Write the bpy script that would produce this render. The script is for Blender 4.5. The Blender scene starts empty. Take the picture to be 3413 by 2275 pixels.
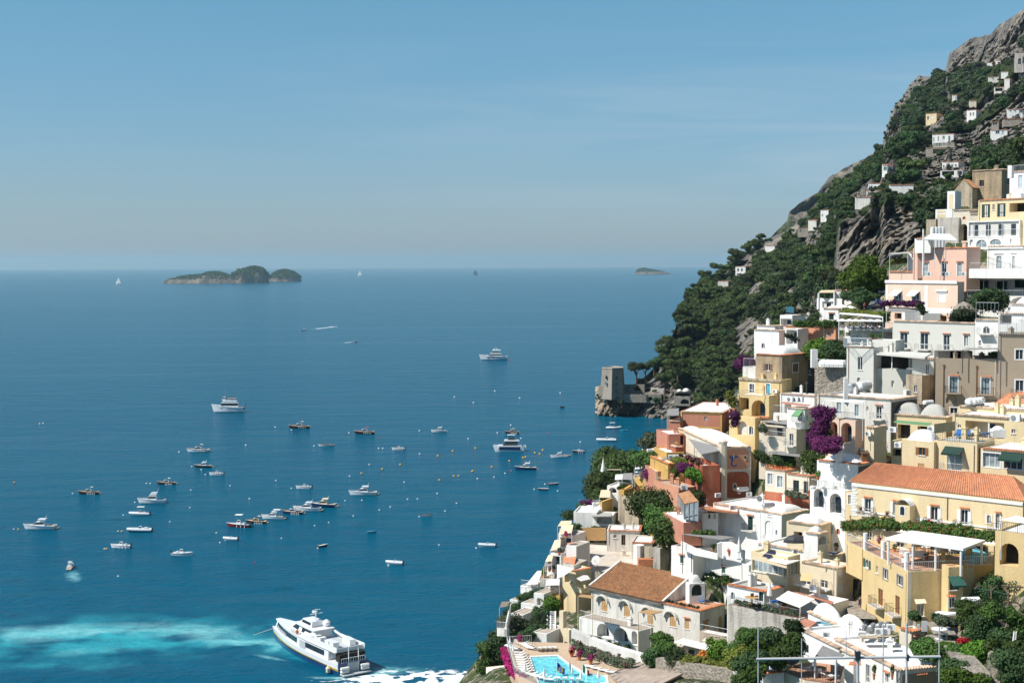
import bpy,bmesh,math,random
import numpy as np
from mathutils import Vector,noise
from mathutils.geometry import tessellate_polygon
R_=math.radians;Vc=Vector
random.seed(7);np.random.seed(7)
scn=bpy.context.scene
COL=scn.collection
# -- camera
W0,H0,FPX=3413.0,2275.0,50/36*3413
EYE=Vc((0,0,80.0))
PITCH=math.atan((1137.5-881)/FPX);ROLL=R_(0.235)
FWD=Vc((0,math.cos(PITCH),-math.sin(PITCH)))
_U0=Vc((0,math.sin(PITCH),math.cos(PITCH)));_R0=Vc((1,0,0))
RGT=_R0*math.cos(ROLL)-_U0*math.sin(ROLL)
UPV=_R0*math.sin(ROLL)+_U0*math.cos(ROLL)
cam=bpy.data.cameras.new('camera');co=bpy.data.objects.new('camera',cam);COL.objects.link(co)
cam.sensor_width=36;cam.lens=50;cam.clip_start=1;cam.clip_end=90000
from mathutils import Matrix
co.matrix_world=Matrix(((RGT.x,UPV.x,-FWD.x,EYE.x),(RGT.y,UPV.y,-FWD.y,EYE.y),(RGT.z,UPV.z,-FWD.z,EYE.z),(0,0,0,1)))
scn.camera=co
# -- sky, sun, exposure
SUN_EL,SUN_AZ=50.0,198.0 
TOSUN=Vc((math.cos(R_(SUN_AZ))*math.cos(R_(SUN_EL)),math.sin(R_(SUN_AZ))*math.cos(R_(SUN_EL)),math.sin(R_(SUN_EL))))
wd=bpy.data.worlds.new('World');scn.world=wd;wd.use_nodes=True
nt=wd.node_tree;nt.nodes.clear()
sky=nt.nodes.new('ShaderNodeTexSky');sky.sky_type='NISHITA';sky.sun_disc=False
sky.sun_elevation=R_(SUN_EL);sky.sun_rotation=R_(90-SUN_AZ)
sky.altitude=80;sky.air_density=1.0;sky.dust_density=0.35;sky.ozone_density=2.2
bg=nt.nodes.new('ShaderNodeBackground');bg.inputs['Strength'].default_value=0.073
wo=nt.nodes.new('ShaderNodeOutputWorld')
hs=nt.nodes.new('ShaderNodeMix');hs.data_type='RGBA';hs.blend_type='MULTIPLY';hs.inputs[0].default_value=1;hs.inputs[7].default_value=(0.65,0.925,1.04,1) 
SKY_LO=(0.59,0.67,0.93,1);SKY_HI=(0.62,1.0,1.03,1)
tc=nt.nodes.new('ShaderNodeTexCoord');mp=nt.nodes.new('ShaderNodeMapping');mp.inputs['Scale'].default_value=(1.3,1.3,17)
mp.inputs['Rotation'].default_value=(0.0,R_(6),0)
nz=nt.nodes.new('ShaderNodeTexNoise');nz.inputs['Scale'].default_value=2.2;nz.inputs['Detail'].default_value=7;nz.inputs['Roughness'].default_value=0.55
nz.inputs['Distortion'].default_value=0.7
cr=nt.nodes.new('ShaderNodeMapRange');cr.inputs['From Min'].default_value=0.4;cr.inputs['From Max'].default_value=0.85;cr.inputs['To Max'].default_value=0.75
mx=nt.nodes.new('ShaderNodeMix');mx.data_type='RGBA';mx.inputs[7].default_value=(4.6,5.7,6.6,1)
L=nt.links.new
L(tc.outputs['Generated'],mp.inputs[0]);L(mp.outputs[0],nz.inputs['Vector']);L(nz.outputs['Fac'],cr.inputs['Value'])
sx=nt.nodes.new('ShaderNodeSeparateXYZ');L(tc.outputs['Generated'],sx.inputs[0])
zr_=nt.nodes.new('ShaderNodeMapRange');zr_.inputs['From Min'].default_value=0.0;zr_.inputs['From Max'].default_value=0.2;L(sx.outputs['Z'],zr_.inputs['Value'])
gm=nt.nodes.new('ShaderNodeMix');gm.data_type='RGBA';L(zr_.outputs[0],gm.inputs[0]);gm.inputs[6].default_value=SKY_LO;gm.inputs[7].default_value=SKY_HI;L(gm.outputs[2],hs.inputs[7])
def mr_(out,a,b,c,d):
 q=nt.nodes.new('ShaderNodeMapRange');q.interpolation_type='SMOOTHSTEP';L(out,q.inputs[0])
 for i_,v_ in enumerate((a,b,c,d)):q.inputs[1+i_].default_value=v_
 return q.outputs[0]
def mul_(a,b):q=nt.nodes.new('ShaderNodeMath');q.operation='MULTIPLY';L(a,q.inputs[0]);L(b,q.inputs[1]);return q.outputs[0]
cm_=mul_(mul_(mr_(sx.outputs['Z'],.02,.07,0,1),mr_(sx.outputs['Z'],.09,.17,1,.12)),mr_(sx.outputs['X'],-.25,.18,.15,1))
L(sky.outputs[0],hs.inputs[6]);L(hs.outputs[2],mx.inputs[6]);L(mul_(cr.outputs[0],cm_),mx.inputs[0])
L(mx.outputs[2],bg.inputs['Color']);L(bg.outputs[0],wo.inputs['Surface'])
sl=bpy.data.lights.new('sun','SUN');sl.energy=4.5;sl.angle=R_(0.5);sl.color=(1.0,0.95,0.87)
so=bpy.data.objects.new('sun',sl);COL.objects.link(so);so.rotation_euler=TOSUN.to_track_quat('Z','Y').to_euler();so.location=(0,0,300)
scn.view_settings.view_transform='Standard';scn.view_settings.look='None';scn.view_settings.gamma=1;scn.view_settings.exposure=0.5
scn.cycles.max_bounces=8;scn.cycles.diffuse_bounces=6;scn.cycles.volume_bounces=0;scn.cycles.transparent_max_bounces=12
scn.cycles.sample_clamp_indirect=6
# -- pixel helpers (source pixels of the photograph)
def ray(px,py):
 return FWD+RGT*((px-W0/2)/FPX)+UPV*((H0/2-py)/FPX)
YK=1.0
def P(px,py,Y):
 d=ray(px,py);return EYE+d*(Y*YK/d.y)
def proj(p):
 d=p-EYE;w=d.dot(FWD);return W0/2+FPX*d.dot(RGT)/w,H0/2-FPX*d.dot(UPV)/w
def onz(px,py,z=0.0):
 d=ray(px,py);return EYE+d*((z-EYE.z)/d.z)
FR={1:(2000,0,1.6504),2:(2700,450,3.2665),3:(2500,880,2.5772),4:(2100,1200,2.9038),5:(2700,1300,3.2665),
6:(1550,1700,2.6144),7:(2300,1700,2.1141),8:(1850,1440,4.612),9:(1600,1740,2.9311),10:(2950,1950,4.825),
11:(2900,150,3.8246),12:(2450,1950,4.278),13:(2600,880,5.2275),14:(3000,850,2.8499),15:(2950,540,4.611),
20:(1950,1180,6.534),21:(850,2020,5.8825),22:(0,1400,2.6144),23:(700,1300,2.6133),24:(1400,1100,2.8513),25:(400,850,2.6144),0:(0,0,1.0)}
def S(f,x,y=0):
 o=FR[f];return(o[0]+x/o[2],o[1]+y/o[2])
# -- materials
MATS={}
def mat(name,col,rough=0.85,var=0.12,scale=0.6,bump=0.0,bscale=6.0,stain=None,stain_amt=0.0,metal=0.0,coat=0.0,island=False,streak=0.0):
 """principled material: colour varied by noise, optional stains and vertical streaks of their own colour, optional bump"""
 if name in MATS:return MATS[name]
 m=bpy.data.materials.new(name);m.use_nodes=True;t=m.node_tree;n=t.nodes;b=n['Principled BSDF'];l=t.links.new
 b.inputs['Roughness'].default_value=rough;b.inputs['Metallic'].default_value=metal
 b.inputs['Specular IOR Level'].default_value=0.3;b.inputs['Coat Weight'].default_value=coat
 g=n.new('ShaderNodeNewGeometry')
 nz=n.new('ShaderNodeTexNoise');nz.inputs['Scale'].default_value=scale;nz.inputs['Detail'].default_value=5;nz.inputs['Roughness'].default_value=0.6
 l(g.outputs['Position'],nz.inputs['Vector'])
 mr=n.new('ShaderNodeMapRange');mr.inputs['From Min'].default_value=0.3;mr.inputs['From Max'].default_value=0.7
 mr.inputs['To Min'].default_value=1-var;mr.inputs['To Max'].default_value=1+var*0.6
 l(nz.outputs['Fac'],mr.inputs['Value'])
 fac=mr.outputs[0]
 if island:
  mr2=n.new('ShaderNodeMapRange');mr2.inputs['To Min'].default_value=1-island;mr2.inputs['To Max'].default_value=1+island
  l(g.outputs['Random Per Island'],mr2.inputs['Value'])
  mm=n.new('ShaderNodeMath');mm.operation='MULTIPLY';l(fac,mm.inputs[0]);l(mr2.outputs[0],mm.inputs[1]);fac=mm.outputs[0]
 vm=n.new('ShaderNodeVectorMath');vm.operation='SCALE';vm.inputs[0].default_value=col[:3];l(fac,vm.inputs['Scale'])
 out=vm.outputs[0]
 if stain_amt>0:
  mp=n.new('ShaderNodeMapping');mp.inputs['Scale'].default_value=(1,1,0.35);l(g.outputs['Position'],mp.inputs[0])
  n2=n.new('ShaderNodeTexNoise');n2.inputs['Scale'].default_value=0.45;n2.inputs['Detail'].default_value=8;n2.inputs['Roughness'].default_value=0.7
  l(mp.outputs[0],n2.inputs['Vector'])
  r2=n.new('ShaderNodeMapRange');r2.inputs['From Min'].default_value=0.5;r2.inputs['From Max'].default_value=0.68;r2.inputs['To Max'].default_value=stain_amt
  l(n2.outputs['Fac'],r2.inputs['Value'])
  mixn=n.new('ShaderNodeMix');mixn.data_type='RGBA';l(r2.outputs[0],mixn.inputs[0]);l(out,mixn.inputs[6]);mixn.inputs[7].default_value=(*stain,1);out=mixn.outputs[2]
 if streak>0:
  mp=n.new('ShaderNodeMapping');mp.inputs['Scale'].default_value=(1.6,1.6,0.12);l(g.outputs['Position'],mp.inputs[0])
  n2=n.new('ShaderNodeTexNoise');n2.inputs['Scale'].default_value=1.0;n2.inputs['Detail'].default_value=6;l(mp.outputs[0],n2.inputs['Vector'])
  r2=n.new('ShaderNodeMapRange');r2.inputs['From Min'].default_value=0.5;r2.inputs['From Max'].default_value=0.7;r2.inputs['To Max'].default_value=streak
  l(n2.outputs['Fac'],r2.inputs['Value'])
  mixn=n.new('ShaderNodeMix');mixn.data_type='RGBA';l(r2.outputs[0],mixn.inputs[0]);l(out,mixn.inputs[6]);mixn.inputs[7].default_value=(0.12,0.11,0.1,1);out=mixn.outputs[2]
 l(out,b.inputs['Base Color'])
 if bump>0:
  n3=n.new('ShaderNodeTexNoise');n3.inputs['Scale'].default_value=bscale;n3.inputs['Detail'].default_value=6;l(g.outputs['Position'],n3.inputs['Vector'])
  bp=n.new('ShaderNodeBump');bp.inputs['Strength'].default_value=bump;bp.inputs['Distance'].default_value=1.0/bscale;l(n3.outputs['Fac'],bp.inputs['Height']);l(bp.outputs[0],b.inputs['Normal'])
 MATS[name]=m;return m
def leafmat(name,col,isl=0.45,trans=0.25,objvar=0.5):
 if name in MATS:return MATS[name]
 m=bpy.data.materials.new(name);m.use_nodes=True;t=m.node_tree;n=t.nodes;b=n['Principled BSDF'];l=t.links.new
 b.inputs['Roughness'].default_value=0.7;b.inputs['Specular IOR Level'].default_value=0.25
 g=n.new('ShaderNodeNewGeometry');oi=n.new('ShaderNodeObjectInfo')
 a=n.new('ShaderNodeMapRange');a.inputs['To Min'].default_value=1-isl;a.inputs['To Max'].default_value=1+isl;l(g.outputs['Random Per Island'],a.inputs[0])
 c=n.new('ShaderNodeMapRange');c.inputs['To Min'].default_value=1-objvar;c.inputs['To Max'].default_value=1+objvar;l(oi.outputs['Random'],c.inputs[0])
 mm=n.new('ShaderNodeMath');mm.operation='MULTIPLY';l(a.outputs[0],mm.inputs[0]);l(c.outputs[0],mm.inputs[1])
 vm=n.new('ShaderNodeVectorMath');vm.operation='SCALE';vm.inputs[0].default_value=col;l(mm.outputs[0],vm.inputs['Scale'])
 hh=n.new('ShaderNodeHueSaturation');l(vm.outputs[0],hh.inputs['Color'])
 hr=n.new('ShaderNodeMapRange');hr.inputs['To Min'].default_value=0.475;hr.inputs['To Max'].default_value=0.515;l(oi.outputs['Random'],hr.inputs[0]);l(hr.outputs[0],hh.inputs['Hue'])
 l(hh.outputs[0],b.inputs['Base Color'])
 if trans>0:
  tr=n.new('ShaderNodeBsdfTranslucent');l(hh.outputs[0],tr.inputs['Color'])
  ms=n.new('ShaderNodeMixShader');ms.inputs[0].default_value=trans
  l(b.outputs[0],ms.inputs[1]);l(tr.outputs[0],ms.inputs[2]);l(ms.outputs[0],n['Material Output'].inputs['Surface'])
 MATS[name]=m;return m
def glassmat(name,col,rough=0.08):
 if name in MATS:return MATS[name]
 m=mat(name,col,rough,0.5,1.3);m.node_tree.nodes['Principled BSDF'].inputs['Specular IOR Level'].default_value=0.6;return m
# -- object helpers
def tag(o,lb=None,cat=None,gp=None,kind=None):
 if lb:o['label']=lb
 if cat:o['category']=cat
 if gp:o['group']=gp
 if kind:o['kind']=kind
 return o
def empty(name,loc,lb=None,cat=None,gp=None,rz=0.0):
 o=bpy.data.objects.new(name,None);COL.objects.link(o);o.location=loc;o.rotation_euler=(0,0,rz);o.empty_display_size=0.5
 return tag(o,lb,cat,gp)
def copy_tree(o,parent=None):
 c=o.copy();COL.objects.link(c);c.parent=parent
 for ch in o.children:copy_tree(ch,c)
 return c
class MB:
 """collects vertices and faces, builds ONE mesh object"""
 def __init__(s):s.v=[];s.f=[];s.mi=[];s.cur=0
 def add(s,vs,fs):
  k=len(s.v);s.v+=[tuple(v)for v in vs];s.f+=[tuple(i+k for i in f)for f in fs];s.mi+=[s.cur]*len(fs);return s
 def box(s,c,d,rz=0.0,taper=1.0):
  hx,hy,hz=d[0]/2,d[1]/2,d[2]/2;ca,sa=math.cos(rz),math.sin(rz);vs=[]
  for z,k in((-hz,1.0),(hz,taper)):
   for x,y in((-hx,-hy),(hx,-hy),(hx,hy),(-hx,hy)):
    x*=k;y*=k;vs.append((c[0]+x*ca-y*sa,c[1]+x*sa+y*ca,c[2]+z))
  return s.add(vs,[(0,3,2,1),(4,5,6,7),(0,1,5,4),(1,2,6,5),(2,3,7,6),(3,0,4,7)])
 def prism(s,pts,z0,z1,cap=True):
  n=len(pts);vs=[(p[0],p[1],z0)for p in pts]+[(p[0],p[1],z1)for p in pts]
  fs=[(i,(i+1)%n,n+(i+1)%n,n+i)for i in range(n)]
  if cap:fs+=[tuple(range(n,2*n)),tuple(range(n-1,-1,-1))]
  return s.add(vs,fs)
 def bar(s,a,b,r,n=4,r2=None):
  a=Vc(a);b=Vc(b);d=b-a
  if d.length<1e-6:return s
  d.normalize();u=d.orthogonal().normalized()if abs(d.z)>0.95 else d.cross(Vc((0,0,1))).normalized();w=d.cross(u);r2=r if r2 is None else r2
  vs=[]
  for p,rr in((a,r),(b,r2)):
   for i in range(n):
    t=2*math.pi*(i+.5)/n;vs.append(p+(u*math.cos(t)+w*math.sin(t))*rr)
  return s.add(vs,[(i,(i+1)%n,n+(i+1)%n,n+i)for i in range(n)]+[tuple(range(n-1,-1,-1)),tuple(range(n,2*n))])
 def tube(s,pts,r,n=5):
  for a,b in zip(pts,pts[1:]):s.bar(a,b,r,n)
  return s
 def lathe(s,c,prof,n=12,sy=1.0):
  vs=[];k=len(prof)
  for r,z in prof:
   for i in range(n):
    t=2*math.pi*i/n;vs.append((c[0]+r*math.cos(t),c[1]+r*math.sin(t)*sy,c[2]+z))
  fs=[(j*n+i,j*n+(i+1)%n,(j+1)*n+(i+1)%n,(j+1)*n+i)for j in range(k-1)for i in range(n)]
  fs+=[tuple(range(n-1,-1,-1)),tuple(range((k-1)*n,k*n))]
  return s.add(vs,fs)
 def quad(s,a,b,c,d):return s.add([a,b,c,d],[(0,1,2,3)])
 def slab(s,a,b,c,d,t):
  """quad with thickness t downwards along z"""
  q=[Vc(p)for p in(a,b,c,d)];lo=[p-Vc((0,0,t))for p in q]
  return s.add(q+lo,[(0,1,2,3),(7,6,5,4),(0,4,5,1),(1,5,6,2),(2,6,7,3),(3,7,4,0)])
 def build(s,name,mats,parent=None,loc=None,smooth=False):
  me=bpy.data.meshes.new(name)
  o0=Vc((0,0,0))
  if parent is not None and loc is None:
   o0=Vc(parent.get('_o',(0,0,0)))
  elif loc is not None:o0=Vc(loc)
  me.from_pydata([(v[0]-o0.x,v[1]-o0.y,v[2]-o0.z)for v in s.v],[],s.f)
  if not isinstance(mats,(list,tuple)):mats=[mats]
  for m in mats:me.materials.append(m)
  if len(mats)>1:me.polygons.foreach_set('material_index',s.mi)
  if smooth:me.polygons.foreach_set('use_smooth',[True]*len(me.polygons))
  me.update()
  o=bpy.data.objects.new(name,me);COL.objects.link(o)
  if parent is not None:
   o.parent=parent;o['_o']=tuple(o0)
  elif loc is not None:o.location=loc;o['_o']=tuple(o0)
  return o
def root(name,loc,lb,cat,gp=None):
 """an empty whose children are given in world coordinates"""
 o=empty(name,loc,lb,cat,gp);o['_o']=tuple(loc);return o
def finish():
 for o in bpy.data.objects:
  if '_o' in o:del o['_o']
# -- sea
def build_sea():
 me=bpy.data.meshes.new('sea');rs=[0,100,300,700,1500,4000,12000,32000];n=96;v=[(0,0,0)];f=[]
 for r in rs[1:]:
  for i in range(n):t=2*math.pi*i/n;v.append((r*math.cos(t),r*math.sin(t),0))
 for i in range(n):f.append((0,1+i,1+(i+1)%n))
 for k in range(len(rs)-2):
  a=1+k*n;b=a+n
  for i in range(n):f.append((a+i,b+i,b+(i+1)%n,a+(i+1)%n))
 me.from_pydata(v,[],f);o=bpy.data.objects.new('sea',me);COL.objects.link(o);tag(o,kind='structure')
 m=bpy.data.materials.new('sea_water');m.use_nodes=True;t=m.node_tree;nn=t.nodes;b=nn['Principled BSDF'];l=t.links.new
 g=nn.new('ShaderNodeNewGeometry');pos=g.outputs['Position']
 def N(scale,det,sc=(1,1,1),rot=0,dist=0.0,rough=0.55):
  mp=nn.new('ShaderNodeMapping');mp.inputs['Scale'].default_value=sc;mp.inputs['Rotation'].default_value=(0,0,rot);l(pos,mp.inputs[0])
  z=nn.new('ShaderNodeTexNoise');z.inputs['Scale'].default_value=scale;z.inputs['Detail'].default_value=det;z.inputs['Distortion'].default_value=dist;z.inputs['Roughness'].default_value=rough
  l(mp.outputs[0],z.inputs['Vector']);return z.outputs['Fac']
 def MR(x,a,c,d,e):
  r=nn.new('ShaderNodeMapRange');r.interpolation_type='SMOOTHSTEP';l(x,r.inputs[0])
  for i,q in enumerate((a,c,d,e)):r.inputs[1+i].default_value=q
  return r.outputs[0]
 def M(op,x,y):
  r=nn.new('ShaderNodeMath');r.operation=op
  for i,q in enumerate((x,y)):
   if isinstance(q,(int,float)):r.inputs[i].default_value=q
   else:l(q,r.inputs[i])
  return r.outputs[0]
 def MIX(fac,c1,c2):
  r=nn.new('ShaderNodeMix');r.data_type='RGBA'
  for i,q in((0,fac),(6,c1),(7,c2)):
   if isinstance(q,tuple):r.inputs[i].default_value=(*q,1)
   else:l(q,r.inputs[i])
  return r.outputs[2]
 deep=SEA_DEEP
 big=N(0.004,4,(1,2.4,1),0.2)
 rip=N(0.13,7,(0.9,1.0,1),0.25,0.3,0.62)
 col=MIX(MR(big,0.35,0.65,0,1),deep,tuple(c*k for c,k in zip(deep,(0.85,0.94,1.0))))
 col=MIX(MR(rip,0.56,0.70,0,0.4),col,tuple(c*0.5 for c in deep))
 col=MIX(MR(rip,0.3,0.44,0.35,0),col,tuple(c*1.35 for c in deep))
 for(px,py,ax,ay,rot,cc,st,ns)in WAKES:
  c=onz(px,py)
  if ax>250:e=onz(ax,ay);dd=e-c;c=(c+e)/2;ax=dd.length/2;ay=rot;rot=math.atan2(dd.y,dd.x)
  mp=nn.new('ShaderNodeMapping');mp.vector_type='TEXTURE'
  mp.inputs['Location'].default_value=c;mp.inputs['Rotation'].default_value=(0,0,rot);mp.inputs['Scale'].default_value=(ax,ay,1)
  wv=nn.new('ShaderNodeTexNoise');wv.inputs['Scale'].default_value=ns;wv.inputs['Detail'].default_value=4;l(pos,wv.inputs['Vector'])
  va=nn.new('ShaderNodeVectorMath');va.operation='MULTIPLY_ADD';l(wv.outputs['Color'],va.inputs[0]);aw=min(ay,6)*1.1;va.inputs[1].default_value=(aw,)*3;l(pos,va.inputs[2])
  vb=nn.new('ShaderNodeVectorMath');vb.operation='SUBTRACT';l(va.outputs[0],vb.inputs[0]);vb.inputs[1].default_value=(aw*.5,)*3
  l(vb.outputs[0],mp.inputs[0])
  ln=nn.new('ShaderNodeVectorMath');ln.operation='LENGTH';l(mp.outputs[0],ln.inputs[0])
  edge=MR(ln.outputs['Value'],0.1,1.0,1,0)
  tex=N(ns*3.2,8,(0.6,1.2,1),0.1,0.25,0.6)
  k=M('MULTIPLY',edge,MR(tex,0.3,0.68,0.35,1))if st<1 else M('MULTIPLY',MR(M('ADD',edge,M('MULTIPLY',M('SUBTRACT',tex,0.5),1.6)),0.16,0.55,0,1),MR(edge,0.02,0.3,0,1))
  col=MIX(M('MULTIPLY',k,min(st,1.0)),col,cc)
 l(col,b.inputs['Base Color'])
 b.inputs['IOR'].default_value=1.333;b.inputs['Roughness'].default_value=0.16
 slick=N(0.0035,5,(0.35,3.2,1),0.28,0.8)
 sp=MR(slick,0.5,0.7,0.02,0.05);l(sp,b.inputs['Specular IOR Level'])
 h1=N(0.45,5,(0.9,1.1,1),0.3,0.4,0.65);h2=N(0.05,3,(0.7,1.3,1),0.15)
 hh=M('ADD',M('MULTIPLY',h1,1.0),M('MULTIPLY',h2,3.0))
 bp=nn.new('ShaderNodeBump');bp.inputs['Strength'].default_value=0.75;bp.inputs['Distance'].default_value=0.8;l(hh,bp.inputs['Height']);l(bp.outputs[0],b.inputs['Normal'])
 me.materials.append(m)
SEA_DEEP=(0.0,0.078,0.138)
TEAL=(0.03,0.34,0.40);TB=(0.22,0.52,0.55);FOAM=(0.85,0.88,0.9)
WAKES=[(180,2125,46,26,0.05,TEAL,.85,.04),(560,2120,44,24,-0.1,TEAL,.85,.04),(860,2150,18,7,-.25,TEAL,.9,.08),(230,2215,26,7,0.1,TEAL,.5,.07),
(180,2105,34,10,0.1,TB,.8,.06),(620,2098,24,10,-0.2,TB,.75,.07),(820,2138,20,8,-0.35,TB,.85,.08),(310,2170,12,4,.2,TB,.5,.1),
(1030,2190,17,4,-.7,TEAL,.7,.1),(1400,2262,27,10,-0.12,FOAM,1,.22),(1290,2235,9,4,0.1,TB,.9,.2),(1230,2262,6,2,0,FOAM,1,.4),(1560,2300,8,5,0,FOAM,1,.3),
(1120,2258,8,1.4,-.1,TB,.8,.4),(900,2190,6,1.2,-.6,TB,.7,.4),
(1000,1102,1175,1081,6,FOAM,1,.04),(1140,1143,1182,1138,2.2,FOAM,1,.12),(236,1895,252,1945,2.6,TB,.8,.3),(1170,931,1205,931,9,FOAM,1,.01)]
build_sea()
# -- rock and hillside
def landmat(name,rockcol,rock2,green,green2,rscale=0.05,bump=0.8,fixed=None):
 m=bpy.data.materials.new(name);m.use_nodes=True;t=m.node_tree;nn=t.nodes;b=nn['Principled BSDF'];l=t.links.new
 b.inputs['Roughness'].default_value=0.95;b.inputs['Specular IOR Level'].default_value=0.1
 g=nn.new('ShaderNodeNewGeometry');pos=g.outputs['Position']
 def N(scale,det,sc=(1,1,1),rough=0.65):
  mp=nn.new('ShaderNodeMapping');mp.inputs['Scale'].default_value=sc;l(pos,mp.inputs[0])
  z=nn.new('ShaderNodeTexNoise');z.inputs['Scale'].default_value=scale;z.inputs['Detail'].default_value=det;z.inputs['Roughness'].default_value=rough
  l(mp.outputs[0],z.inputs['Vector']);return z.outputs['Fac']
 def ramp(x,pts):
  r=nn.new('ShaderNodeValToRGB');l(x,r.inputs[0]);e=r.color_ramp.elements
  e[0].position=pts[0][0];e[0].color=(*pts[0][1],1);e[1].position=pts[-1][0];e[1].color=(*pts[-1][1],1)
  for p,c in pts[1:-1]:q=e.new(p);q.color=(*c,1)
  return r.outputs[0]
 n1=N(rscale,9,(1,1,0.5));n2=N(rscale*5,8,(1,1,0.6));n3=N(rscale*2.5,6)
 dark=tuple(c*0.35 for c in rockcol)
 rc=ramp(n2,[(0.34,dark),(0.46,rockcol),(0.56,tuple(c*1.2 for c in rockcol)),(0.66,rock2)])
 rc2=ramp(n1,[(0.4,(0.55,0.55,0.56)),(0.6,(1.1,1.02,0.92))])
 mu=nn.new('ShaderNodeMix');mu.data_type='RGBA';mu.blend_type='MULTIPLY';mu.inputs[0].default_value=1;l(rc,mu.inputs[6]);l(rc2,mu.inputs[7])
 gc=ramp(n3,[(0.35,green),(0.65,green2)])
 at=nn.new('ShaderNodeAttribute');at.attribute_name='rock'
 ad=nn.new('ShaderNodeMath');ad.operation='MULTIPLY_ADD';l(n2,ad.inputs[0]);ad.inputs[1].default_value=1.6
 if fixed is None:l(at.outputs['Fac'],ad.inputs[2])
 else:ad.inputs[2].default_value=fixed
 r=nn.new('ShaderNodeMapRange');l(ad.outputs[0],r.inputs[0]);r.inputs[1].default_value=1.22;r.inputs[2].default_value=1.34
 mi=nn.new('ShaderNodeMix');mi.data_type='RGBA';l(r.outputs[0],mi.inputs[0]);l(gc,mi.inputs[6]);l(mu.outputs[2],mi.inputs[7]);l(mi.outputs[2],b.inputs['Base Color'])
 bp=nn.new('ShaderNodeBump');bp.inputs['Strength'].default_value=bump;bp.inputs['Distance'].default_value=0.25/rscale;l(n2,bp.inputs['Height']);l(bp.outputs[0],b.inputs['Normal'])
 return m
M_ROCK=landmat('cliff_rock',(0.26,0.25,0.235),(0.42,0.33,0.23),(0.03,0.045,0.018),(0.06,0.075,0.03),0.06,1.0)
M_FAR=landmat('far_hill',(0.24,0.225,0.2),(0.34,0.30,0.2),(0.035,0.055,0.03),(0.11,0.12,0.06),0.02)
M_ISLE=landmat('island_rock',(0.17,0.155,0.13),(0.26,0.2,0.14),(0.02,0.04,0.015),(0.04,0.06,0.03),0.02)
M_SHORE=landmat('shore_rock',(0.33,0.29,0.24),(0.44,0.35,0.25),(0.05,0.06,0.03),(0.09,0.1,0.05),0.12)
def inpoly(x,y,poly):
 c=False;j=len(poly)-1
 for i in range(len(poly)):
  xi,yi=poly[i];xj,yj=poly[j]
  if(yi>y)!=(yj>y)and x<(xj-xi)*(y-yi)/(yj-yi)+xi:c=not c
  j=i
 return c
def polydist(x,y,poly):
 best=1e9
 for(ax,ay),(bx,by)in zip(poly,poly[1:]+poly[:1]):
  dx,dy=bx-ax,by-ay;t=max(0,min(1,((x-ax)*dx+(y-ay)*dy)/(dx*dx+dy*dy+1e-9)))
  d=math.hypot(x-ax-t*dx,y-ay-t*dy);best=min(best,d)
 return best if inpoly(x,y,poly)else-best
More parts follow.
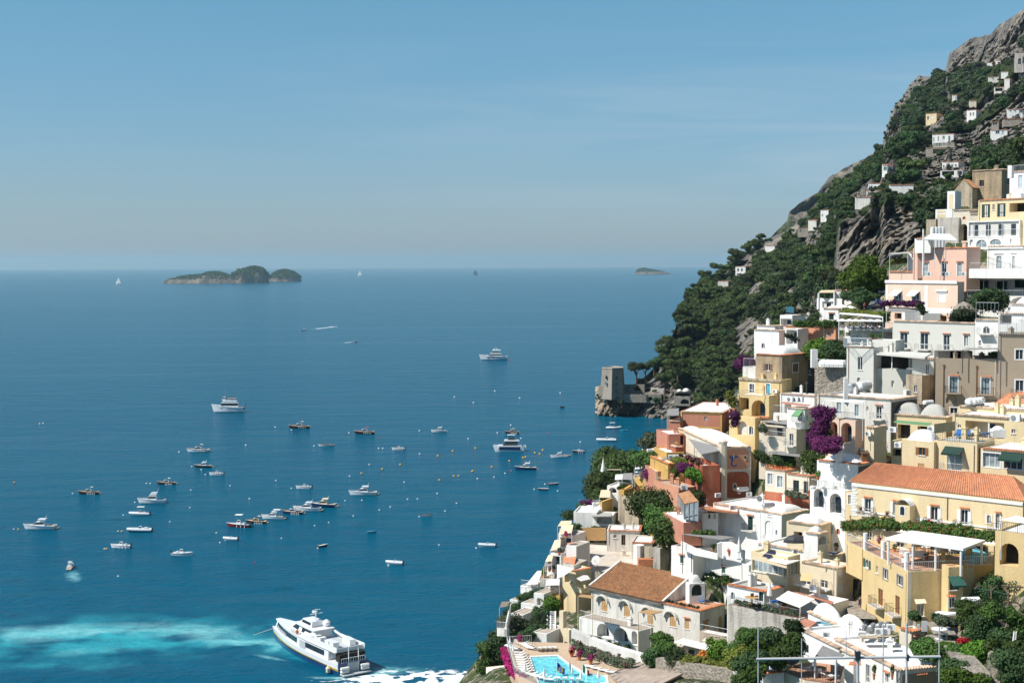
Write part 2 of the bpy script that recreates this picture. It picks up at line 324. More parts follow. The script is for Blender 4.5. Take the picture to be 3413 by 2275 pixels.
def relief(name,cols,ridge,nx,ny,material,rock,amp,nscale,x0,x1,back=(60,0.6),base_rock=0.0,jag=0.0):
 """hillside given by columns of (height in view, distance) read off the photograph; real depth, folds over behind its ridge"""
 cx=[c[0]for c in cols];rx=[r[0]for r in ridge];ry=[r[1]for r in ridge]
 grid=[];rk=[];nb=10
 for i in range(nx+1):
  px=x0+(x1-x0)*i/nx
  k=max(0,min(len(cols)-2,int(np.searchsorted(cx,px))-1));u=min(1,max(0,(px-cx[k])/(cx[k+1]-cx[k])))
  u=u*u*(3-2*u)
  bot=cols[k][1][0][0]*(1-u)+cols[k+1][1][0][0]*u
  top=float(np.interp(px,rx,ry))+jag*(noise.fractal(Vc((px*.05,3.3,0)),1.0,2.0,5))
  def prof(c,s):
   b0=c[0][0];t0=c[-1][0];ss=[(b0-q[0])/(b0-t0)for q in c];return float(np.interp(s,ss,[q[1]for q in c]))
  colv=[]
  for j in range(ny+1):
   s=j/ny;py=bot+(top-bot)*s
   Y=prof(cols[k][1],s)*(1-u)+prof(cols[k+1][1],s)*u
   p=P(px,py,Y)
   r=base_rock
   for pl,val in rock:
    d=polydist(px,py,pl)
    if d>-14:r=max(r,val*min(1,(d+14)/20))if val>0 else min(r,0)
   q=p*nscale
   if jag>4 and Y<1100 and noise.noise(p*.011+Vc((7,3,1)))>.2:r=max(r,.85)
   dn=noise.hetero_terrain(q,0.9,2.1,7,0.6)-0.9
   hd=Vc((p.x,p.y,0)).normalized()
   a=amp*Y/700.0*(0.6+0.9*r)
   cr=abs(noise.noise(Vc((p.x,p.y,p.z*.35))*nscale*3.1))**.6*r
   w=min(1.0,(1-s)*12+.12)
   q2=Vc((p.x,p.y,p.z*.9));fr=(abs(noise.noise(q2*.05))+.8*abs(noise.noise(q2*.12))+.6*abs(noise.noise(q2*.27))+.35*abs(noise.noise(q2*.6)))*r
   p=p+hd*(-(dn-0.3)*a*w*(1-.5*r)+cr*a*.6*w+fr*15*w*min(1,Y/500))
   colv.append(p);rk.append(r)
  pr=colv[-1];hd=Vc((pr.x,pr.y,0)).normalized()
  for b in range(1,nb+1):
   q=pr+hd*back[0]*b+Vc((0,0,-back[0]*b*back[1]*(0.6+0.5*b/nb)));q+=Vc((0,0,1))*noise.noise(q*nscale)*amp*.3
   colv.append(q);rk.append(base_rock)
  grid.append(colv)
 m=ny+nb+1;v=[p for c in grid for p in c]
 f=[(i*m+j,(i+1)*m+j,(i+1)*m+j+1,i*m+j+1)for i in range(nx)for j in range(m-1)]
 me=bpy.data.meshes.new(name);me.from_pydata(v,[],f);me.materials.append(material)
 a=me.attributes.new('rock','FLOAT','POINT');a.data.foreach_set('value',rk)
 me.polygons.foreach_set('use_smooth',[name=='far_ridge']*len(f));me.update()
 o=bpy.data.objects.new(name,me);COL.objects.link(o);tag(o,kind='structure')
 return o,grid,rk,m,ny
COLS=[(2120,[(1396,742),(1330,748),(1258,765)]),(2200,[(1410,725),(1300,745),(1200,790)]),(2250,[(1425,710),(1330,735),(1200,790),(1090,850)]),
(2300,[(1440,690),(1330,740),(1150,830),(985,930)]),(2350,[(1460,670),(1300,740),(1100,850),(920,1000)]),(2450,[(1480,620),(1300,700),(1100,810),(845,1050)]),
(2550,[(1500,560),(1300,650),(1100,740),(950,850),(785,1100)]),(2650,[(1500,500),(1200,610),(1050,700),(900,820),(735,1080)]),
(2750,[(1300,420),(950,500),(800,570),(665,900)]),(2800,[(1300,380),(960,410),(740,440),(700,520),(635,820)]),
(2900,[(1200,360),(950,395),(700,425),(660,470),(600,620),(550,820)]),(2945,[(1100,350),(940,385),(690,415),(640,500),(560,660),(500,900),(465,1100)]),
(3000,[(1100,345),(900,380),(700,415),(620,520),(500,720),(420,950),(330,1200)]),(3060,[(1100,340),(830,370),(690,420),(600,500),(480,690),(380,900),(300,1080),(251,1250)]),
(3150,[(1000,330),(750,370),(650,410),(560,540),(470,670),(370,820),(290,1000),(236,1200)]),(3175,[(1000,330),(720,365),(630,415),(550,560),(460,670),(350,820),(250,1000),(170,1080)]),
(3240,[(1000,320),(700,355),(600,430),(540,570),(450,670),(340,820),(225,1000),(124,1060)]),(3300,[(900,310),(600,350),(560,430),(470,610),(330,760),(215,900),(180,960),(115,1010)]),
(3413,[(900,300),(560,340),(500,420),(440,570),(300,690),(180,820),(130,880),(24,940)]),(3600,[(900,290),(500,320),(350,520),(200,720),(60,820),(-100,900)])]
RIDGE=[(2120,1258),(2147,1262),(2191,1215),(2235,1130),(2285,1015),(2351,935),(2394,905),(2430,870),(2503,828),(2545,800),(2600,780),(2660,742),(2700,722),(2727,700),(2790,650),(2850,608),(2890,568),(2930,530),
(2945,470),(2966,394),(2982,351),(3009,321),(3030,282),(3060,252),(3106,256),(3150,242),(3158,205),(3165,176),(3206,148),(3242,126),(3297,117),(3339,75),(3394,44),(3413,26),(3600,-100)]
ROCKS=[([(2938,500),(2966,390),(3030,280),(3060,250),(3108,250),(3102,285),(3060,300),(3040,345),(3000,400),(3010,450),(2985,490),(2950,540)],.9),([(2990,380),(3030,360),(3010,400),(3030,430),(3000,440)],.7),
([(3140,250),(3158,170),(3240,122),(3300,115),(3420,20),(3600,-100),(3600,120),(3420,130),(3380,195),(3300,215),(3240,222),(3200,242)],1.0),([(3146,255),(3164,255),(3160,340),(3148,340)],1),
([(2800,760),(2830,720),(2865,690),(2880,740),(2940,690),(3050,700),(3090,820),(3080,960),(2900,960),(2778,960),(2788,850)],.95),([(2905,690),(2950,690),(2945,820),(2890,830)],1),
([(2660,770),(2740,780),(2765,830),(2700,870),(2680,840)],.75),([(2495,955),(2560,940),(2545,1000),(2500,1010)],.8),([(2430,1110),(2500,1060),(2560,1090),(2540,1200),(2470,1230)],.7),([(2380,900),(2440,870),(2420,930)],.5),
([(2110,1400),(2120,1250),(2200,1230),(2240,1290),(2230,1430)],.8),([(2200,1290),(2330,1300),(2330,1460),(2200,1440)],.65),([(3330,390),(3420,330),(3600,300),(3600,540),(3420,540),(3340,480)],.6),([(3060,640),(3110,610),(3120,660),(3080,700)],.6),
([(2640,1010),(2760,980),(2780,1080),(2640,1090)],.6),([(2545,800),(2600,780),(2610,820),(2560,840)],.5),([(2850,650),(2900,640),(2900,680),(2860,690)],.6)]
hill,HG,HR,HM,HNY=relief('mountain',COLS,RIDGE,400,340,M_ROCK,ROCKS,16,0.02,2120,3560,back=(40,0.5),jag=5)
FARC=[(2520,[(1000,1500),(800,1650)]),(2700,[(950,1500),(650,1850)]),(2850,[(900,1500),(540,1950)]),(3000,[(850,1500),(480,2000)])]
FARR=[(2520,870),(2560,800),(2624,735),(2630,706),(2666,675),(2727,640),(2763,590),(2818,559),(2879,529),(2933,493),(3000,475)]
relief('far_ridge',FARC,FARR,120,70,M_FAR,[([(2630,700),(2760,590),(2880,527),(2960,480),(2960,520),(2850,570),(2780,610),(2700,700),(2650,760)],.7)],14,0.01,2520,3000,back=(60,0.4),base_rock=.35,jag=3)
def headland():
 cols=[(1985,[(1392,747),(1370,748),(1312,752)]),(2010,[(1397,743),(1370,745),(1312,750)]),(2080,[(1397,742),(1312,750)]),(2150,[(1398,740),(1318,748)]),(2235,[(1410,728),(1325,742)]),(2300,[(1425,705),(1330,730)])]
 rg=[(1985,1316),(2000,1310),(2080,1316),(2150,1318),(2230,1330),(2300,1340)]
 relief('headland',cols,rg,130,60,M_SHORE,[([(1900,1500),(1900,1200),(2400,1200),(2400,1500)],.75)],10,0.07,1984,2300,back=(4,0.02),base_rock=.7,jag=2)
headland()
# -- islands
def island(name,prof,Y,depth,material,lb):
 """prof: (px, py_top); the shoreline is at sea level"""
 n=90;m=26;v=[];rk=[];x0,x1=prof[0][0],prof[-1][0]
 for i in range(n+1):
  px=x0+(x1-x0)*i/n;top=float(np.interp(px,[p[0]for p in prof],[p[1]for p in prof]));zt=P(px,top,Y).z
  w=depth*max(.05,math.sin(math.pi*min(1,max(0,i/n)))**.5)
  for j in range(m+1):
   s=-1+2*j/m;h=(1-abs(s)**3.2)
   p=P(px,top,Y);q=Vc((p.x,Y+s*w,0))
   nz_=noise.fractal(q*0.012,1.0,2.0,5)
   z=max(-3,zt*h*(1+.14*nz_)-2+(1 if h>.2 else 0))
   q.y+=noise.noise(q*.02)*18;v.append((q.x,q.y,z));rk.append(0.1 if z>22 and h>.75 else.85)
 f=[(i*(m+1)+j,(i+1)*(m+1)+j,(i+1)*(m+1)+j+1,i*(m+1)+j+1)for i in range(n)for j in range(m)]
 me=bpy.data.meshes.new(name);me.from_pydata(v,[],f);me.materials.append(material);a=me.attributes.new('rock','FLOAT','POINT');a.data.foreach_set('value',rk)
 me.update();o=bpy.data.objects.new(name,me);COL.objects.link(o);tag(o,kind='structure',lb=lb);return o
def yz(px,py):return onz(px,py).y
YI=yz(700,944)
isl_prof1=[S(25,*q)for q in((376,240),(400,212),(450,204),(500,200),(530,185),(600,178),(680,170),(740,165),(790,150),(850,148),(900,158),(950,175),(965,172),(1000,150),(1040,138),(1080,122),(1150,106),(1210,110),(1250,130),(1285,165),(1300,195),(1302,238))]
island('island',isl_prof1,YI+60,120,M_ISLE,'long wooded island with two humps')
isl_prof2=[S(25,*q)for q in((1296,228),(1310,200),(1335,165),(1370,135),(1415,122),(1450,126),(1500,145),(1550,175),(1570,195),(1583,226))]
island('island',isl_prof2,yz(940,938)+80,110,M_ISLE,'round rocky islet beside the long island')
isl_prof3=[S(1,*q)for q in((192,1508),(200,1495),(215,1480),(245,1475),(290,1482),(330,1490),(370,1496),(390,1506))]
island('island',isl_prof3,yz(2170,914)+60,150,M_ISLE,'low rocky islet near the headland')
# -- haze
def haze():
 mb=MB();mb.box((400,17000,164),(52000,70400,336));m=bpy.data.materials.new('haze_air');m.use_nodes=True;t=m.node_tree
 t.nodes.remove(t.nodes['Principled BSDF']);pv=t.nodes.new('ShaderNodeVolumePrincipled');pv.inputs['Color'].default_value=HAZE_COL;pv.inputs['Density'].default_value=HAZE_D;pv.inputs['Anisotropy'].default_value=0.2
 t.links.new(pv.outputs[0],t.nodes['Material Output'].inputs['Volume'])
 o=mb.build('haze',m);tag(o,'pale blue sea haze','haze',kind='stuff')
HAZE_COL=(0.55,0.84,1.0,1);HAZE_D=3.8e-5
haze()
# -- town materials
def tilemat(name,c1,c2,ang=0.0,sc=3.2):
 m=bpy.data.materials.new(name);m.use_nodes=True;t=m.node_tree;n=t.nodes;b=n['Principled BSDF'];l=t.links.new
 b.inputs['Roughness'].default_value=0.9;b.inputs['Specular IOR Level'].default_value=0.15
 g=n.new('ShaderNodeNewGeometry');mp=n.new('ShaderNodeMapping');mp.inputs['Rotation'].default_value=(0,0,ang);l(g.outputs['Position'],mp.inputs[0])
 vo=n.new('ShaderNodeTexVoronoi');vo.inputs['Scale'].default_value=sc;l(mp.outputs[0],vo.inputs['Vector'])
 nz=n.new('ShaderNodeTexNoise');nz.inputs['Scale'].default_value=.5;nz.inputs['Detail'].default_value=6;l(g.outputs['Position'],nz.inputs['Vector'])
 mi=n.new('ShaderNodeMix');mi.data_type='RGBA';sp=n.new('ShaderNodeSeparateColor');l(vo.outputs['Color'],sp.inputs[0]);l(sp.outputs[0],mi.inputs[0]);mi.inputs[6].default_value=(*c1,1);mi.inputs[7].default_value=(*c2,1)
 m2=n.new('ShaderNodeMix');m2.data_type='RGBA';r=n.new('ShaderNodeMapRange');r.inputs[1].default_value=.5;r.inputs[2].default_value=.75;r.inputs[4].default_value=.5;l(nz.outputs['Fac'],r.inputs[0])
 l(r.outputs[0],m2.inputs[0]);l(mi.outputs[2],m2.inputs[6]);m2.inputs[7].default_value=(c1[0]*.45,c1[1]*.5,c1[2]*.55,1);l(m2.outputs[2],b.inputs['Base Color'])
 MATS[name]=m;return m
ST=(0.33,0.29,0.24)
M={}
M['white']=mat('white_plaster',(0.77,0.76,0.735),.9,.07,.5,.25,5,(0.5,0.46,0.4),.38,streak=.14)
M['white2']=mat('weathered_white_plaster',(0.66,0.63,0.58),.9,.12,.5,.3,5,(0.36,0.32,0.27),.45,streak=.3)
M['roofw']=mat('whitewashed_roof',(0.80,0.79,0.765),.9,.10,.4,.3,3,(0.44,0.42,0.37),.45)
M['concrete']=mat('concrete_roof',(0.56,0.51,0.44),.9,.15,.3,.2,3,(0.40,0.24,0.15),.5)
M['greyroof']=mat('grey_roof',(0.42,0.41,0.38),.9,.15,.4,.2,3,(0.3,0.28,0.25),.4)
M['cream']=mat('cream_plaster',(0.66,0.56,0.40),.9,.08,.5,.2,5,(0.5,0.42,0.3),.3)
M['pale']=mat('pale_cream_plaster',(0.66,0.59,0.48),.9,.08,.5,.2,5,(0.44,0.38,0.3),.35)
M['yellow']=mat('yellow_plaster',(0.65,0.49,0.25),.9,.08,.5,.2,5,(0.5,0.36,0.18),.4,streak=.12)
M['yellow2']=mat('light_yellow_plaster',(0.70,0.565,0.35),.9,.07,.5,.2,5,(0.5,0.4,0.24),.35,streak=.1)
M['ochre']=mat('ochre_plaster',(0.58,0.36,0.11),.9,.10,.5,.2,5,(0.4,0.25,0.1),.4)
M['pink']=mat('pink_plaster',(0.70,0.46,0.36),.9,.06,.5,.2,5,(0.6,0.42,0.34),.25)
M['pink2']=mat('pale_pink_plaster',(0.70,0.52,0.41),.9,.06,.5,.2,5,(0.55,0.42,0.33),.25)
M['lilac']=mat('lilac_white_plaster',(0.68,0.62,0.64),.9,.06,.5,.2,5)
M['salmon']=mat('salmon_plaster',(0.60,0.29,0.18),.9,.10,.4,.2,5,(0.45,0.24,0.16),.4)
M['red']=mat('red_plaster',(0.36,0.10,0.05),.9,.15,.5,.2,5,(0.55,0.32,0.22),.4)
M['rose']=mat('faded_red_plaster',(0.50,0.21,0.14),.9,.10,.5,.2,5,(0.6,0.4,0.3),.3)
M['tan']=mat('tan_plaster',(0.36,0.29,0.215),.9,.05,.5,.15,5)
M['greige']=mat('pale_grey_plaster',(0.60,0.59,0.54),.9,.03,.5,.1,5)
M['old']=mat('old_brown_plaster',(0.40,0.30,0.19),.95,.25,.6,.5,4,(0.2,0.16,0.12),.75,streak=.5)
M['old2']=mat('old_beige_plaster',(0.48,0.39,0.28),.95,.2,.6,.5,4,(0.22,0.19,0.15),.7,streak=.7)
M['darkwall']=mat('dark_weathered_plaster_and_shade',(0.12,0.11,0.10),.95,.3,.6,.4,4,(0.3,0.27,0.24),.4)  # also colours the alley steps, where it stands for shade
M['stone']=mat('rubble_stone',ST,.95,.45,2.2,.9,2.5,(0.16,0.14,0.12),.8)
M['stone2']=mat('grey_tower_stone',(0.31,0.275,0.23),.95,.25,1.6,.6,2.0,(0.17,0.15,0.13),.6)
M['stainwall']=mat('stained_grey_wall',(0.50,0.46,0.41),.95,.2,.7,.4,4,(0.25,0.22,0.19),.6,streak=.8)
M['terra']=mat('terracotta',(0.50,0.19,0.09),.85,.2,2.0,island=.3)
M['terrafloor']=mat('terracotta_paving',(0.50,0.27,0.17),.9,.15,1.0)
M['tile']=tilemat('orange_roof_tiles',(0.58,0.26,0.14),(0.44,0.18,0.10))
M['tile2']=tilemat('old_brown_roof_tiles',(0.50,0.27,0.14),(0.27,0.13,0.07))
M['tilecap']=mat('pale_tile_edging',(0.55,0.40,0.29),.9,.2,2.0,island=.35)
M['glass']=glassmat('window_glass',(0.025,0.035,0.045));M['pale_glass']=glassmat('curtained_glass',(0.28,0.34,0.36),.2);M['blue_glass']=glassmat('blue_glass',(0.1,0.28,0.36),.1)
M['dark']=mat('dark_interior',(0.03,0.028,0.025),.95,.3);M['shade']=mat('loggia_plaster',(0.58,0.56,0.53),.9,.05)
M['frame']=mat('white_painted_wood',(0.72,0.72,0.71),.6,.04);M['brown']=mat('brown_wood',(0.24,0.11,0.05),.7,.15,3);M['wood']=mat('honey_wood',(0.48,0.29,0.13),.7,.15,3)
M['pale_leaf']=leafmat('garden_leaves',(0.05,0.09,0.02));M['green']=mat('green_painted_wood',(0.03,0.10,0.08),.6,.1);M['dgreen']=mat('dark_green_wood',(0.015,0.045,0.035),.6,.1);M['ltblue']=mat('pale_blue_wood',(0.42,0.55,0.62),.6,.1);M['turq']=mat('turquoise_paint',(0.08,0.42,0.55),.5,.1)
M['iron']=mat('dark_iron',(0.05,0.05,0.055),.5,.1);M['wrail']=mat('white_iron',(0.68,0.69,0.70),.5,.05);M['grey']=mat('grey_metal',(0.35,0.35,0.36),.4,.1,metal=.4)
M['canvas']=mat('white_canvas',(0.74,0.73,0.70),.9,.04);M['creamcanvas']=mat('cream_canvas',(0.72,0.56,0.38),.9,.05);M['reed']=mat('grey_reed_matting',(0.25,0.245,0.24),.95,.25,2.5,.5,9);M['reedb']=mat('brown_reed_matting',(0.22,0.18,0.14),.95,.25,2.5,.5,9)
M['blue']=mat('blue_fabric',(0.03,0.13,0.36),.8,.1);M['gcanvas']=mat('green_canvas',(0.14,0.30,0.14),.85,.1);M['redp']=mat('red_fabric',(0.5,0.03,0.03),.8,.1);M['skin']=mat('skin',(0.45,0.25,0.17),.6,.05);M['navy']=mat('navy_fabric',(0.02,0.03,0.08),.8,.1)
M['steel']=mat('steel_tank',(0.42,0.43,0.45),.35,.1,metal=.6);M['plastic']=mat('white_plastic',(0.75,0.75,0.74),.45,.04);M['asphalt']=mat('asphalt',(0.13,0.13,0.13),.9,.2);M['pave']=mat('pale_paving',(0.42,0.35,0.28),.9,.15,1.0)
M['bark']=mat('bark',(0.14,0.10,0.07),.95,.3,3,.6)
M['leaf']=leafmat('leaves',(0.055,0.105,0.02));M['leafd']=leafmat('dark_leaves',(0.04,0.074,0.024));M['leafb']=leafmat('bright_leaves',(0.075,0.15,0.015));M['leafo']=leafmat('olive_leaves',(0.075,0.10,0.055))
M['leafp']=leafmat('pine_needles',(0.05,0.075,0.018));M['leafy']=leafmat('yellow_green_leaves',(0.15,0.18,0.03));M['boug']=leafmat('purple_bougainvillea',(0.12,0.018,0.09));M['magenta']=leafmat('magenta_flowers',(0.38,0.02,0.14));M['redfl']=leafmat('red_flowers',(0.42,0.03,0.02));M['orangefl']=leafmat('orange_leaves',(0.42,0.13,0.03))
def Mt(k):return M[k]
# -- house builder
TP=[] 
HOUSES=[];SEG=[];FOOT=[] 
def tok(s,k):
 for t in s.split():
  if t==k:return True
  if t.startswith(k+':'):return t[len(k)+1:]
 return None
def railing(mb,pts,h=1.0,sp=0.28,r=0.018,rows=0):
 for a,b in zip(pts,pts[1:]):
  a=Vc(a);b=Vc(b);n=max(1,int((b-a).length/sp));up=Vc((0,0,h))
  mb.bar(a+up,b+up,r*1.6,4);mb.bar(a+up*.08,b+up*.08,r,3)
  for i in range(n+1):
   p=a.lerp(b,i/n);mb.bar(p,p+up,r if i%5 else r*1.7,3)
  for k in range(rows):q=up*(k+1)/(rows+1);mb.bar(a+q,b+q,r,3)
def scallop(mb,a,b,n_out,r=0.13,sp=0.3,out=0.22):
 """row of roof tile ends along an edge"""
 a=Vc(a);b=Vc(b);d=(b-a);n=max(1,int(d.length/sp));d.normalize();o=Vc(n_out)
 for i in range(n):
  c=a+d*(i+.5)*sp;vs=[]
  for k,q in((0,o*out-Vc((0,0,.04))),(1,-o*.25+Vc((0,0,.06)))):
   for t in range(5):
    an=math.pi*t/4;vs.append(c+q+d*(math.cos(an)*r)+Vc((0,0,math.sin(an)*r*.9)))
  mb.add(vs,[(t,t+1,6+t,5+t)for t in range(4)]+[(4,3,2,1,0)])
class House:pass
def house(F,L,C,R,top,bot,Y,yaw,wall,lb,ops=(),roof='flat',rm='roofw',trim='tilecap',dep=8.0,found=5.0,par=0.25,name='house',cat='house',gp=None,vh=1.0,vaults=1,ground=True,tile=None,side=None):
 c1=P(*S(F,C,top),Y);c0=P(*S(F,C,bot),Y);z1=c1.z;z0=c0.z-found;C0=Vc((c1.x,c1.y,0));th=R_(yaw)
 dL=Vc((-math.cos(th),math.sin(th),0));dR=Vc((math.sin(th),math.cos(th),0));nL=Vc((-math.sin(th),-math.cos(th),0));nR=Vc((math.cos(th),-math.sin(th),0))
 def solve(px,py,d):
  q=ray(*S(F,px,py));t=q.x/q.y;return(t*C0.y-C0.x)/(d.x-t*d.y)
 lenL=solve(L,top,dL)if L is not None and L<C else 6.0
 lenR=solve(R,top,dR)if R is not None and R>C else dep
 if R is not None and 0<R-C<=16:lenR=max(lenR,dep if yaw<=30 or dep!=8 else 3.2)
 lenL=min(max(lenL,.8),60);lenR=min(max(lenR,.8),45)
 if side:
  if side[0]=='L':lenL=side[1]
  else:lenR=side[1]
 h=House();h.C0,h.dL,h.dR,h.nL,h.nR,h.z1,h.z0,h.lenL,h.lenR,h.zb=C0,dL,dR,nL,nR,z1,z0,lenL,lenR,c0.z;h.F=F
 h.zr=z1-par
 rt=root(name,(C0.x,C0.y,c0.z),lb,cat,gp);h.o=rt
 wm=Mt(wall)
 def fpt(face,x,y):
  """pixel -> (distance along the face, height)"""
  n=nL if face=='L' else nR;d=dL if face=='L' else dR;q=ray(*S(F,x,y));t=(C0-EYE).dot(n)/q.dot(n);p=EYE+q*t
  return((p-C0).dot(d),p.z)
 h.fpt=fpt
 body=MB();holes={'L':[],'R':[]};items=[]
 for op in ops:
  face,kind,x0,y0,x1,y1=op[:6];tk=op[6]if len(op)>6 else ''
  sa,_=fpt(face,x0,(y0+y1)/2);sb,_=fpt(face,x1,(y0+y1)/2);_,za=fpt(face,(x0+x1)/2,y0);_,zb=fpt(face,(x0+x1)/2,y1)
  s0,s1=min(sa,sb),max(sa,sb);ln=lenL if face=='L' else lenR
  s0=max(.12,s0);s1=min(ln-.12,s1);za=min(za,z1-.12);zb=max(zb,z0+.2)
  if s1-s0<.15 or za-zb<.15:continue
  arch=kind in('arch','awin')or 'arch' in tk.split()
  poly=[(s0,zb),(s1,zb)]
  if arch:
   rr=(s1-s0)/2;ry=min(rr,(za-zb)*.6);zc=za-ry
   poly+=[((s0+s1)/2+rr*math.cos(math.pi*k/8),zc+ry*math.sin(math.pi*k/8))for k in range(9)]
  else:poly+=[(s1,za),(s0,za)]
  box=(s0-.05,s1+.05,zb-.05,za+.05)
  if any(not(box[1]<b[0]or box[0]>b[1]or box[3]<b[2]or box[2]>b[3])for b,_ in holes[face]):continue
  holes[face].append((box,poly));items.append((face,kind,s0,s1,zb,za,poly,tk,arch))
 def w3(face,s,z,inn=0.0):
  n,d=(nL,dL)if face=='L' else(nR,dR);p=C0+d*s-n*inn;return Vc((p.x,p.y,z))
 h.w3=w3
 for face,ln in(('L',lenL),('R',lenR)):
  outer=[Vc((0,z0,0)),Vc((ln,z0,0)),Vc((ln,z1,0)),Vc((0,z1,0))]
  polys=[outer]+[[Vc((s,z,0))for s,z in reversed(pl)]for _,pl in holes[face]]
  allp=[p for pl in polys for p in pl];tri=tessellate_polygon(polys)
  body.add([w3(face,p.x,p.y)for p in allp],[tuple(t)for t in tri])
 A=[C0,C0+dL*lenL,C0+dL*lenL+dR*lenR,C0+dR*lenR]
 v=lambda p,z:Vc((p.x,p.y,z))
 body.quad(v(A[1],z0),v(A[1],z1),v(A[2],z1),v(A[2],z0));body.quad(v(A[2],z0),v(A[2],z1),v(A[3],z1),v(A[3],z0))
 cen=(A[0]+A[2])/2;ins=lambda p,k=.28:p+(cen-p).normalized()*k*1.3
 B=[ins(p)for p in A]
 if roof in('flat','vault'):
  for i in range(4):
   j=(i+1)%4;body.quad(v(A[i],z1),v(A[j],z1),v(B[j],z1),v(B[i],z1));body.quad(v(B[i],z1),v(B[j],z1),v(B[j],z1-par),v(B[i],z1-par))
 depthmax=min(lenL,lenR)*.45
 for face,kind,s0,s1,zb,za,poly,tk,arch in items:
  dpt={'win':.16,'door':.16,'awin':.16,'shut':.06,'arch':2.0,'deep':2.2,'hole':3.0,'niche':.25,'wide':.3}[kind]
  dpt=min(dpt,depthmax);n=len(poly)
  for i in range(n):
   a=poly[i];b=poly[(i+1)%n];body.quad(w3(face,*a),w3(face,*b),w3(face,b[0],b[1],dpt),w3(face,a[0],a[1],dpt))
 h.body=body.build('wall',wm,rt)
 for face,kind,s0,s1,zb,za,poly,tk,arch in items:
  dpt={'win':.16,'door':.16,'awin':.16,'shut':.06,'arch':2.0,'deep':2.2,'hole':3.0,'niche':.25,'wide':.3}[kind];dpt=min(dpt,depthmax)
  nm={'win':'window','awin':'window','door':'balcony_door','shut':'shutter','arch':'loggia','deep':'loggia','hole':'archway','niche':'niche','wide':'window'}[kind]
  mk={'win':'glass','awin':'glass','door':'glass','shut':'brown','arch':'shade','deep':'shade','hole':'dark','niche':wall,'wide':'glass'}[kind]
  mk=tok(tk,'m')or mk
  pb=MB();pl=[w3(face,s,z,dpt-.002)for s,z in poly];pb.add(pl,[tuple(range(len(pl)))])
  if kind in('arch','deep')and not tok(tk,'nodoor'):
   pb.cur=1;nd=max(1,int((s1-s0)/2.6))
   for k in range(nd):
    sc=s0+(s1-s0)*(k+.5)/nd;hw=min(.5,(s1-s0)*.25);zt=zb+min(2.1,(za-zb)*.8)
    pb.quad(w3(face,sc-hw,zb,dpt-.03),w3(face,sc+hw,zb,dpt-.03),w3(face,sc+hw,zt,dpt-.03),w3(face,sc-hw,zt,dpt-.03))
  if kind=='shut':
   pb.cur=1
   for k in(0,1):
    a=s0+(s1-s0)*(.06+.5*k);b_=a+(s1-s0)*.38
    for q in range(6):
     zq=zb+(za-zb)*(q+.3)/6;pb.quad(w3(face,a,zq,dpt-.03),w3(face,b_,zq,dpt-.03),w3(face,b_,zq+(za-zb)/10,dpt-.012),w3(face,a,zq+(za-zb)/10,dpt-.012))
  wo_=pb.build(nm,[Mt(mk),Mt('glass' if kind in('arch','deep')else mk)],rt)
  if kind in('win','awin','door','wide'):
   fm=MB();t=.05;fk=tok(tk,'f')or 'frame';ii=dpt-.05
   def bar2(a0,a1,b0,b1):fm.add([w3(face,a0,b0,ii),w3(face,a1,b0,ii),w3(face,a1,b1,ii),w3(face,a0,b1,ii)]+[w3(face,a0,b0,ii+.05),w3(face,a1,b0,ii+.05),w3(face,a1,b1,ii+.05),w3(face,a0,b1,ii+.05)],[(0,1,2,3),(0,4,5,1),(1,5,6,2),(2,6,7,3),(3,7,4,0)])
   bar2(s0,s0+t,zb,za);bar2(s1-t,s1,zb,za)
   nm_=max(1,int((s1-s0)/.75))if kind=='wide' else 1
   for k in range(1,nm_+1):sc=s0+(s1-s0)*k/(nm_+1);bar2(sc-t*.8,sc+t*.8,zb,za)
   if not arch:bar2(s0+t,s1-t,za-t,za)
   bar2(s0+t,s1-t,zb,zb+t)
   if kind=='door':bar2(s0+t,s1-t,zb+(za-zb)*.3,zb+(za-zb)*.3+.07)
   fm.build('frame',Mt(fk),wo_)
  out=lambda s,z,o:w3(face,s,z,-o)
  def plate(mb,a0,a1,b0,b1,o):mb.add([out(a0,b0,o),out(a1,b0,o),out(a1,b1,o),out(a0,b1,o),out(a0,b0,0),out(a1,b0,0),out(a1,b1,0),out(a0,b1,0)],[(0,1,2,3),(0,4,5,1),(1,5,6,2),(2,6,7,3),(3,7,4,0)])
  if tok(tk,'fr'):
   k=tok(tk,'fr');fb=MB();g=.16;fb_=lambda*a:plate(fb,*a,.035)
   fb_(s0-g,s0,zb,za+g);fb_(s1,s1+g,zb,za+g);fb_(s0,s1,za,za+g)if not arch else None
   if kind not in('door',):fb_(s0-g,s1+g,zb-.1,zb)
   fb.build('surround',Mt('frame' if k is True else k),wo_)
  elif kind in('win','shut','wide'):
   fb=MB();plate(fb,s0-.1,s1+.1,zb-.09,zb-.01,.1);fb.build('sill',Mt('frame'),wo_)
  if tok(tk,'sh'):
   w=(s1-s0)*.52
   for sg in(0,1):
    fb=MB();a,b_=(s0-w,s0-.02)if sg==0 else(s1+.02,s1+w);plate(fb,a,b_,zb,za,.05);fb.build('shutter',Mt(tok(tk,'sh')),wo_)
  if tok(tk,'cap'):
   fb=MB();a=out(s0-.25,za+.22,0);b_=out(s1+.25,za+.22,0);nn=nL if face=='L' else nR
   scallop(fb,a,b_,nn,.11,.24,.3);fb.build('tile_hood',Mt('terra'),wo_)
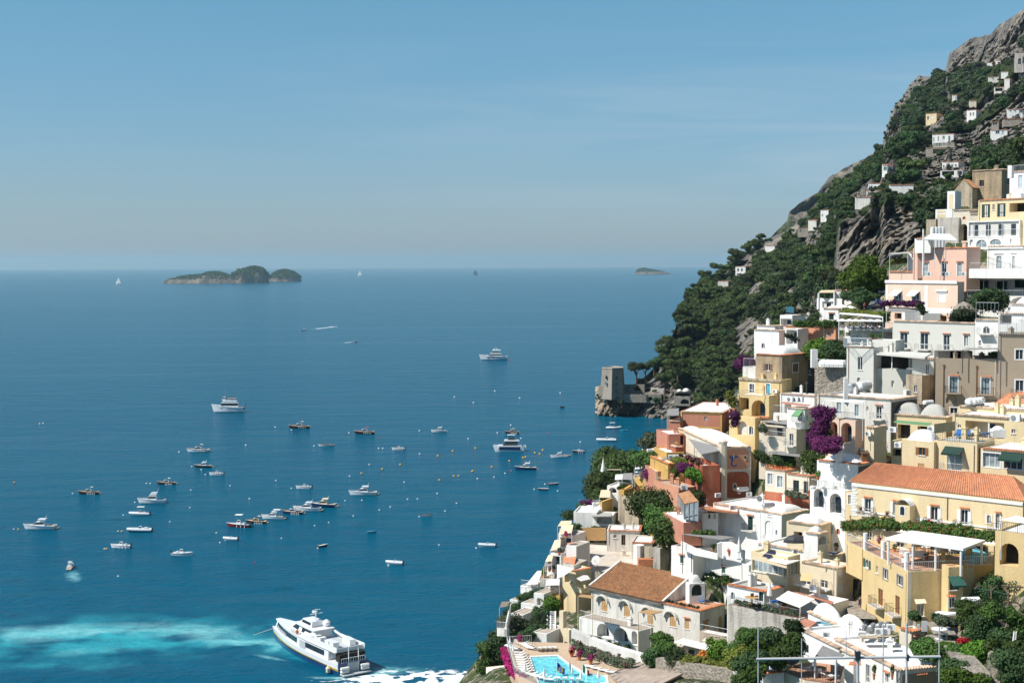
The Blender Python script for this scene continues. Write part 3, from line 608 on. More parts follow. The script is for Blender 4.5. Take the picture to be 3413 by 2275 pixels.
  if tok(tk,'bal'):
   bw=.55;od=.95;fb=MB();a0,a1=s0-bw,s1+bw
   vs=[out(a0,zb-.02,0),out(a1,zb-.02,0),out(a1,zb-.02,od),out(a0,zb-.02,od)];lo=[q-Vc((0,0,.14))for q in vs]
   fb.add(vs+lo,[(0,1,2,3),(7,6,5,4),(3,2,6,7),(2,1,5,6),(0,3,7,4)]);bo=fb.build('balcony',Mt('white2' if wall!='tan' else 'tan'),rt)
   rb=MB();railing(rb,[vs[0],vs[3],vs[2],vs[1]],.95,.16,.013);bk=tok(tk,'bal');rb.build('railing',Mt('iron' if bk is True else bk),bo)
  if tok(tk,'awn'):
   fb=MB();ak=tok(tk,'awn');e=.25;a=out(s0-e,za+.3,.03);b_=out(s1+e,za+.3,.03);c_=out(s1+e,za-.45,1.2);d_=out(s0-e,za-.45,1.2)
   fb.slab(a,b_,c_,d_,.04);fb.quad(d_,c_,c_-Vc((0,0,.2)),d_-Vc((0,0,.2)));fb.build('awning',Mt('canvas' if ak is True else ak),wo_)
 zr=z1-par;rb=MB()
 if roof=='flat':rb.quad(v(B[0],zr),v(B[1],zr),v(B[2],zr),v(B[3],zr))
 elif roof=='vault':
  nn=14
  for kk in range(vaults):
   pts=[]
   for i in range(nn+1):
    for j in range(nn+1):
     u=i/nn;w=j/nn;U=(kk+u)/vaults
     p=B[0]+(B[1]-B[0])*U+(B[3]-B[0])*w if lenL>=lenR else B[0]+(B[3]-B[0])*U+(B[1]-B[0])*w
     q=max(0,(1-abs(2*u-1)**2.6))*max(0,(1-abs(2*w-1)**2.6));pts.append(v(p,zr+.02+vh*q**.75))
   rb.add(pts,[(i*(nn+1)+j,(i+1)*(nn+1)+j,(i+1)*(nn+1)+j+1,i*(nn+1)+j+1)for i in range(nn)for j in range(nn)])
 elif roof in('hip','gable','gableL'):
  e=.35;E=[p+(p-cen).normalized()*e*1.3 for p in A]
  if roof=='hip':
   if lenL>=lenR:r0=(A[0]+A[3])/2+dL*lenR*.5;r1=(A[1]+A[2])/2-dL*lenR*.5;f=[(0,1,5,4),(1,2,5),(2,3,4,5),(3,0,4)]
   else:r0=(A[0]+A[1])/2+dR*lenL*.5;r1=(A[3]+A[2])/2-dR*lenL*.5;f=[(3,0,4,5),(0,1,4),(1,2,5,4),(2,3,5)]
  elif roof=='gable':r0=(A[0]+A[3])/2;r1=(A[1]+A[2])/2;f=[(0,1,5,4),(2,3,4,5)]
  else:r0=(A[0]+A[1])/2;r1=(A[3]+A[2])/2;f=[(3,0,4,5),(1,2,5,4)]
  vs=[v(p,z1+.02)for p in E]+[v(r0,z1+vh),v(r1,z1+vh)];k=len(rb.v);rb.add(vs,f)
  if roof=='gable':body2=MB().add([v(A[0],z1),v(A[3],z1),v(r0,z1+vh)],[(0,1,2)]).add([v(A[1],z1),v(A[2],z1),v(r1,z1+vh)],[(0,1,2)]);body2.build('gable_wall',wm,rt)
  if roof=='gableL':body2=MB().add([v(A[0],z1),v(A[1],z1),v(r0,z1+vh)],[(0,1,2)]);body2.build('gable_wall',wm,rt)
  for fc in f:
   q=[vs[i]for i in fc]
   if len(q)==4:
    a,b_,c_,d_=q;nr=int((b_-a).length/.3)
    for i in range(nr):
     t=(i+.5)/nr;rb.bar(a.lerp(b_,t)+Vc((0,0,.05)),d_.lerp(c_,t)+Vc((0,0,.05)),.075,5)
 if rb.v:rb.build('roof',Mt(rm),rt,smooth=(roof=='vault'))
 rn=random.Random(int(C0.x*97+C0.y*13))
 if ground and roof=='flat' and lenL>4 and lenR>2.5 and wall not in('stone','stainwall'):
  for _ in range(rn.choice((1,1,2))):
   q=A[0]+dL*lenL*rn.uniform(.2,.8)+dR*lenR*rn.uniform(.4,.8);hh_=rn.uniform(.7,1.5);w_=rn.uniform(.18,.3);mb=MB();mb.box((q.x,q.y,zr+hh_/2),(w_*2,w_*2,hh_),th);mb.box((q.x,q.y,zr+hh_+.05),(w_*2.6,w_*2.6,.1),th);mb.box((q.x,q.y,zr+hh_+.2),(w_,w_,.2),th);mb.build('chimney',wm,rt)
  q=A[0]+dL*lenL*rn.uniform(.1,.9)+dR*lenR*.5;mb=MB();mb.bar((q.x,q.y,zr),(q.x,q.y,zr+2.2),.02,4);[mb.bar((q.x-.4,q.y,zr+1.9+k*.1),(q.x+.4,q.y+.2*k,zr+1.9+k*.1),.012,3)for k in range(3)];mb.build('aerial',Mt('grey'),rt)
  if z1-c0.z>2.5:sd=lenL-.35 if rn.random()<.5 else.35;mb=MB();mb.bar(w3('L',sd,z1-.2,-.07),w3('L',sd,c0.z,-.07),.04,5);mb.build('drainpipe',Mt(rn.choice(('frame','white2','grey','brown'))),rt)
 if trim and roof in('flat','vault'):
  tb=MB();scallop(tb,v(A[0],z1),v(A[1],z1),nL);scallop(tb,v(A[0],z1),v(A[3],z1),nR);tb.build('roof_edging',Mt(trim),rt)
 if ground:
  for p in(A[0],A[1],A[3],A[2],(A[0]+A[1])/2,(A[0]+A[3])/2):TP.append((p.x,p.y,c0.z-.8))
 if ground:
  g=[proj(v(p,c0.z))+(p.y,)for p in(A[1],A[0],A[3])];SEG.extend([(g[0],g[1]),(g[1],g[2])]);FOOT.append(([(p.x,p.y)for p in A],c0.z-.6))
 HOUSES.append(h);return h
def panel(h,face,x0,y0,x1,y1,m,name='panel',t=.03,rnd=0.0,F=None):
 f0=h.F;
 if F is not None:h.F=F
 def fp(x,y):
  n=h.nL if face=='L' else h.nR;d=h.dL if face=='L' else h.dR;q=ray(*S(h.F,x,y));tt=(h.C0-EYE).dot(n)/q.dot(n);p=EYE+q*tt;return((p-h.C0).dot(d),p.z)
 sa=fp(x0,(y0+y1)/2)[0];sb=fp(x1,(y0+y1)/2)[0];za=fp((x0+x1)/2,y0)[1];zb=fp((x0+x1)/2,y1)[1];h.F=f0
 s0,s1=min(sa,sb),max(sa,sb);r=min(rnd,(s1-s0)/2.01,(za-zb)/2.01)
 if r>0:pl=[(cx+r*math.cos(a),cz+r*math.sin(a))for cx,cz,a0 in((s1-r,za-r,0),(s0+r,za-r,1),(s0+r,zb+r,2),(s1-r,zb+r,3))for a in[math.pi/2*(a0+k/4)for k in range(5)]]
 else:pl=[(s0,zb),(s1,zb),(s1,za),(s0,za)]
 mb=MB();n=len(pl);o=[h.w3(face,s,z,-t)for s,z in pl];i_=[h.w3(face,s,z,0)for s,z in pl]
 mb.add(o+i_,[tuple(range(n))]+[(k,(k+1)%n,n+(k+1)%n,n+k)for k in range(n)]);return mb.build(name,Mt(m),h.o)
def roofpt(h,F,x,y,dz=0.0):return onz(*S(F,x,y),h.zr+dz)
def rail_on(h,F,pts,z=None,hgt=1.0,m='wrail',sp=.25,name='railing',r=.02):
 z=h.zr if z is None else z;mb=MB();railing(mb,[onz(*S(F,*p),z)for p in pts],hgt,sp,r);return mb.build(name,Mt(m),h.o)
def er(h,faces='LR',hgt=.9,m='wrail',sp=.22,inset=.12,z=None):
 z=h.z1 if z is None else z;mb=MB();c=h.C0-h.nL*inset-h.nR*inset;pts=[]
 if 'L' in faces:pts.append(c+h.dL*(h.lenL-.2))
 pts.append(c)
 if 'R' in faces:pts.append(c+h.dR*(h.lenR-.2))
 railing(mb,[(p.x,p.y,z)for p in pts],hgt,sp,.02);return mb.build('railing',Mt(m),h.o)
# -- foliage
def leaf_cloud(mb,blobs,n,size,flat=1.0,core=True,rnd=random):
 """many small leaf clumps through the volume of overlapping lobes"""
 tot=sum(r**2 for _,r in blobs)
 for c,r in blobs:
  k=int(n*r*r/tot)+1
  for _ in range(k):
   d=Vc((rnd.gauss(0,1),rnd.gauss(0,1),rnd.gauss(0,1)*.9)).normalized();rr=r*(1-.38*rnd.random()**1.7);p=Vc(c)+Vc((d.x*rr,d.y*rr,d.z*rr*flat))
   nn=(d+Vc((rnd.uniform(-.8,.8),rnd.uniform(-.8,.8),rnd.uniform(-.3,1.0)))).normalized();u=nn.orthogonal().normalized();w=nn.cross(u);a=rnd.random()*6.28;s=size*rnd.uniform(.6,1.3)
   u,w=(u*math.cos(a)+w*math.sin(a))*s,(w*math.cos(a)-u*math.sin(a))*s*.6
   mb.add([p-u,p-w*.9+u*.1,p+u,p+w],[(0,1,2,3)])
def core_ball(mb,c,r,flat=1.0,n=6):
 prof=[(r*math.sin(math.pi*(k+.5)/n),-r*flat*math.cos(math.pi*(k+.5)/n))for k in range(n)];mb.lathe(c,prof,8)
PROTO={}
def tree_proto(key,kind,seed,n,size):
 """one tree 1 unit in crown radius: returns (crown mesh, trunk mesh)"""
 rnd=random.Random(seed);cb=MB();tb=MB()
 if kind=='pine':
  H=1.5;blobs=[((rnd.uniform(-.6,.6),rnd.uniform(-.6,.6),H+rnd.uniform(-.1,.25)),rnd.uniform(.3,.5))for _ in range(9)];flat=.72
 elif kind=='tall':
  H=1.3;blobs=[((rnd.uniform(-.35,.35),rnd.uniform(-.35,.35),.5+i*.3),.55-i*.05)for i in range(7)];flat=.9
 else:
  H=.9;blobs=[((0,0,H),.6)]+[((math.cos(a)*.5,math.sin(a)*.5,H+rnd.uniform(-.3,.4)),rnd.uniform(.22,.5))for a in[rnd.random()*6.28 for _ in range(9)]];flat=.85
 for c,r in blobs:core_ball(cb,c,r*.72,flat)
 leaf_cloud(cb,blobs,n,size,flat,rnd=rnd)
 tb.bar((0,0,-.6),(rnd.uniform(-.08,.08),rnd.uniform(-.08,.08),H*.7),.09,6,.055)
 for c,r in blobs[:6]:tb.bar((0,0,H*.45),c,.045,4,.015)
 PROTO[key]=(cb,tb)
def plant_mesh(key,mk):
 k=key+'|'+mk
 if k not in PROTO:
  cb,tb=PROTO[key];me=bpy.data.meshes.new('crown');me.from_pydata(cb.v,[],cb.f);me.materials.append(Mt(mk));me2=bpy.data.meshes.new('trunk');me2.from_pydata(tb.v,[],tb.f);me2.materials.append(Mt('bark'));PROTO[k]=(me,me2)
 return PROTO[k]
def tree(key,mk,loc,s,lb,sz=None,name='tree',cat='tree',gp=None,rz=None):
 me,me2=plant_mesh(key,mk);sz=s if sz is None else sz;o=empty(name,loc,lb,cat,gp,random.random()*6.28 if rz is None else rz)
 for nm,m_ in(('crown',me),('trunk',me2)):
  c=bpy.data.objects.new(nm,m_);COL.objects.link(c);c.parent=o;c.scale=(s,s,sz)
 return o
for i in range(3):
 tree_proto('oak%d'%i,'oak',10+i,1500,.085);tree_proto('pine%d'%i,'pine',20+i,1500,.07)
 tree_proto('far%d'%i,'oak',30+i,640,.12);tree_proto('farp%d'%i,'pine',40+i,600,.11)
tree_proto('tall0','tall',50,1200,.09)
def fo(pts,r,n,size,mk,lb,name='bush',cat='bush',gp=None,flat=.8,parent=None,flowers=None):
 """a bush, hedge or climber following the given points"""
 blobs=[(Vc(p)+Vc((random.uniform(-.2,.2)*r,random.uniform(-.2,.2)*r,random.uniform(-.1,.2)*r)),r*random.uniform(.8,1.15))for p in pts]
 blobs+=[(c+Vc((random.uniform(-1,1),random.uniform(-1,1),random.uniform(-.3,.9)))*q*.8,q*random.uniform(.3,.55))for c,q in blobs for _ in(0,1)]
 mb=MB()
 for c,q in blobs:core_ball(mb,c,q*.66,flat)
 leaf_cloud(mb,blobs,n,size,flat)
 loc=tuple(pts[0])
 if parent is not None:o=mb.build(name,Mt(mk),parent);return o
 o=mb.build(name,Mt(mk),loc=loc);tag(o,lb,cat,gp)
 if flowers:
  fb=MB();leaf_cloud(fb,[(c,q*1.02)for c,q in blobs],int(n*flowers[1]),size*.9,flat);fb.build('flowers',Mt(flowers[0]),o)
 return o
def line(F,pts,Y,n):
 """points along a pixel polyline; Y one distance or one per vertex"""
 Ys=Y if isinstance(Y,(list,tuple))else[Y]*len(pts);q=[P(*S(F,*p),y)for p,y in zip(pts,Ys)];L_=[(b-a).length for a,b in zip(q,q[1:])];T=sum(L_)or 1;out=[]
 for i in range(n):
  t=T*(i+.5)/n;k=0
  while k<len(L_)-1 and t>L_[k]:t-=L_[k];k+=1
  out.append(q[k].lerp(q[k+1],t/max(L_[k],1e-6))if len(q)>1 else q[0])
 return out
# -- small things (prototypes at the origin, copied)
def proto(fn):
 o=fn();o.location=(0,0,-500);return o
class Kit:
 def __init__(s):s.p={};s.used=set()
 def place(s,key,loc,rz=0.0,sc=1.0,lb=None,gp=None):
  p=s.p[key]
  if key not in s.used:o=p;s.used.add(key)
  else:o=copy_tree(p)
  o.location=loc;o.rotation_euler=(0,0,rz);o.scale=(sc,sc,sc)if not isinstance(sc,tuple)else sc
  if lb:o['label']=lb
  if gp:o['group']=gp
  elif 'group' in o:del o['group']
  return o
 def clean(s):
  for k,p in s.p.items():
   if k not in s.used:
    for c in list(p.children_recursive):bpy.data.objects.remove(c)
    bpy.data.objects.remove(p)
K=Kit()
def defp(key,name,cat,parts):
 o=root(name,(0,0,0),name.replace('_',' '),cat)
 for pn,mb,mk in parts:mb.build(pn,Mt(mk),o,smooth=False)
 K.p[key]=o
def capsule(a,b,r,n=12):
 mb=MB();a=Vc(a);b=Vc(b);d=(b-a).normalized();mb.bar(a,b,r,n);mb.bar(b,b+d*r*.35,r,n,r*.6);mb.bar(a,a-d*r*.35,r,n,r*.6);return mb
def mk_kit():
 st=MB()
 for x in(-.6,.6):st.box((x,0,.12),(.08,.7,.24))
 defp('tank','water_tank','water tank',[('drum',capsule((-.85,0,.65),(.85,0,.65),.42),'plastic'),('cradle',st,'grey')])
 st=MB()
 for x in(-.6,.6):st.box((x,0,.12),(.08,.7,.24))
 defp('steel','boiler_tank','water tank',[('drum',capsule((-.8,0,.6),(.8,0,.6),.36),'steel'),('cradle',st,'grey')])
 b=MB();b.box((0,0,.35),(.85,.32,.6));f=MB();f.bar((-.12,-.165,.35),(-.12,-.19,.35),.23,14);f.bar((-.12,-.19,.35),(-.12,-.2,.35),.08,8);ft=MB();ft.box((-.3,0,.025),(.06,.34,.05));ft.box((.3,0,.025),(.06,.34,.05))
 defp('ac','air_conditioner','air conditioner',[('casing',b,'plastic'),('fan_grille',f,'grey'),('mounting',ft,'grey')])
 d=MB();d.lathe((0,0,0),[(.02,0),(.25,.04),(.42,.13),(.45,.17)],16);vs=[Vc(q)for q in d.v];rot=Matrix.Rotation(R_(62),4,'X');d.v=[tuple(rot@q+Vc((0,-.05,1.1)))for q in vs]
 p=MB();p.bar((0,0,0),(0,0,1.1),.03,6);p.bar((0,-.05,1.0),(0,-.5,1.25),.015,4)
 defp('dish','satellite_dish','satellite dish',[('reflector',d,'grey'),('pole',p,'grey')])
 a=MB();a.bar((0,0,0),(0,0,3),.025,5);c=MB();c.bar((-.7,0,2.8),(.7,0,2.8),.015,4)
 for k in range(6):c.bar((-.6+k*.24,-.25,2.8),(-.6+k*.24,.25,2.8),.01,3)
 defp('aerial','television_aerial','aerial',[('mast',a,'grey'),('element',c,'grey')])
 ca=MB();ca.lathe((0,0,0),[(1.35,2.1),(.9,2.35),(.45,2.52),(.03,2.62)],10);po=MB();po.bar((0,0,0),(0,0,2.6),.035,6);ba=MB();ba.lathe((0,0,0),[(.28,0),(.28,.08)],10)
 defp('parasol','parasol','parasol',[('canopy',ca,'canvas'),('pole',po,'wrail'),('base',ba,'grey')])
 ca=MB();ca.lathe((0,0,0),[(.09,.8),(.34,.95),(.26,1.5),(.1,2.3),(.02,2.75)],8);po=MB();po.bar((0,0,0),(0,0,2.8),.035,6);ba=MB();ba.lathe((0,0,0),[(.28,0),(.28,.08)],10)
 defp('closed','closed_parasol','parasol',[('folded_canopy',ca,'canvas'),('pole',po,'wrail'),('base',ba,'grey')])
 for key,cm,fm in(('lounger','canvas','wrail'),('blounger','blue','wrail')):
  cu=MB();cu.box((0,.35,.34),(.62,1.25,.1));cu.slab((-.31,-.25,.40),(.31,-.25,.40),(.31,-.85,.78),(-.31,-.85,.78),.1);fr=MB()
  for x in(-.27,.27):
   fr.bar((x,-.8,.28),(x,.95,.28),.025,4)
   for y in(-.6,.85):fr.bar((x,y,0),(x,y,.28),.025,4)
  defp(key,'sun_lounger','sun lounger',[('cushion',cu,cm),('frame',fr,fm)])
 tp=MB();tp.lathe((0,0,0),[(.55,.70),(.55,.74)],14);lg=MB();lg.bar((0,0,0),(0,0,.7),.05,6);lg.box((0,0,.02),(.5,.5,.03));
 defp('table','table','table',[('tabletop',tp,'frame'),('leg',lg,'frame')])
 tp=MB();tp.lathe((0,0,0),[(.8,.70),(.8,.75)],16);lg=MB();lg.bar((0,0,0),(0,0,.7),.06,6);lg.box((0,0,.02),(.6,.6,.03));defp('wtable','round_wooden_table','table',[('tabletop',tp,'wood'),('leg',lg,'wood')])
 for key,cm in(('chair','frame'),('bchair','brown')):
  se=MB();se.box((0,0,.45),(.45,.45,.04));bk=MB();bk.box((0,.21,.70),(.43,.03,.42));lg=MB()
  for x in(-.2,.2):
   for y in(-.2,.2):lg.bar((x,y,0),(x,y,.44),.02,4)
  defp(key,'chair','chair',[('seat',se,cm),('backrest',bk,cm),('underframe',lg,cm)])
 for key,lm in(('pot','leaf'),('potr','redfl'),('potd','leafd'),('potm','magenta'),('potb','leafb')):
  po=MB();po.lathe((0,0,0),[(.16,0),(.26,.42),(.28,.42),(.28,.47)],9);le=MB();leaf_cloud(le,[((0,0,.78),.36),((.12,.1,.98),.25)],90,.13)
  defp(key,'potted_plant','potted plant',[('pot',po,'terra'),('foliage',le,lm)])
 for key,c,r in(('bw','plastic',.42),('by','buoyy',.65),('br','buoyr',.4)):
  b=MB();b.lathe((0,0,.05),[(.05,-.4),(.7*r,-.3*r),(r,.1*r),(r*.85,.6*r),(r*.4,.95*r),(.05,1.05*r)],12);t=MB();t.bar((0,0,r),(0,0,r+.2),.04,6);t.bar((0,-.1,r+.2),(0,.1,r+.2),.03,5)
  defp(key,'mooring_buoy','buoy',[('float',b,c),('shackle',t,'grey')])
M['buoyy']=mat('yellow_buoy',(0.75,0.38,0.03),.5,.05);M['buoyr']=mat('red_buoy',(0.55,0.03,0.04),.5,.05)
mk_kit()
def person(loc,rz,pose,top,bottom,hair,lb,sc=1.0,gp=None):
 J={'pel':(0,0,.95),'ch':(0,0,1.3),'nk':(0,0,1.5),'hd':(0,-.01,1.64),'ht':(0,0,1.76)}
 if pose=='sit':
  J={k:(v[0],v[1],v[2]-.47)for k,v in J.items()};legs=[[(s*.1,0,.46),(s*.12,-.42,.48),(s*.12,-.44,.06),(s*.12,-.58,.03)]for s in(-1,1)];arms=[[(s*.19,0,.96),(s*.24,-.08,.7),(s*.16,-.34,.66)]for s in(-1,1)]
 elif pose=='lean':legs=[[(s*.1,0,.9),(s*.11,.02,.48),(s*.11,.03,.06),(s*.11,-.12,.03)]for s in(-1,1)];arms=[[(s*.19,0,1.43),(s*.23,-.2,1.2),(s*.12,-.42,1.12)]for s in(-1,1)]
 else:legs=[[(s*.1,0,.9),(s*.12,-.03*s,.48),(s*.12,.06*s,.06),(s*.13,-.12+.06*s,.03)]for s in(-1,1)];arms=[[(s*.19,0,1.43),(s*.26,.02,1.14),(s*.25,-.1,.88)]for s in(-1,1)]
 o=root('person',tuple(loc),lb,'person',gp);vs=[];es=[];rad=[]
 def ad(p,r,prev=None):
  vs.append(p);rad.append(r)
  if prev is not None:es.append((prev,len(vs)-1))
  return len(vs)-1
 a=ad(J['pel'],.15);b=ad(J['ch'],.155,a);c=ad(J['nk'],.06,b);d=ad(J['hd'],.1,c);ad(J['ht'],.075,d)
 for lg in legs:
  k=a
  for p,r in zip(lg,(.095,.065,.042,.04)):k=ad(p,r,k)
 for ar in arms:
  k=b
  for p,r in zip(ar,(.055,.042,.032)):k=ad(p,r,k)
  w=Vc(ar[2]);dd=(w-Vc(ar[1])).normalized()
  pm=ad(tuple(w+dd*.06),.03,k)
  for q in range(5):e=dd.cross(Vc((0,0,1))).normalized()if abs(dd.z)<.9 else Vc((1,0,0));ad(tuple(w+dd*(.15 if q<4 else.09)+e*(-.035+.02*q if q<4 else.06)),.009,pm)
 me=bpy.data.meshes.new('body');me.from_pydata(vs,es,[]);bo=bpy.data.objects.new('body',me);COL.objects.link(bo);bo.parent=o
 md=bo.modifiers.new('skin','SKIN');
 for i,q in enumerate(me.skin_vertices[0].data):q.radius=(rad[i],rad[i]);q.use_root=(i==0)
 md2=bo.modifiers.new('sub','SUBSURF');md2.levels=1;md2.render_levels=1;me.materials.append(Mt('skin'))
 def shell(nm,segs,mk):
  mb=MB()
  for p,q,r1,r2 in segs:mb.bar(p,q,r1,8,r2)
  x=mb.build(nm,Mt(mk));x.parent=o
 if '_o' in o:pass
 shell('shirt',[(J['pel'],J['ch'],.165,.18),(J['ch'],J['nk'],.18,.08)]+[(ar[0],Vc(ar[0]).lerp(Vc(ar[1]),.6),.07,.06)for ar in arms],top)
 shell('trousers',[((J['pel'][0],J['pel'][1],J['pel'][2]+.06),(J['pel'][0],J['pel'][1],J['pel'][2]-.1),.168,.165)]+[(lg[0],lg[1],.11,.08)for lg in legs],bottom)
 hb=MB();hb.lathe(J['hd'],[(.085,-.04),(.118,.03),(.105,.1),(.05,.155)],10);hb.v=[(x,y+.025,z)for x,y,z in hb.v];x=hb.build('hair',Mt(hair));x.parent=o
 o.rotation_euler=(0,0,rz);o.scale=(sc,sc,sc);return o
M['hair']=mat('dark_hair',(0.03,0.02,0.015),.7,.1);M['shirtw']=mat('white_shirt',(.72,.72,.72),.8,.05)
def sb(name,cat,lb,F,pts,Ys,m,t=.06,posts=None,pm='wrail',ph=2.4,gp=None,pr=.05):
 q=[P(*S(F,*p),y)for p,y in zip(pts,Ys if isinstance(Ys,(list,tuple))else[Ys]*4)];c=q[0]
 mb=MB();mb.slab(*q,t)
 if posts is None:o=mb.build(name,Mt(m),loc=tuple(c));return tag(o,lb,cat,gp)
 o=root(name,tuple(c),lb,cat,gp);mb.build('cover',Mt(m),o)
 for i in posts:b=MB();b.bar(q[i]+Vc((0,0,-t)),q[i]+Vc((0,0,-ph)),pr,6);b.build('post',Mt(pm),o)
 return o
def wt(F,top,bots,Ys,m,lb,th=.5,name='wall',cat='wall',found=4,ground=True,rail=None):
 """free standing wall: top polyline in pixels, matching bottoms"""
 q=[P(*S(F,*p),y)for p,y in zip(top,Ys)];lo=[P(*S(F,p[0],b),y)for p,b,y in zip(top,bots,Ys)];mb=MB()
 for i in range(len(q)-1):
  d=(q[i+1]-q[i]);d.z=0;n=Vc((-d.y,d.x,0)).normalized();n=n if n.y>0 else-n
  a,b=q[i],q[i+1];A=Vc((a.x,a.y,lo[i].z-found));B=Vc((b.x,b.y,lo[i+1].z-found));o_=n*th
  mb.add([a,b,B,A,a+o_,b+o_,B+o_,A+o_],[(0,3,2,1),(0,1,5,4),(4,5,6,7),(1,2,6,5),(0,4,7,3)])
 o=mb.build(name,Mt(m),loc=tuple(lo[0]));tag(o,lb,cat)
 if rail:rb=MB();railing(rb,q,1.0,.25,.02);rb.build('railing',Mt(rail),o)
 if ground:
  for p in lo:TP.append((p.x,p.y,p.z-1))
  SEG.extend([(proj(a)+(a.y,),proj(b)+(b.y,))for a,b in zip(lo,lo[1:])])
  for p in q:TP.append((p.x+.0,p.y+1.5,p.z-.4))
 return o
# -- upper right houses
h=house(15,1345,1795,1925,112,640,300,50,'old','tall bare brown tower house with a white tiled rim at the top of the town',[('L','win',1450,278,1520,375,'f:brown'),('R','win',1868,265,1915,350,'f:brown')],found=14)
h=house(15,1070,1340,1345,400,600,302,40,'old2','low brown gabled house left of the brown tower house',[('L','win',1112,440,1128,455)],roof='gableL',rm='tile2',vh=1.9,found=10)
h=house(15,957,1075,1085,445,735,288,40,'white','white pilastered block with a tall yellow panel beside the gabled house',[],found=6,trim=None,name='chapel_front',cat='building');panel(h,'L',985,497,1040,722,'yellow2')
h=house(15,775,1035,1045,722,856,284,40,'white','low white wall block with two flat yellow panels above the cliff',[],found=3,trim=None,name='garden_wall',cat='wall');panel(h,'L',797,745,930,778,'yellow2');panel(h,'L',797,802,930,852,'yellow2')
h=house(15,780,1140,1180,850,1190,278,45,'stainwall','grey retaining wall streaked black below the yellow panelled block',[],trim=None,rm='greyroof',found=8,name='retaining_wall',cat='wall')
h=house(15,635,780,800,880,1190,276,45,'old2','beige buttress at the left end of the streaked grey wall',[],trim=None,rm='greyroof',found=8,name='buttress',cat='wall')
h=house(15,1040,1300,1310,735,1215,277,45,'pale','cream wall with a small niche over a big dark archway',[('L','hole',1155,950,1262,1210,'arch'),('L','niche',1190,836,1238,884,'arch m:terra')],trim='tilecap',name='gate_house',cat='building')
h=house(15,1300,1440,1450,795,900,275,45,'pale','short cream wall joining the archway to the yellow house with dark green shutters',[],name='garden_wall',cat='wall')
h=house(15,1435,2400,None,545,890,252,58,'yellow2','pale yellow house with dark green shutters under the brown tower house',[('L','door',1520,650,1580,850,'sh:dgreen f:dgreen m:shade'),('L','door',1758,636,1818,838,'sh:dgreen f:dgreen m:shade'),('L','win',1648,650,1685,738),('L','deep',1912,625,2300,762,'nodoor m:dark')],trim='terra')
h=house(15,1270,2068,2100,885,1150,255,55,'white','white house with a long shaded loggia and glass balustrade',[('L','deep',1285,912,2055,1135,'')],trim=None,found=0)
rail_on(h,15,[(1283,1140),(2060,1118)],z=h.zb+.1,m='wrail')
for x in(1375,1590,1800):p=h.fpt('L',x,1000);mb=MB();mb.bar(h.w3('L',p[0],h.zb,-.02),h.w3('L',p[0],h.z1-.5,-.02),.06,6);mb.build('post',Mt('wrail'),h.o)
h=house(15,1275,2068,2100,1150,1300,255,55,'white','white lower storey with arched glazed windows under the shaded loggia',[('L','niche',1300,1190,1352,1285,'arch m:shade'),('L','awin',1400,1195,1560,1312,'m:pale_glass'),('L','awin',1612,1185,1780,1275,'m:pale_glass'),('L','door',1915,1180,1945,1255)],trim=None)
h=house(15,2065,2500,None,862,1290,252,55,'white','white house corner to the right of the shaded loggia',[('L','win',2070,915,2108,1030)],trim=None)
h=house(15,1915,2500,None,118,560,262,55,'lilac','pinkish white house with pale blue shutters below a roof terrace',[('L','door',2048,205,2108,400,'f:ltblue m:ltblue')],trim='tilecap');er(h,'L',1.2)
h=house(15,1868,2500,None,465,570,258,55,'white','low white terrace block in front of the pinkish white house',[],trim=None);rail_on(h,15,[(1990,480),(2300,455)],z=h.z1)
h=house(15,1888,1946,1975,50,160,261,50,'white','small white box with railing above the pinkish white house',[],trim=None,found=1,name='roof_hut',cat='roof hut')
h=house(15,430,1255,1466,1318,1810,246,60,'pink','pink house with three white balcony doors and an orange tiled rim',[('L','door',583,1560,660,1755,'m:pale_glass fr'),('L','door',868,1560,945,1755,'fr'),('L','door',1110,1560,1180,1755,'m:pale_glass fr')],trim='terra',par=.3,found=2)
PINK=h
for x in(1240,1440,1615):
 K.place('ac',onz(*S(2,x+60,1532),h.fpt('L',*[(S(2,x,1530)[0]-2950)*4.611,(S(2,x,1530)[1]-540)*4.611])[1]),R_(-30),lb='white air conditioner on the pink house %s its balcony doors'%{1240:'beside the left of',1440:'beside the middle of',1615:'beside the right of'}[x])
mb=MB()
for x0,x1 in((563,680),(848,965),(1090,1205)):
 s0=h.fpt('L',x0,1535)[0];s1=h.fpt('L',x1,1535)[0];z=h.fpt('L',900,1530)[1];scallop(mb,h.w3('L',s1,z),h.w3('L',s0,z),h.nL,.12,.26,.3)
mb.build('tile_hood',Mt('terra'),h.o)
mb=MB();c=h.w3('L',h.fpt('L',540,1400)[0],h.z1,-.2);mb.box((c.x,c.y,h.z1-2),(.9,.9,6.6));mb.build('chimney',Mt('pink'),h.o)
h2=house(15,455,700,720,1170,1310,252,50,'white','white roof room beside the big canopy on the pink house',[],trim='terra',found=1,name='roof_room',cat='roof room')
q=[P(*S(15,*p),y)for p,y in zip(((575,1185),(1110,1200),(1000,1105),(700,1100)),(250,250,256,256))];mb=MB();mb.slab(*q,.12);r=root('terrace_canopy',tuple(q[0]),'big white sloping canopy over the pink house roof terrace','canopy');mb.build('cover',Mt('canvas'),r)
for t in(.05,.35,.65,.95):a=q[0].lerp(q[1],t);mb=MB();mb.bar(a,a-Vc((0,0,5)),.05,6);mb.build('post',Mt('wrail'),r)
for k,x in enumerate((730,785,832,885)):a=P(*S(15,x,1105),262);mb=MB();mb.lathe(a,[(.42,-3),(.42,.6),(.4,1.2),(.1,1.3)],12);tag(mb.build('closed_chimney_cowl',Mt('plastic'),loc=tuple(a)),'%s of the four white upright tanks behind the big canopy'%('first','second','third','fourth')[k],'tank','row of four white tanks behind the canopy')
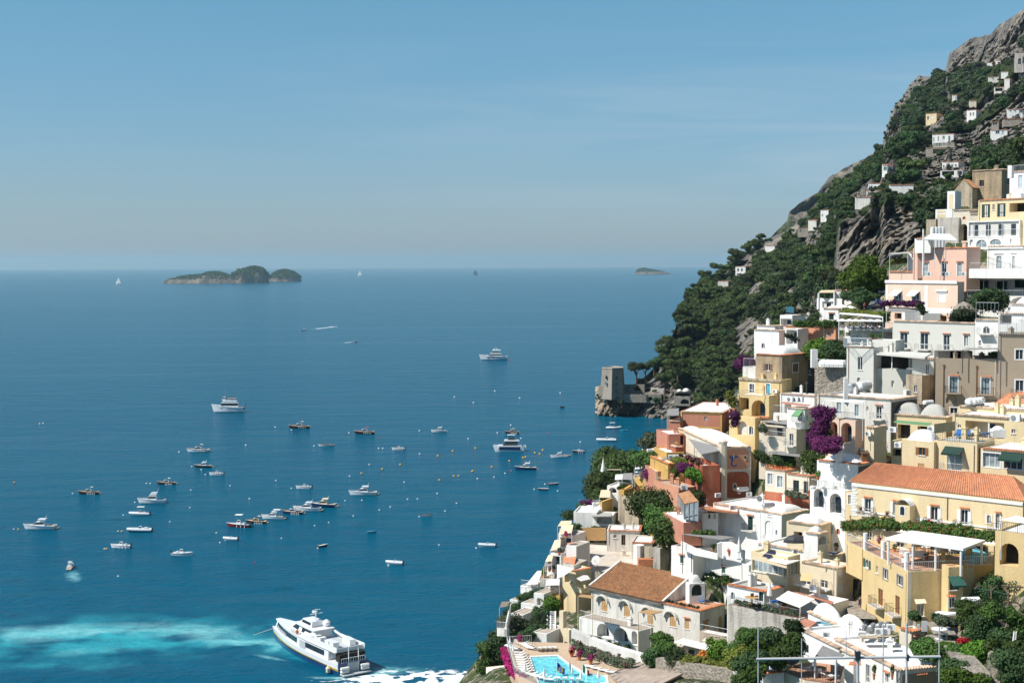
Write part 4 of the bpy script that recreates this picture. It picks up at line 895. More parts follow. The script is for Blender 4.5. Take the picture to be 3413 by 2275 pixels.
a=P(*S(15,588,1030),249);mb=MB();mb.lathe(a,[(.14,-8),(.14,0)],8);tag(mb.build('chimney_pipe',Mt('plastic'),loc=tuple(a)),'tall white pipe left of the big canopy','pipe')
h=house(15,355,452,460,1380,1620,262,55,'white','narrow white annex left of the pink house',[('L','win',405,1405,445,1480)],trim='terra')
h=house(2,858,1140,1150,1490,1620,259,60,'pink2','pink terrace block with white railing left of the pink house',[],trim='terra',found=0);rail_on(h,2,[(862,1488),(1138,1488)],z=h.z1,hgt=3.0,sp=.35)
fo(line(2,[(880,1375),(1060,1372)],264,8),.8,600,.2,'leafy','yellow green plants under the glass roof beside the pink house','planter','plants')
sb('pergola','pergola','grey glazed pergola left of the pink house',2,[(868,1300),(1065,1285),(1065,1270),(880,1285)],[261,261,269,269],'greyroof',.1,posts=(0,1),ph=6)
h=house(3,1165,1785,1840,152,485,238,62,'pink2','pale pink house with white awnings and white quoins',[('L','door',1240,240,1298,332,'fr awn'),('L','door',1393,242,1452,335,'fr awn'),('L','shut',1618,252,1680,322,'fr m:frame'),('L','deep',1242,420,1300,470,'m:dark nodoor'),('L','deep',1605,442,1688,486,'m:brown nodoor')],trim=None,par=.5)
for a,b,c,d,m_,nm in((1165,140,1785,165,'frame','cornice'),(1165,185,1185,380,'frame','quoin'),(1500,185,1528,400,'frame','quoin'),(1600,222,1698,236,'frame','window_hood')):panel(h,'L',a,b,c,d,m_,nm,t=.22 if nm!='quoin' else.06)
sb('awning','awning','long white awning at the foot of the pale pink house',3,[(1500,418),(1735,422),(1768,382),(1515,376)],[231,228,234,238],'canvas')
sb('awning','awning','dark grey awning below the purple flowers of the pale pink house',3,[(1172,405),(1420,410),(1475,378),(1200,366)],[233,231,236,240],'reed',posts=(0,1),ph=3)
fo(line(3,[(1120,338),(1300,342),(1470,350)],[239,237,232],14),.75,1300,.16,'boug','strip of purple bougainvillea along the pale pink house','bougainvillea','climber')
fo(line(3,[(1455,345),(1485,420)],231,5),.6,400,.16,'leaf','green creeper hanging at the end of the purple flower strip','climber','climber')
h=house(15,1570,2500,None,1285,1700,244,52,'white','ornate white house with scrolled plaster over its tall windows',[('L','door',1710,1442,1785,1660,'fr m:pale_glass'),('L','door',1955,1442,1995,1640,'fr m:pale_glass')],trim='tilecap');panel(h,'L',1672,1388,1818,1408,'frame','plaster_scroll',.2,.3);panel(h,'L',1925,1385,2020,1402,'frame','plaster_scroll',.2,.3);panel(h,'L',1570,1310,2135,1330,'frame','cornice',.25)
h=house(14,655,1280,None,130,222,236,52,'white','white terrace block with railing in front of the ornate white house',[],trim=None,found=0);er(h,'L',1.0)
for x,nm in((668,'left'),(1035,'middle')):K.place('potr',onz(*S(14,x,70),h.z1+1.0),sc=1.3,lb='potted plant on the %s pillar of the white terrace block'%nm)
h=house(14,612,1290,None,222,392,240,50,'white','white house with dark green doors in a deep shaded gallery',[('L','deep',640,230,1285,388,'m:shade nodoor')],trim=None)
for x0,x1,y0,y1 in((725,780,250,386),(905,957,250,388),(1090,1138,232,310)):panel(h,'L',x0,y0,x1,y1,'dgreen','door',-1.95)
mb=MB()
for x in(668,790,912,978):p=h.fpt('L',x,300)[0];mb.bar(h.w3('L',p,h.zb,.1),h.w3('L',p,h.z1-.2,.1),.05,5)
mb.build('post',Mt('wrail'),h.o);rail_on(h,14,[(640,388),(1285,392)],z=h.zb+.05)
h=house(14,640,1290,None,392,560,238,50,'white','white arched base wall under the gallery with dark green doors',[('L','hole',652,430,722,482,'arch'),('L','hole',955,400,1035,470,'arch m:shade'),('L','arch',1048,385,1280,500,'m:shade nodoor')],trim=None)
fo(line(14,[(760,450),(950,460)],231,6)+line(14,[(780,400),(930,400)],231,5),2.0,5200,.22,'leafd','round dark green tree below the white gallery','tree','tree')
fo(line(14,[(560,560),(700,600)],228,5),1.8,900,.2,'leafd','dark creeper on the boulder beside the pale pink house','climber','climber')
a=P(*S(14,605,560),230);mb=MB();mb.lathe(a,[(2.0,-3),(2.4,-1.4),(2.1,.4),(1.2,1.5),(.2,2.0)],9,.8);tag(mb.build('boulder',Mt('stone'),loc=tuple(a)),'pale boulder beside the foot of the pale pink house','rock')
h=house(3,1225,1930,1948,508,800,222,47,'greige','long pale grey house with three white balcony doors',[('L','door',1290,590,1350,722,'bal:wrail cap'),('L','door',1464,594,1528,732,'bal:wrail cap'),('L','door',1662,608,1712,738,'bal:wrail cap'),('L','awin',1838,610,1875,704,'fr m:pale_glass cap')],trim='tilecap')
for x0,x1,y in((1375,1470,485),(1530,1622,486)):c=roofpt(h,3,(x0+x1)/2,y);mb=MB();mb.box((c.x,c.y+2,c.z+.9),(3.0,1.6,1.8));tag(mb.build('roof_hut',Mt('white'),loc=tuple(c)),'small white roof box on the long pale grey house, %s one'%('left' if x0==1375 else 'right'),'roof hut')
h=house(3,830,1062,1078,716,1095,214,40,'greige','pale grey tower block with a terrace below the long pale grey house',[('L','win',925,797,963,908,''),('L','niche',918,972,946,1048,'arch')],trim=None,rm='roofw');panel(h,'L',826,706,1066,716,'brown','roof_edge',.08)
GT=h
h2=house(3,1050,1250,1262,655,722,216,40,'greige','pale grey parapet block on the terrace of the pale grey tower block',[],trim=None,found=1,name='parapet_wall',cat='wall')
mb=MB();railing(mb,[P(*S(3,800,700),219),P(*S(3,835,712),214.5),P(*S(3,1040,712),213.6)],1.3,.2,.02);o=mb.build('railing',Mt('wrail'),loc=tuple(P(*S(3,835,712),214)));tag(o,'white glass balustrade on the pale grey tower block','railing')
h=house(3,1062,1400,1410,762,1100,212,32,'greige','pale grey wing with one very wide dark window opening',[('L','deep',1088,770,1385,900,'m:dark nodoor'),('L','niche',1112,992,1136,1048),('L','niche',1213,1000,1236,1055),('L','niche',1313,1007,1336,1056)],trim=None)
mb=MB()
for x in(1219,1368):p=h.fpt('L',x,850)[0];mb.bar(h.w3('L',p,h.fpt('L',x,900)[1],0),h.w3('L',p,h.z1-.2,0),.09,4)
mb.build('mullion',Mt('frame'),h.o)
sb('flat_canopy','canopy','flat pale grey roof slab jutting over the wide dark window',3,[(1085,765),(1500,800),(1560,762),(1250,748)],[209,205,212,218],'greige',.25)
h=house(3,1395,1578,1592,812,955,206,25,'greige','small white stair tower with two wall lamps on the brown block',[('L','door',1508,862,1536,946)],trim='tilecap',found=0,name='stair_tower',cat='building');rail_on(h,3,[(1345,953),(1400,957),(1505,950)],z=h.zb)
h=house(3,1340,1478,1592,957,1225,204,42,'old2','old brown block streaked black between the pale grey wing and the tan house',[('L','win',1408,1040,1434,1100)],trim=None,rm='greyroof')
h=house(14,930,1330,None,757,1500,195,20,'tan','tall right part of the tan house with a white framed window',[('L','win',1097,897,1168,990,'fr'),('L','door',1096,1187,1172,1335,'fr bal:iron')],trim='darkwall',rm='greyroof');er(h,'L',1.6)
h=house(14,338,932,940,988,1510,197,20,'tan','tan house with two glazed balcony doors above arched brackets',[('L','door',470,1157,545,1303,'fr f:navy m:pale_glass bal:iron cap'),('L','door',772,1167,848,1315,'fr f:navy m:pale_glass bal:iron cap'),('L','win',477,1448,545,1503,'fr'),('L','niche',545,1106,557,1126,'m:dark'),('L','niche',435,1325,540,1405,'arch'),('L','niche',745,1335,850,1400,'arch')],trim=None,rm='greyroof',par=.4)
TANH=h
for x,y in((412,1038),(725,1048)):
 s=h.fpt('L',x,1200)[0];mb=MB();mb.bar(h.w3('L',s,h.fpt('L',x,y)[1],-.08),h.w3('L',s,h.zb-1,-.08),.06,6);mb.bar(h.w3('L',s,h.fpt('L',x,y)[1],-.08),h.w3('L',s,h.fpt('L',x,y+14)[1],-.08),.14,6);mb.build('drainpipe',Mt('brown'),h.o)
sb('pergola','pergola','dark metal pergola on the terrace of the tan house',14,[(595,895),(930,892),(930,880),(650,882)],[198,196,204,206],'reed',.05,posts=(0,1),pm='iron',ph=3.4,pr=.07)
fo(line(14,[(860,940),(925,950)],198,4),.6,300,.14,'leafd','dark plants under the metal pergola of the tan house','planter','plants')
for k,(x,lab)in enumerate(((450,'beside the stair tower'),(560,'left of the metal pergola'))):c=P(*S(14,x,960),203);mb=MB();mb.box((c.x,c.y,c.z),(3.2,2,1.6));tag(mb.build('roof_hut',Mt('darkwall'),loc=tuple(c)),'low dark roof box '+lab,'roof hut')
h=house(14,712,938,945,618,892,211,40,'white','white house with a small arched balcony window behind the tan house',[('L','awin',787,676,850,745,'bal:wrail'),('L','win',745,810,770,862)],trim='tilecap');er(h,'L',2.6,sp=.5)
h=house(14,935,1330,None,560,757,205,35,'white','white house with a shaded porch above the tall tan wall',[('L','deep',945,572,1058,655,'nodoor')],trim='tilecap')
h=house(14,1050,1330,None,470,560,208,35,'white','white domed room above the shaded porch',[],roof='vault',vh=1.6,trim='tilecap',found=1)
# -- upper left: restaurant, white houses, salmon house
h=house(13,90,968,1035,1100,1540,262,52,'salmon','salmon house with brown shutters and potted shrubs along its roof',[('L','shut',422,1162,508,1286),('L','win',820,1182,872,1242),('L','shut',418,1470,480,1540)],trim='tilecap')
SAL=h
s=h.fpt('L',770,1200)[0];mb=MB();mb.bar(h.w3('L',s,h.z1,-.1),h.w3('L',s,h.zb,-.1),.08,6);mb.build('drainpipe',Mt('frame'),h.o)
fo(line(13,[(250,1040),(640,1045),(1000,1055)],[266,264,262],16),.85,3200,.16,'leaf','row of green shrubs in planters on the salmon house roof','hedge','hedge')
fo(line(13,[(520,960),(640,960)],268,3),1.2,700,.2,'leafd','dark palm like shrub behind the roof planters','bush','bush')
h=house(13,85,306,315,1130,1400,264,50,'white','white balcony wing at the left end of the salmon house',[('L','deep',110,1145,295,1390,'m:shade')],trim=None,rm='roofw');fo(line(13,[(110,1230),(280,1330)],262,5),.7,350,.14,'leafo','grey green creeper on the white balcony wing','climber','climber')
h=house(3,35,250,300,570,765,270,45,'white','white house with one tiny arched window left of the salmon house',[('L','awin',98,678,125,722)],trim='tilecap')
h=house(3,60,215,230,530,600,276,45,'white','white stepped upper wall behind the house with the tiny arched window',[],trim='tilecap',found=3)
h=house(13,0,212,222,890,1130,276,42,'white','white porch with thin columns at the left edge of the upper town',[('L','deep',12,950,205,1090,'m:shade')],trim=None)
h=house(13,80,735,745,900,1080,278,48,'white','long white house with tile edging below the blue glass railing',[],trim='tilecap');fo(line(13,[(240,830),(650,820)],281,8),.7,600,.16,'leafo','low olive hedge on the long white house roof','hedge','hedge')
mb=MB();a,b=P(*S(13,100,830),284),P(*S(13,240,845),279);mb.slab(a,b,b+Vc((0,0,1.1)),a+Vc((0,0,1.1)),.1);tag(mb.build('glass_railing',Mt('blue_glass'),loc=tuple(a)),'blue glass railing at the corner of the long white roof','railing')
h=house(13,735,1018,1040,775,1000,270,45,'white','small white house with one dark green door behind the salmon house',[('L','door',852,866,935,968,'f:dgreen m:dgreen cap')],trim='tilecap')
h=house(13,640,1080,1100,600,780,280,45,'white','white covered terrace house above the small house with the green door',[('L','deep',735,650,930,760,'')],trim=None)
h=house(13,955,1245,1260,455,600,284,45,'white','white balustraded house behind the flat topped dark tree',[],trim='terra');er(h,'L',1.6,sp=.35)
sb('pergola','pergola','cream pergola with three white columns left of the balustraded house',13,[(675,485),(950,482),(955,452),(720,455)],[282,281,288,289],'creamcanvas',.2,posts=(0,1),ph=7,pr=.25)
for k,(x,y,sc)in enumerate(((900,745,.95),(1060,720,1.2),(1220,740,.9))):K.place('parasol',P(*S(13,x,y),273)-Vc((0,0,2.4*sc)),sc=sc,lb='large white parasol %s over the roofs behind the salmon house'%('on the left','in the middle','on the right')[k])
h=house(13,1035,1962,1975,1132,1180,249,48,'white','white restaurant terrace deck with a crowd of diners',[],trim=None,found=0,name='restaurant_terrace',cat='terrace',par=.02)
REST=h;er(h,'L',1.1,m='wrail',sp=.3)
sb('pergola','pergola','long white pergola with yellow green creeper over the restaurant terrace',13,[(1030,850),(1790,915),(1900,880),(1060,830)],[252,246,250,258],'canvas',.2,posts=(0,1),ph=9,pr=.12)
fo(line(13,[(1040,825),(1500,850),(1890,870)],[255,251,247],18),.7,1500,.16,'leafy','yellow green creeper along the restaurant pergola','climber','climber');fo(line(13,[(1840,870),(1840,960)],247,4),.9,500,.18,'leaf','green creeper hanging at the right end of the restaurant pergola','climber','climber')
for k,x in enumerate((1080,1205,1320,1445,1575,1705)):
 c=P(*S(13,x,945+6*k),248.5-k*.6);c.z=h.z1;K.place('parasol',c+Vc((0,0,.0)),sc=.72,gp='row of parasols on the restaurant terrace',lb='%s white parasol of the restaurant terrace row, counted from the left'%('first','second','third','fourth','fifth','sixth')[k])
 K.place('table',Vc((c.x,c.y-.9,h.z1)),sc=.8,gp='restaurant tables',lb='%s white restaurant table under the row of parasols, from the left'%('first','second','third','fourth','fifth','sixth')[k])
for k in range(14):
 c=P(*S(13,1060+52*k,1020),248.5-k*.28);person((c.x,c.y-.7+(k%2)*.8,h.z1),random.uniform(-3,3),'sit',('navy','shirtw','blue','iron')[k%4],'navy','hair','seated diner among the crowd on the restaurant terrace',.85,'diners on the restaurant terrace')
h=house(13,1130,1962,1975,1180,1340,252,48,'white','white restaurant lower storey with small niches under the terrace deck',[('L','deep',1140,1185,1226,1255,'m:dark nodoor'),('L','niche',1262,1240,1280,1275,'arch m:shade'),('L','niche',1335,1240,1352,1275,'arch m:shade'),('L','niche',1408,1240,1425,1275,'arch m:shade'),('L','niche',1480,1240,1497,1275,'arch m:shade')],trim=None)
h=house(13,1095,1600,1610,1440,1540,236,45,'white','white lower dining terrace with tables left of the pale grey tower block',[],trim=None,par=.02);er(h,'L',1.4)
for k in range(4):c=P(*S(13,1190+105*k,1400),238-k);K.place('table',(c.x,c.y,h.z1),sc=.9,gp='covered tables of the lower terrace',lb='white covered table on the lower dining terrace')
for k,x in enumerate((1600,1735)):c=P(*S(13,x,1310),233);K.place('potb',c-Vc((0,0,.2)),sc=1.0,lb='yellow pot with a spiky plant on the lower terrace, %s one'%('left','right')[k])
rp=[P(*S(13,1470,850),256),P(*S(13,1790,850),254),P(*S(13,1860,560),272),P(*S(13,1830,400),292),P(*S(13,1700,400),296),P(*S(13,1600,600),275)]
mb=MB();lo=[p-Vc((0,0,1.5))for p in rp];mb.add(rp+lo,[(0,1,2,5),(5,2,3,4)]+[(i,(i+6),(i+1)%6+6,(i+1)%6)for i in range(6)]);o=mb.build('road',Mt('asphalt'));tag(o,kind='structure')
for p in rp:TP.append((p.x,p.y,p.z-2.5))
def car(loc,rz,paint,lb,name='parked_car'):
 o=root(name,(0,0,0),lb,'car');b=MB();prof=[(-2.0,.35),(-2.05,.7),(-1.9,.85),(-1.2,.95),(-.6,1.42),(.9,1.45),(1.6,.98),(2.0,.9),(2.05,.4)]
 for sx in(1,):
  vs=[(x,-.82,z)for x,z in prof]+[(x,.82,z)for x,z in prof];n=len(prof);b.add(vs,[(i,i+1,n+i+1,n+i)for i in range(n-1)]+[tuple(range(n-1,-1,-1)),tuple(range(n,2*n)),(0,n,2*n-1,n-1)])
 b.build('body',Mt(paint),o);g=MB();g.quad((-1.17,-.7,1.0),(-.64,-.66,1.4),(-.64,.66,1.4),(-1.17,.7,1.0));g.v=[(x-.03,y,z+.01)for x,y,z in g.v]
 for s in(-1,1):g.add([(-1.0,s*.83,1.0),(-.6,s*.83,1.36),(.85,s*.83,1.38),(1.4,s*.83,1.0)],[(0,1,2,3)])
 g.build('windscreen',Mt('glass'),o)
 for x in(-1.3,1.3):
  for s in(-1,1):w=MB();w.bar((x,s*.7,.32),(x,s*.86,.32),.32,14);w.build('wheel',Mt('iron'),o)
 for s in(-1,1):w=MB();w.box((-2.06,s*.6,.68),(.05,.28,.14));w.build('headlight',Mt('frame'),o)
 o.location=loc;o.rotation_euler=(0,0,rz);o.scale=(.72,)*3;return o
M['bluepaint']=mat('blue_car_paint',(0.02,0.14,0.38),.3,.05,coat=.5);M['greypaint']=mat('grey_car_paint',(0.2,0.21,0.23),.3,.05,coat=.5)
car(P(*S(13,1715,700),259),R_(80),'bluepaint','blue car coming down the road beside the pale pink house');car(P(*S(13,1760,520),272),R_(80),'greypaint','grey van parked behind the blue car','parked_van')
person(P(*S(13,1470,790),257),.4,'walk','redp','navy','hair','person in a red top walking beside the dark flat topped tree',.75)
a=P(*S(13,1795,600),253);mb=MB();mb.bar(a,a+Vc((0,.08,0)),.45,20);r=root('road_sign',tuple(a),'cream oval road sign with a black triangle','sign');mb.build('sign_plate',Mt('cream'),r);mb=MB();mb.bar(a-Vc((0,0,.4)),a-Vc((0,0,2)),.04,6);mb.build('pole',Mt('grey'),r);mb=MB();mb.add([a+Vc((-.18,-.02,-.25)),a+Vc((.18,-.02,-.25)),a+Vc((0,-.02,.12))],[(0,1,2)]);mb.build('symbol',Mt('iron'),r)
tr=fo([P(*S(13,x,y),Y)for x,y,Y in((1300,230,276),(1420,120,276),(1560,90,277),(1650,220,274),(1500,250,272),(1380,330,273),(1600,350,273),(1250,330,276),(1720,330,275),(1480,30,278),(1490,380,274))],2.5,9000,.3,'leafb','large bright green tree against the cliff beside the pink houses','tree','tree',flat=.9)
mb=MB();mb.bar(P(*S(13,1500,520),276),P(*S(13,1500,250),276),.35,6,.2);mb.build('trunk',Mt('bark'),tr)
tr=fo(line(13,[(1110,560),(1380,560),(1650,570)],[262,261,260],12)+line(13,[(1200,520),(1500,530)],264,5)+line(13,[(1380,640),(1480,640)],259,3),1.35,9000,.17,'leafd','flat topped dark evergreen tree over the restaurant','tree','tree',flat=.6)
mb=MB();mb.bar(P(*S(13,1380,860),259),P(*S(13,1390,600),260),.5,7,.35);mb.bar(P(*S(13,1380,720),259),P(*S(13,1480,600),260),.3,6,.2);mb.build('trunk',Mt('bark'),tr)
# -- middle band
h=house(3,50,275,500,782,1000,240,42,'old','old brown house with a white vaulted roof and brown shutters',[('L','win',135,857,172,914,'sh:brown'),('R','shut',365,852,415,926,'fr'),('R','win',303,1060,322,1095)],roof='vault',vh=1.6,trim='terra',found=8)
h=house(3,498,540,560,820,1100,246,42,'darkwall','narrow grey side wall behind the old brown house',[('L','win',500,905,525,948)],trim=None,rm='greyroof')
h=house(4,1055,1468,1480,190,345,238,42,'yellow','yellow storey with two tall windows under the old brown house',[('L','door',1155,228,1200,315,'fr'),('L','door',1316,228,1356,328,'fr m:turq f:turq')],trim=None,found=0);K.place('ac',h.w3('L',h.fpt('L',1415,300)[0],h.fpt('L',1415,318)[1],-.35),R_(-40),lb='air conditioner beside the turquoise window')
panel(h,'L',1055,178,1468,200,'old2','ledge',.2)
h=house(4,1040,1345,1440,345,560,236,42,'yellow','yellow house with one big arched recess above a tiled ledge',[('L','deep',1062,362,1150,480,'m:ochre'),('L','arch',1176,385,1310,545,'m:ochre')],trim=None,par=.1);rail_on(h,4,[(1018,350),(1345,342)],z=h.z1,m='wrail')
panel(h,'L',1200,540,1350,556,'terra','flower_box',.35)
h=house(4,960,1210,1262,560,890,235,44,'yellow','yellow house base with a whitewashed arch and an arched white window',[('L','arch',1040,588,1130,722,'m:shade nodoor'),('L','awin',1152,640,1190,720,'fr')],trim=None)
h=house(4,1090,1215,1230,70,200,244,40,'white2','small white terrace left of the old brown house',[],trim=None);er(h,'L',1.5)
fo(line(4,[(1060,40),(1190,30)],250,5),1.6,1400,.2,'boug','purple bougainvillea left of the old brown house','bougainvillea','climber')
fo(line(4,[(1010,510),(1020,640)],231,5),.9,700,.16,'boug','purple bougainvillea spilling beside the yellow house base','bougainvillea','climber')
fo(line(4,[(960,330),(990,430)],240,4),1.0,500,.18,'leafy','yellow green bush left of the yellow storey','bush','bush')
h=house(4,900,985,1050,430,640,272,45,'white','narrow white house between the faded red hall and the yellow house',[],roof='flat',trim=None,found=8)
h=house(4,955,1010,1030,470,600,268,45,'rose','narrow faded red pier behind the purple flowers',[],trim=None,found=8)
h=house(3,555,832,840,885,1110,226,40,'stone','high rubble stone retaining wall with a white railing',[],trim=None,name='retaining_wall',cat='wall',rm='pave',par=.05);er(h,'L',1.1)
for k in range(5):c=P(*S(3,630+40*k,865),227.5-k*.3);mb=MB();c.z=h.z1;mb.lathe(c,[(.75,0),(.8,.5),(.6,1.0),(.1,1.15)],8);tag(mb.build('covered_furniture',Mt('canvas'),loc=tuple(c)),'white covered garden furniture on the stone retaining wall','covered furniture','covered furniture on the stone retaining wall')
fo(line(3,[(510,760),(640,770)],245,4)+line(3,[(540,730),(600,730)],246,2),1.9,2600,.24,'leafb','bright green round tree above the stone retaining wall','tree','tree')
fo(line(3,[(670,730),(800,740)],240,4)+line(3,[(700,700),(770,700)],241,2)+line(3,[(690,770),(790,770)],239,3),1.6,3200,.2,'leafd','dark citrus tree above the stone retaining wall','tree','tree')
c=P(*S(3,550,810),234);mb=MB();mb.box(c,(1.0,1.0,3));tag(mb.build('chimney',Mt('white'),loc=tuple(c)),'white square chimney left of the stone retaining wall','chimney')
h=house(3,577,1210,1435,1162,1546,196,45,'white2','white house with a pinkish base and a dark side wall',[('L','door',743,1187,781,1287,'m:pale_glass'),('L','door',898,1205,932,1305,'m:pale_glass f:ltblue'),('L','door',1084,1222,1128,1328,'cap bal:wrail'),('L','awin',583,1200,603,1235),('L','awin',999,1222,1018,1258),('L','door',1078,1415,1130,1540,'arch fr m:ltblue f:ltblue bal:iron')],trim='tilecap')
WP=h;panel(h,'R',1215,1172,1430,1540,'darkwall','dark_wall_face',.02)  # thin dark sheet over nearly the whole right wall
for x,y,k_ in((895,1090,'steel'),(975,1085,'tank')):K.place(k_,roofpt(h,3,x,y+20),R_(45),1.6,lb={'steel':'steel boiler beside the white tank on the house with the pinkish base','tank':'fat white water tank on the roof of the house with the pinkish base'}[k_])
K.place('ac',roofpt(h,3,1350,1135),R_(40),1.4,lb='upright air conditioner at the right rim of the roof with the fat white tank');c=roofpt(h,3,822,1150);mb=MB();mb.box((c.x,c.y,c.z+1.2),(.6,.6,3.4));tag(mb.build('chimney',Mt('white'),loc=tuple(c)),'thin white chimney on the house with the pinkish base','chimney')
h=house(3,650,905,985,1342,1560,188,45,'pink2','pink terrace block with two tall arches',[('L','arch',676,1352,750,1512,'m:salmon'),('L','arch',783,1360,873,1535,'m:salmon')],trim=None,par=.05,rm='pave');er(h,'L',1.0)
rail_on(h,3,[(676,1508),(750,1515)],z=h.fpt('L',710,1510)[1],m='iron');rail_on(h,3,[(783,1530),(873,1538)],z=h.fpt('L',820,1534)[1],m='iron')
sb('awning','awning','white frame awning over the terrace of the pink arches',3,[(640,1175),(970,1190),(975,1170),(760,1160)],[189,187,192,194],'canvas',.04,posts=(0,1),ph=5)
h=house(3,985,1065,1075,1400,1560,187,45,'cream','narrow cream pier right of the pink arches',[],trim='tilecap');K.place('ac',h.w3('L',.6,h.z1-1.2,-.4),R_(-45),lb='air conditioner on the narrow cream pier')
fo(line(3,[(560,1265),(640,1290),(690,1290)],187,6)+line(3,[(640,1330),(600,1420),(540,1500)],186,8),1.05,6000,.17,'boug','tall purple bougainvillea climbing left of the pink arches','bougainvillea','climber',flat=1)
fo(line(3,[(570,1530),(750,1530)],184,7)+line(3,[(560,1570),(740,1590)],183,7),1.0,5000,.16,'boug','broad mound of magenta purple bougainvillea under the pink arches','bougainvillea','climber',flat=.8)
fo(line(4,[(1880,920),(1980,860),(2110,870)],196,8),1.4,4500,.17,'leafb','bright green bush right of the purple mound','bush','bush');fo(line(4,[(1760,930),(1770,1060)],192,5),1.3,2200,.16,'leaf','lemon bush left of the white domed house','bush','bush',flowers=('leafy',.12))
fo(line(3,[(590,1430),(640,1460)],187.5,3),1.3,1200,.16,'leaf','green creeper between the two purple bougainvilleas','climber','climber')
YK=1.13
h=house(4,1450,1800,1815,345,560,205,45,'white','white house with three condensers in a row on its roof',[('L','deep',1495,410,1560,515,''),],trim='tilecap',par=.1)
for k,x in enumerate((1550,1600,1645)):K.place('ac',roofpt(h,4,x,405),R_(-45),1.3,gp='three condensers in a row',lb='%s condenser of the three in a row on the white roof'%('left','middle','right')[k])
sb('awning','awning','thin dark red awning under the three condensers',4,[(1450,412),(1700,440),(1745,430),(1490,400)],[203,200,204,207],'rose',.08)
h=house(4,1520,1690,1790,470,670,200,45,'white','small white tower with an arched balcony door left of the tall bougainvillea',[('L','door',1620,500,1662,588,'arch bal:wrail awn:gcanvas'),('R','awin',1705,530,1725,580)],trim='tilecap',found=0)
h=house(4,1515,1610,1700,670,900,199,42,'pale','cream stair tower base below the small white tower',[('L','door',1543,710,1580,825,'bal:wrail'),('R','win',1622,750,1632,775)],trim=None)
h=house(4,1385,1540,1560,520,560,206,40,'white','small balcony deck with grey railing left of the small white tower',[],trim=None,found=1,par=.05);er(h,'L',1.3)
sb('awning','awning','grey reed awning over the white veranda left of the small white tower',4,[(1270,590),(1525,620),(1545,575),(1340,560)],[208,202,206,213],'reed',.08,posts=(0,),ph=5)
h=house(4,1250,1520,1530,640,880,203,42,'pale','cream white house with a shaded veranda and flower pots',[('L','deep',1300,645,1510,740,'')],trim=None);rail_on(h,4,[(1270,725),(1515,760)],z=h.fpt('L',1400,742)[1])
fo(line(4,[(1255,660),(1300,670)],204,3),.8,500,.15,'leafo','olive green plants at the veranda corner','bush','bush')
sb('awning','awning','dark reed awning above the plant filled terrace',4,[(1310,895),(1640,930),(1645,905),(1400,870)],[200,195,199,205],'reed',.08,posts=(0,1),pm='iron',ph=5)
h=house(4,1308,1500,1645,1065,1330,196,42,'pale','cream house with two curtained windows and an ochre red base',[('L','win',1330,1092,1380,1200,'m:pale_glass fr'),('L','win',1423,1118,1476,1228,'m:pale_glass fr')],trim='terra',rm='terrafloor');panel(h,'L',1300,1275,1500,1520,'red','red_base',.03)
for k in range(9):c=roofpt(h,4,1330+28*k,1040+3*k);K.place(('pot','potd','potb')[k%3],c,sc=1.0+.3*(k%2),gp='pots on the plant filled terrace',lb='potted plant on the crowded terrace under the dark reed awning')
fo(line(4,[(1420,960),(1560,980)],199,5),1.2,1500,.16,'leafd','dark green bushes under the dark reed awning','bush','bush');fo(line(4,[(1230,900),(1330,960)],203,4),1.1,1400,.16,'leaf','green bushes at the top of the dark stairway','bush','bush')
h=house(4,1515,1735,1745,1120,1380,193,48,'pale','low cream house with grey doors behind the flower balustrade',[('L','door',1578,1160,1635,1270,'f:dgreen'),('L','door',1680,1170,1725,1285,'f:dgreen')],trim='terra')
h=house(4,1500,1738,1745,1340,1480,188,48,'red','red terrace wall with flower boxes beside the dark stairway',[],trim=None,par=.05);er(h,'L',1.2,m='iron');fo(line(4,[(1510,1280),(1620,1310),(1720,1330)],[190,188,186.5],8),.6,1400,.13,'leafo','flowering plants along the red terrace wall','planter','plants',flowers=('magenta',.12))
YK=1.0
def stairs(F,a,b,Ya,Yb,w,n,lb,m='stone',wdir=None):
 A,B=P(*S(F,*a),Ya),P(*S(F,*b),Yb);d=B-A;hd=Vc((d.x,d.y,0));hl=hd.length;hd.normalize();wv=Vc((-hd.y,hd.x,0))if wdir is None else wdir;mb=MB()
 for i in range(n):
  p=A+d*((i+.5)/n);t=hl/n*.55;v=[p-hd*t-wv*w/2,p+hd*t-wv*w/2,p+hd*t+wv*w/2,p-hd*t+wv*w/2];lo=[q-Vc((0,0,abs(d.z)/n*1.6))for q in v];mb.add(v+lo,[(0,1,2,3),(7,6,5,4),(0,4,5,1),(1,5,6,2),(2,6,7,3),(3,7,4,0)])
 o=mb.build('stairway',Mt(m),loc=tuple(A));tag(o,lb,'stairs');TP.append((A.x,A.y,A.z-1.2));TP.append((B.x,B.y,B.z-1.2));return o
stairs(4,(1195,950),(1235,1330),246,232,1.7,26,'dark stairway in the alley right of the red house with the blue figure','darkwall')  # shade of the alley painted into the dark colour of the steps
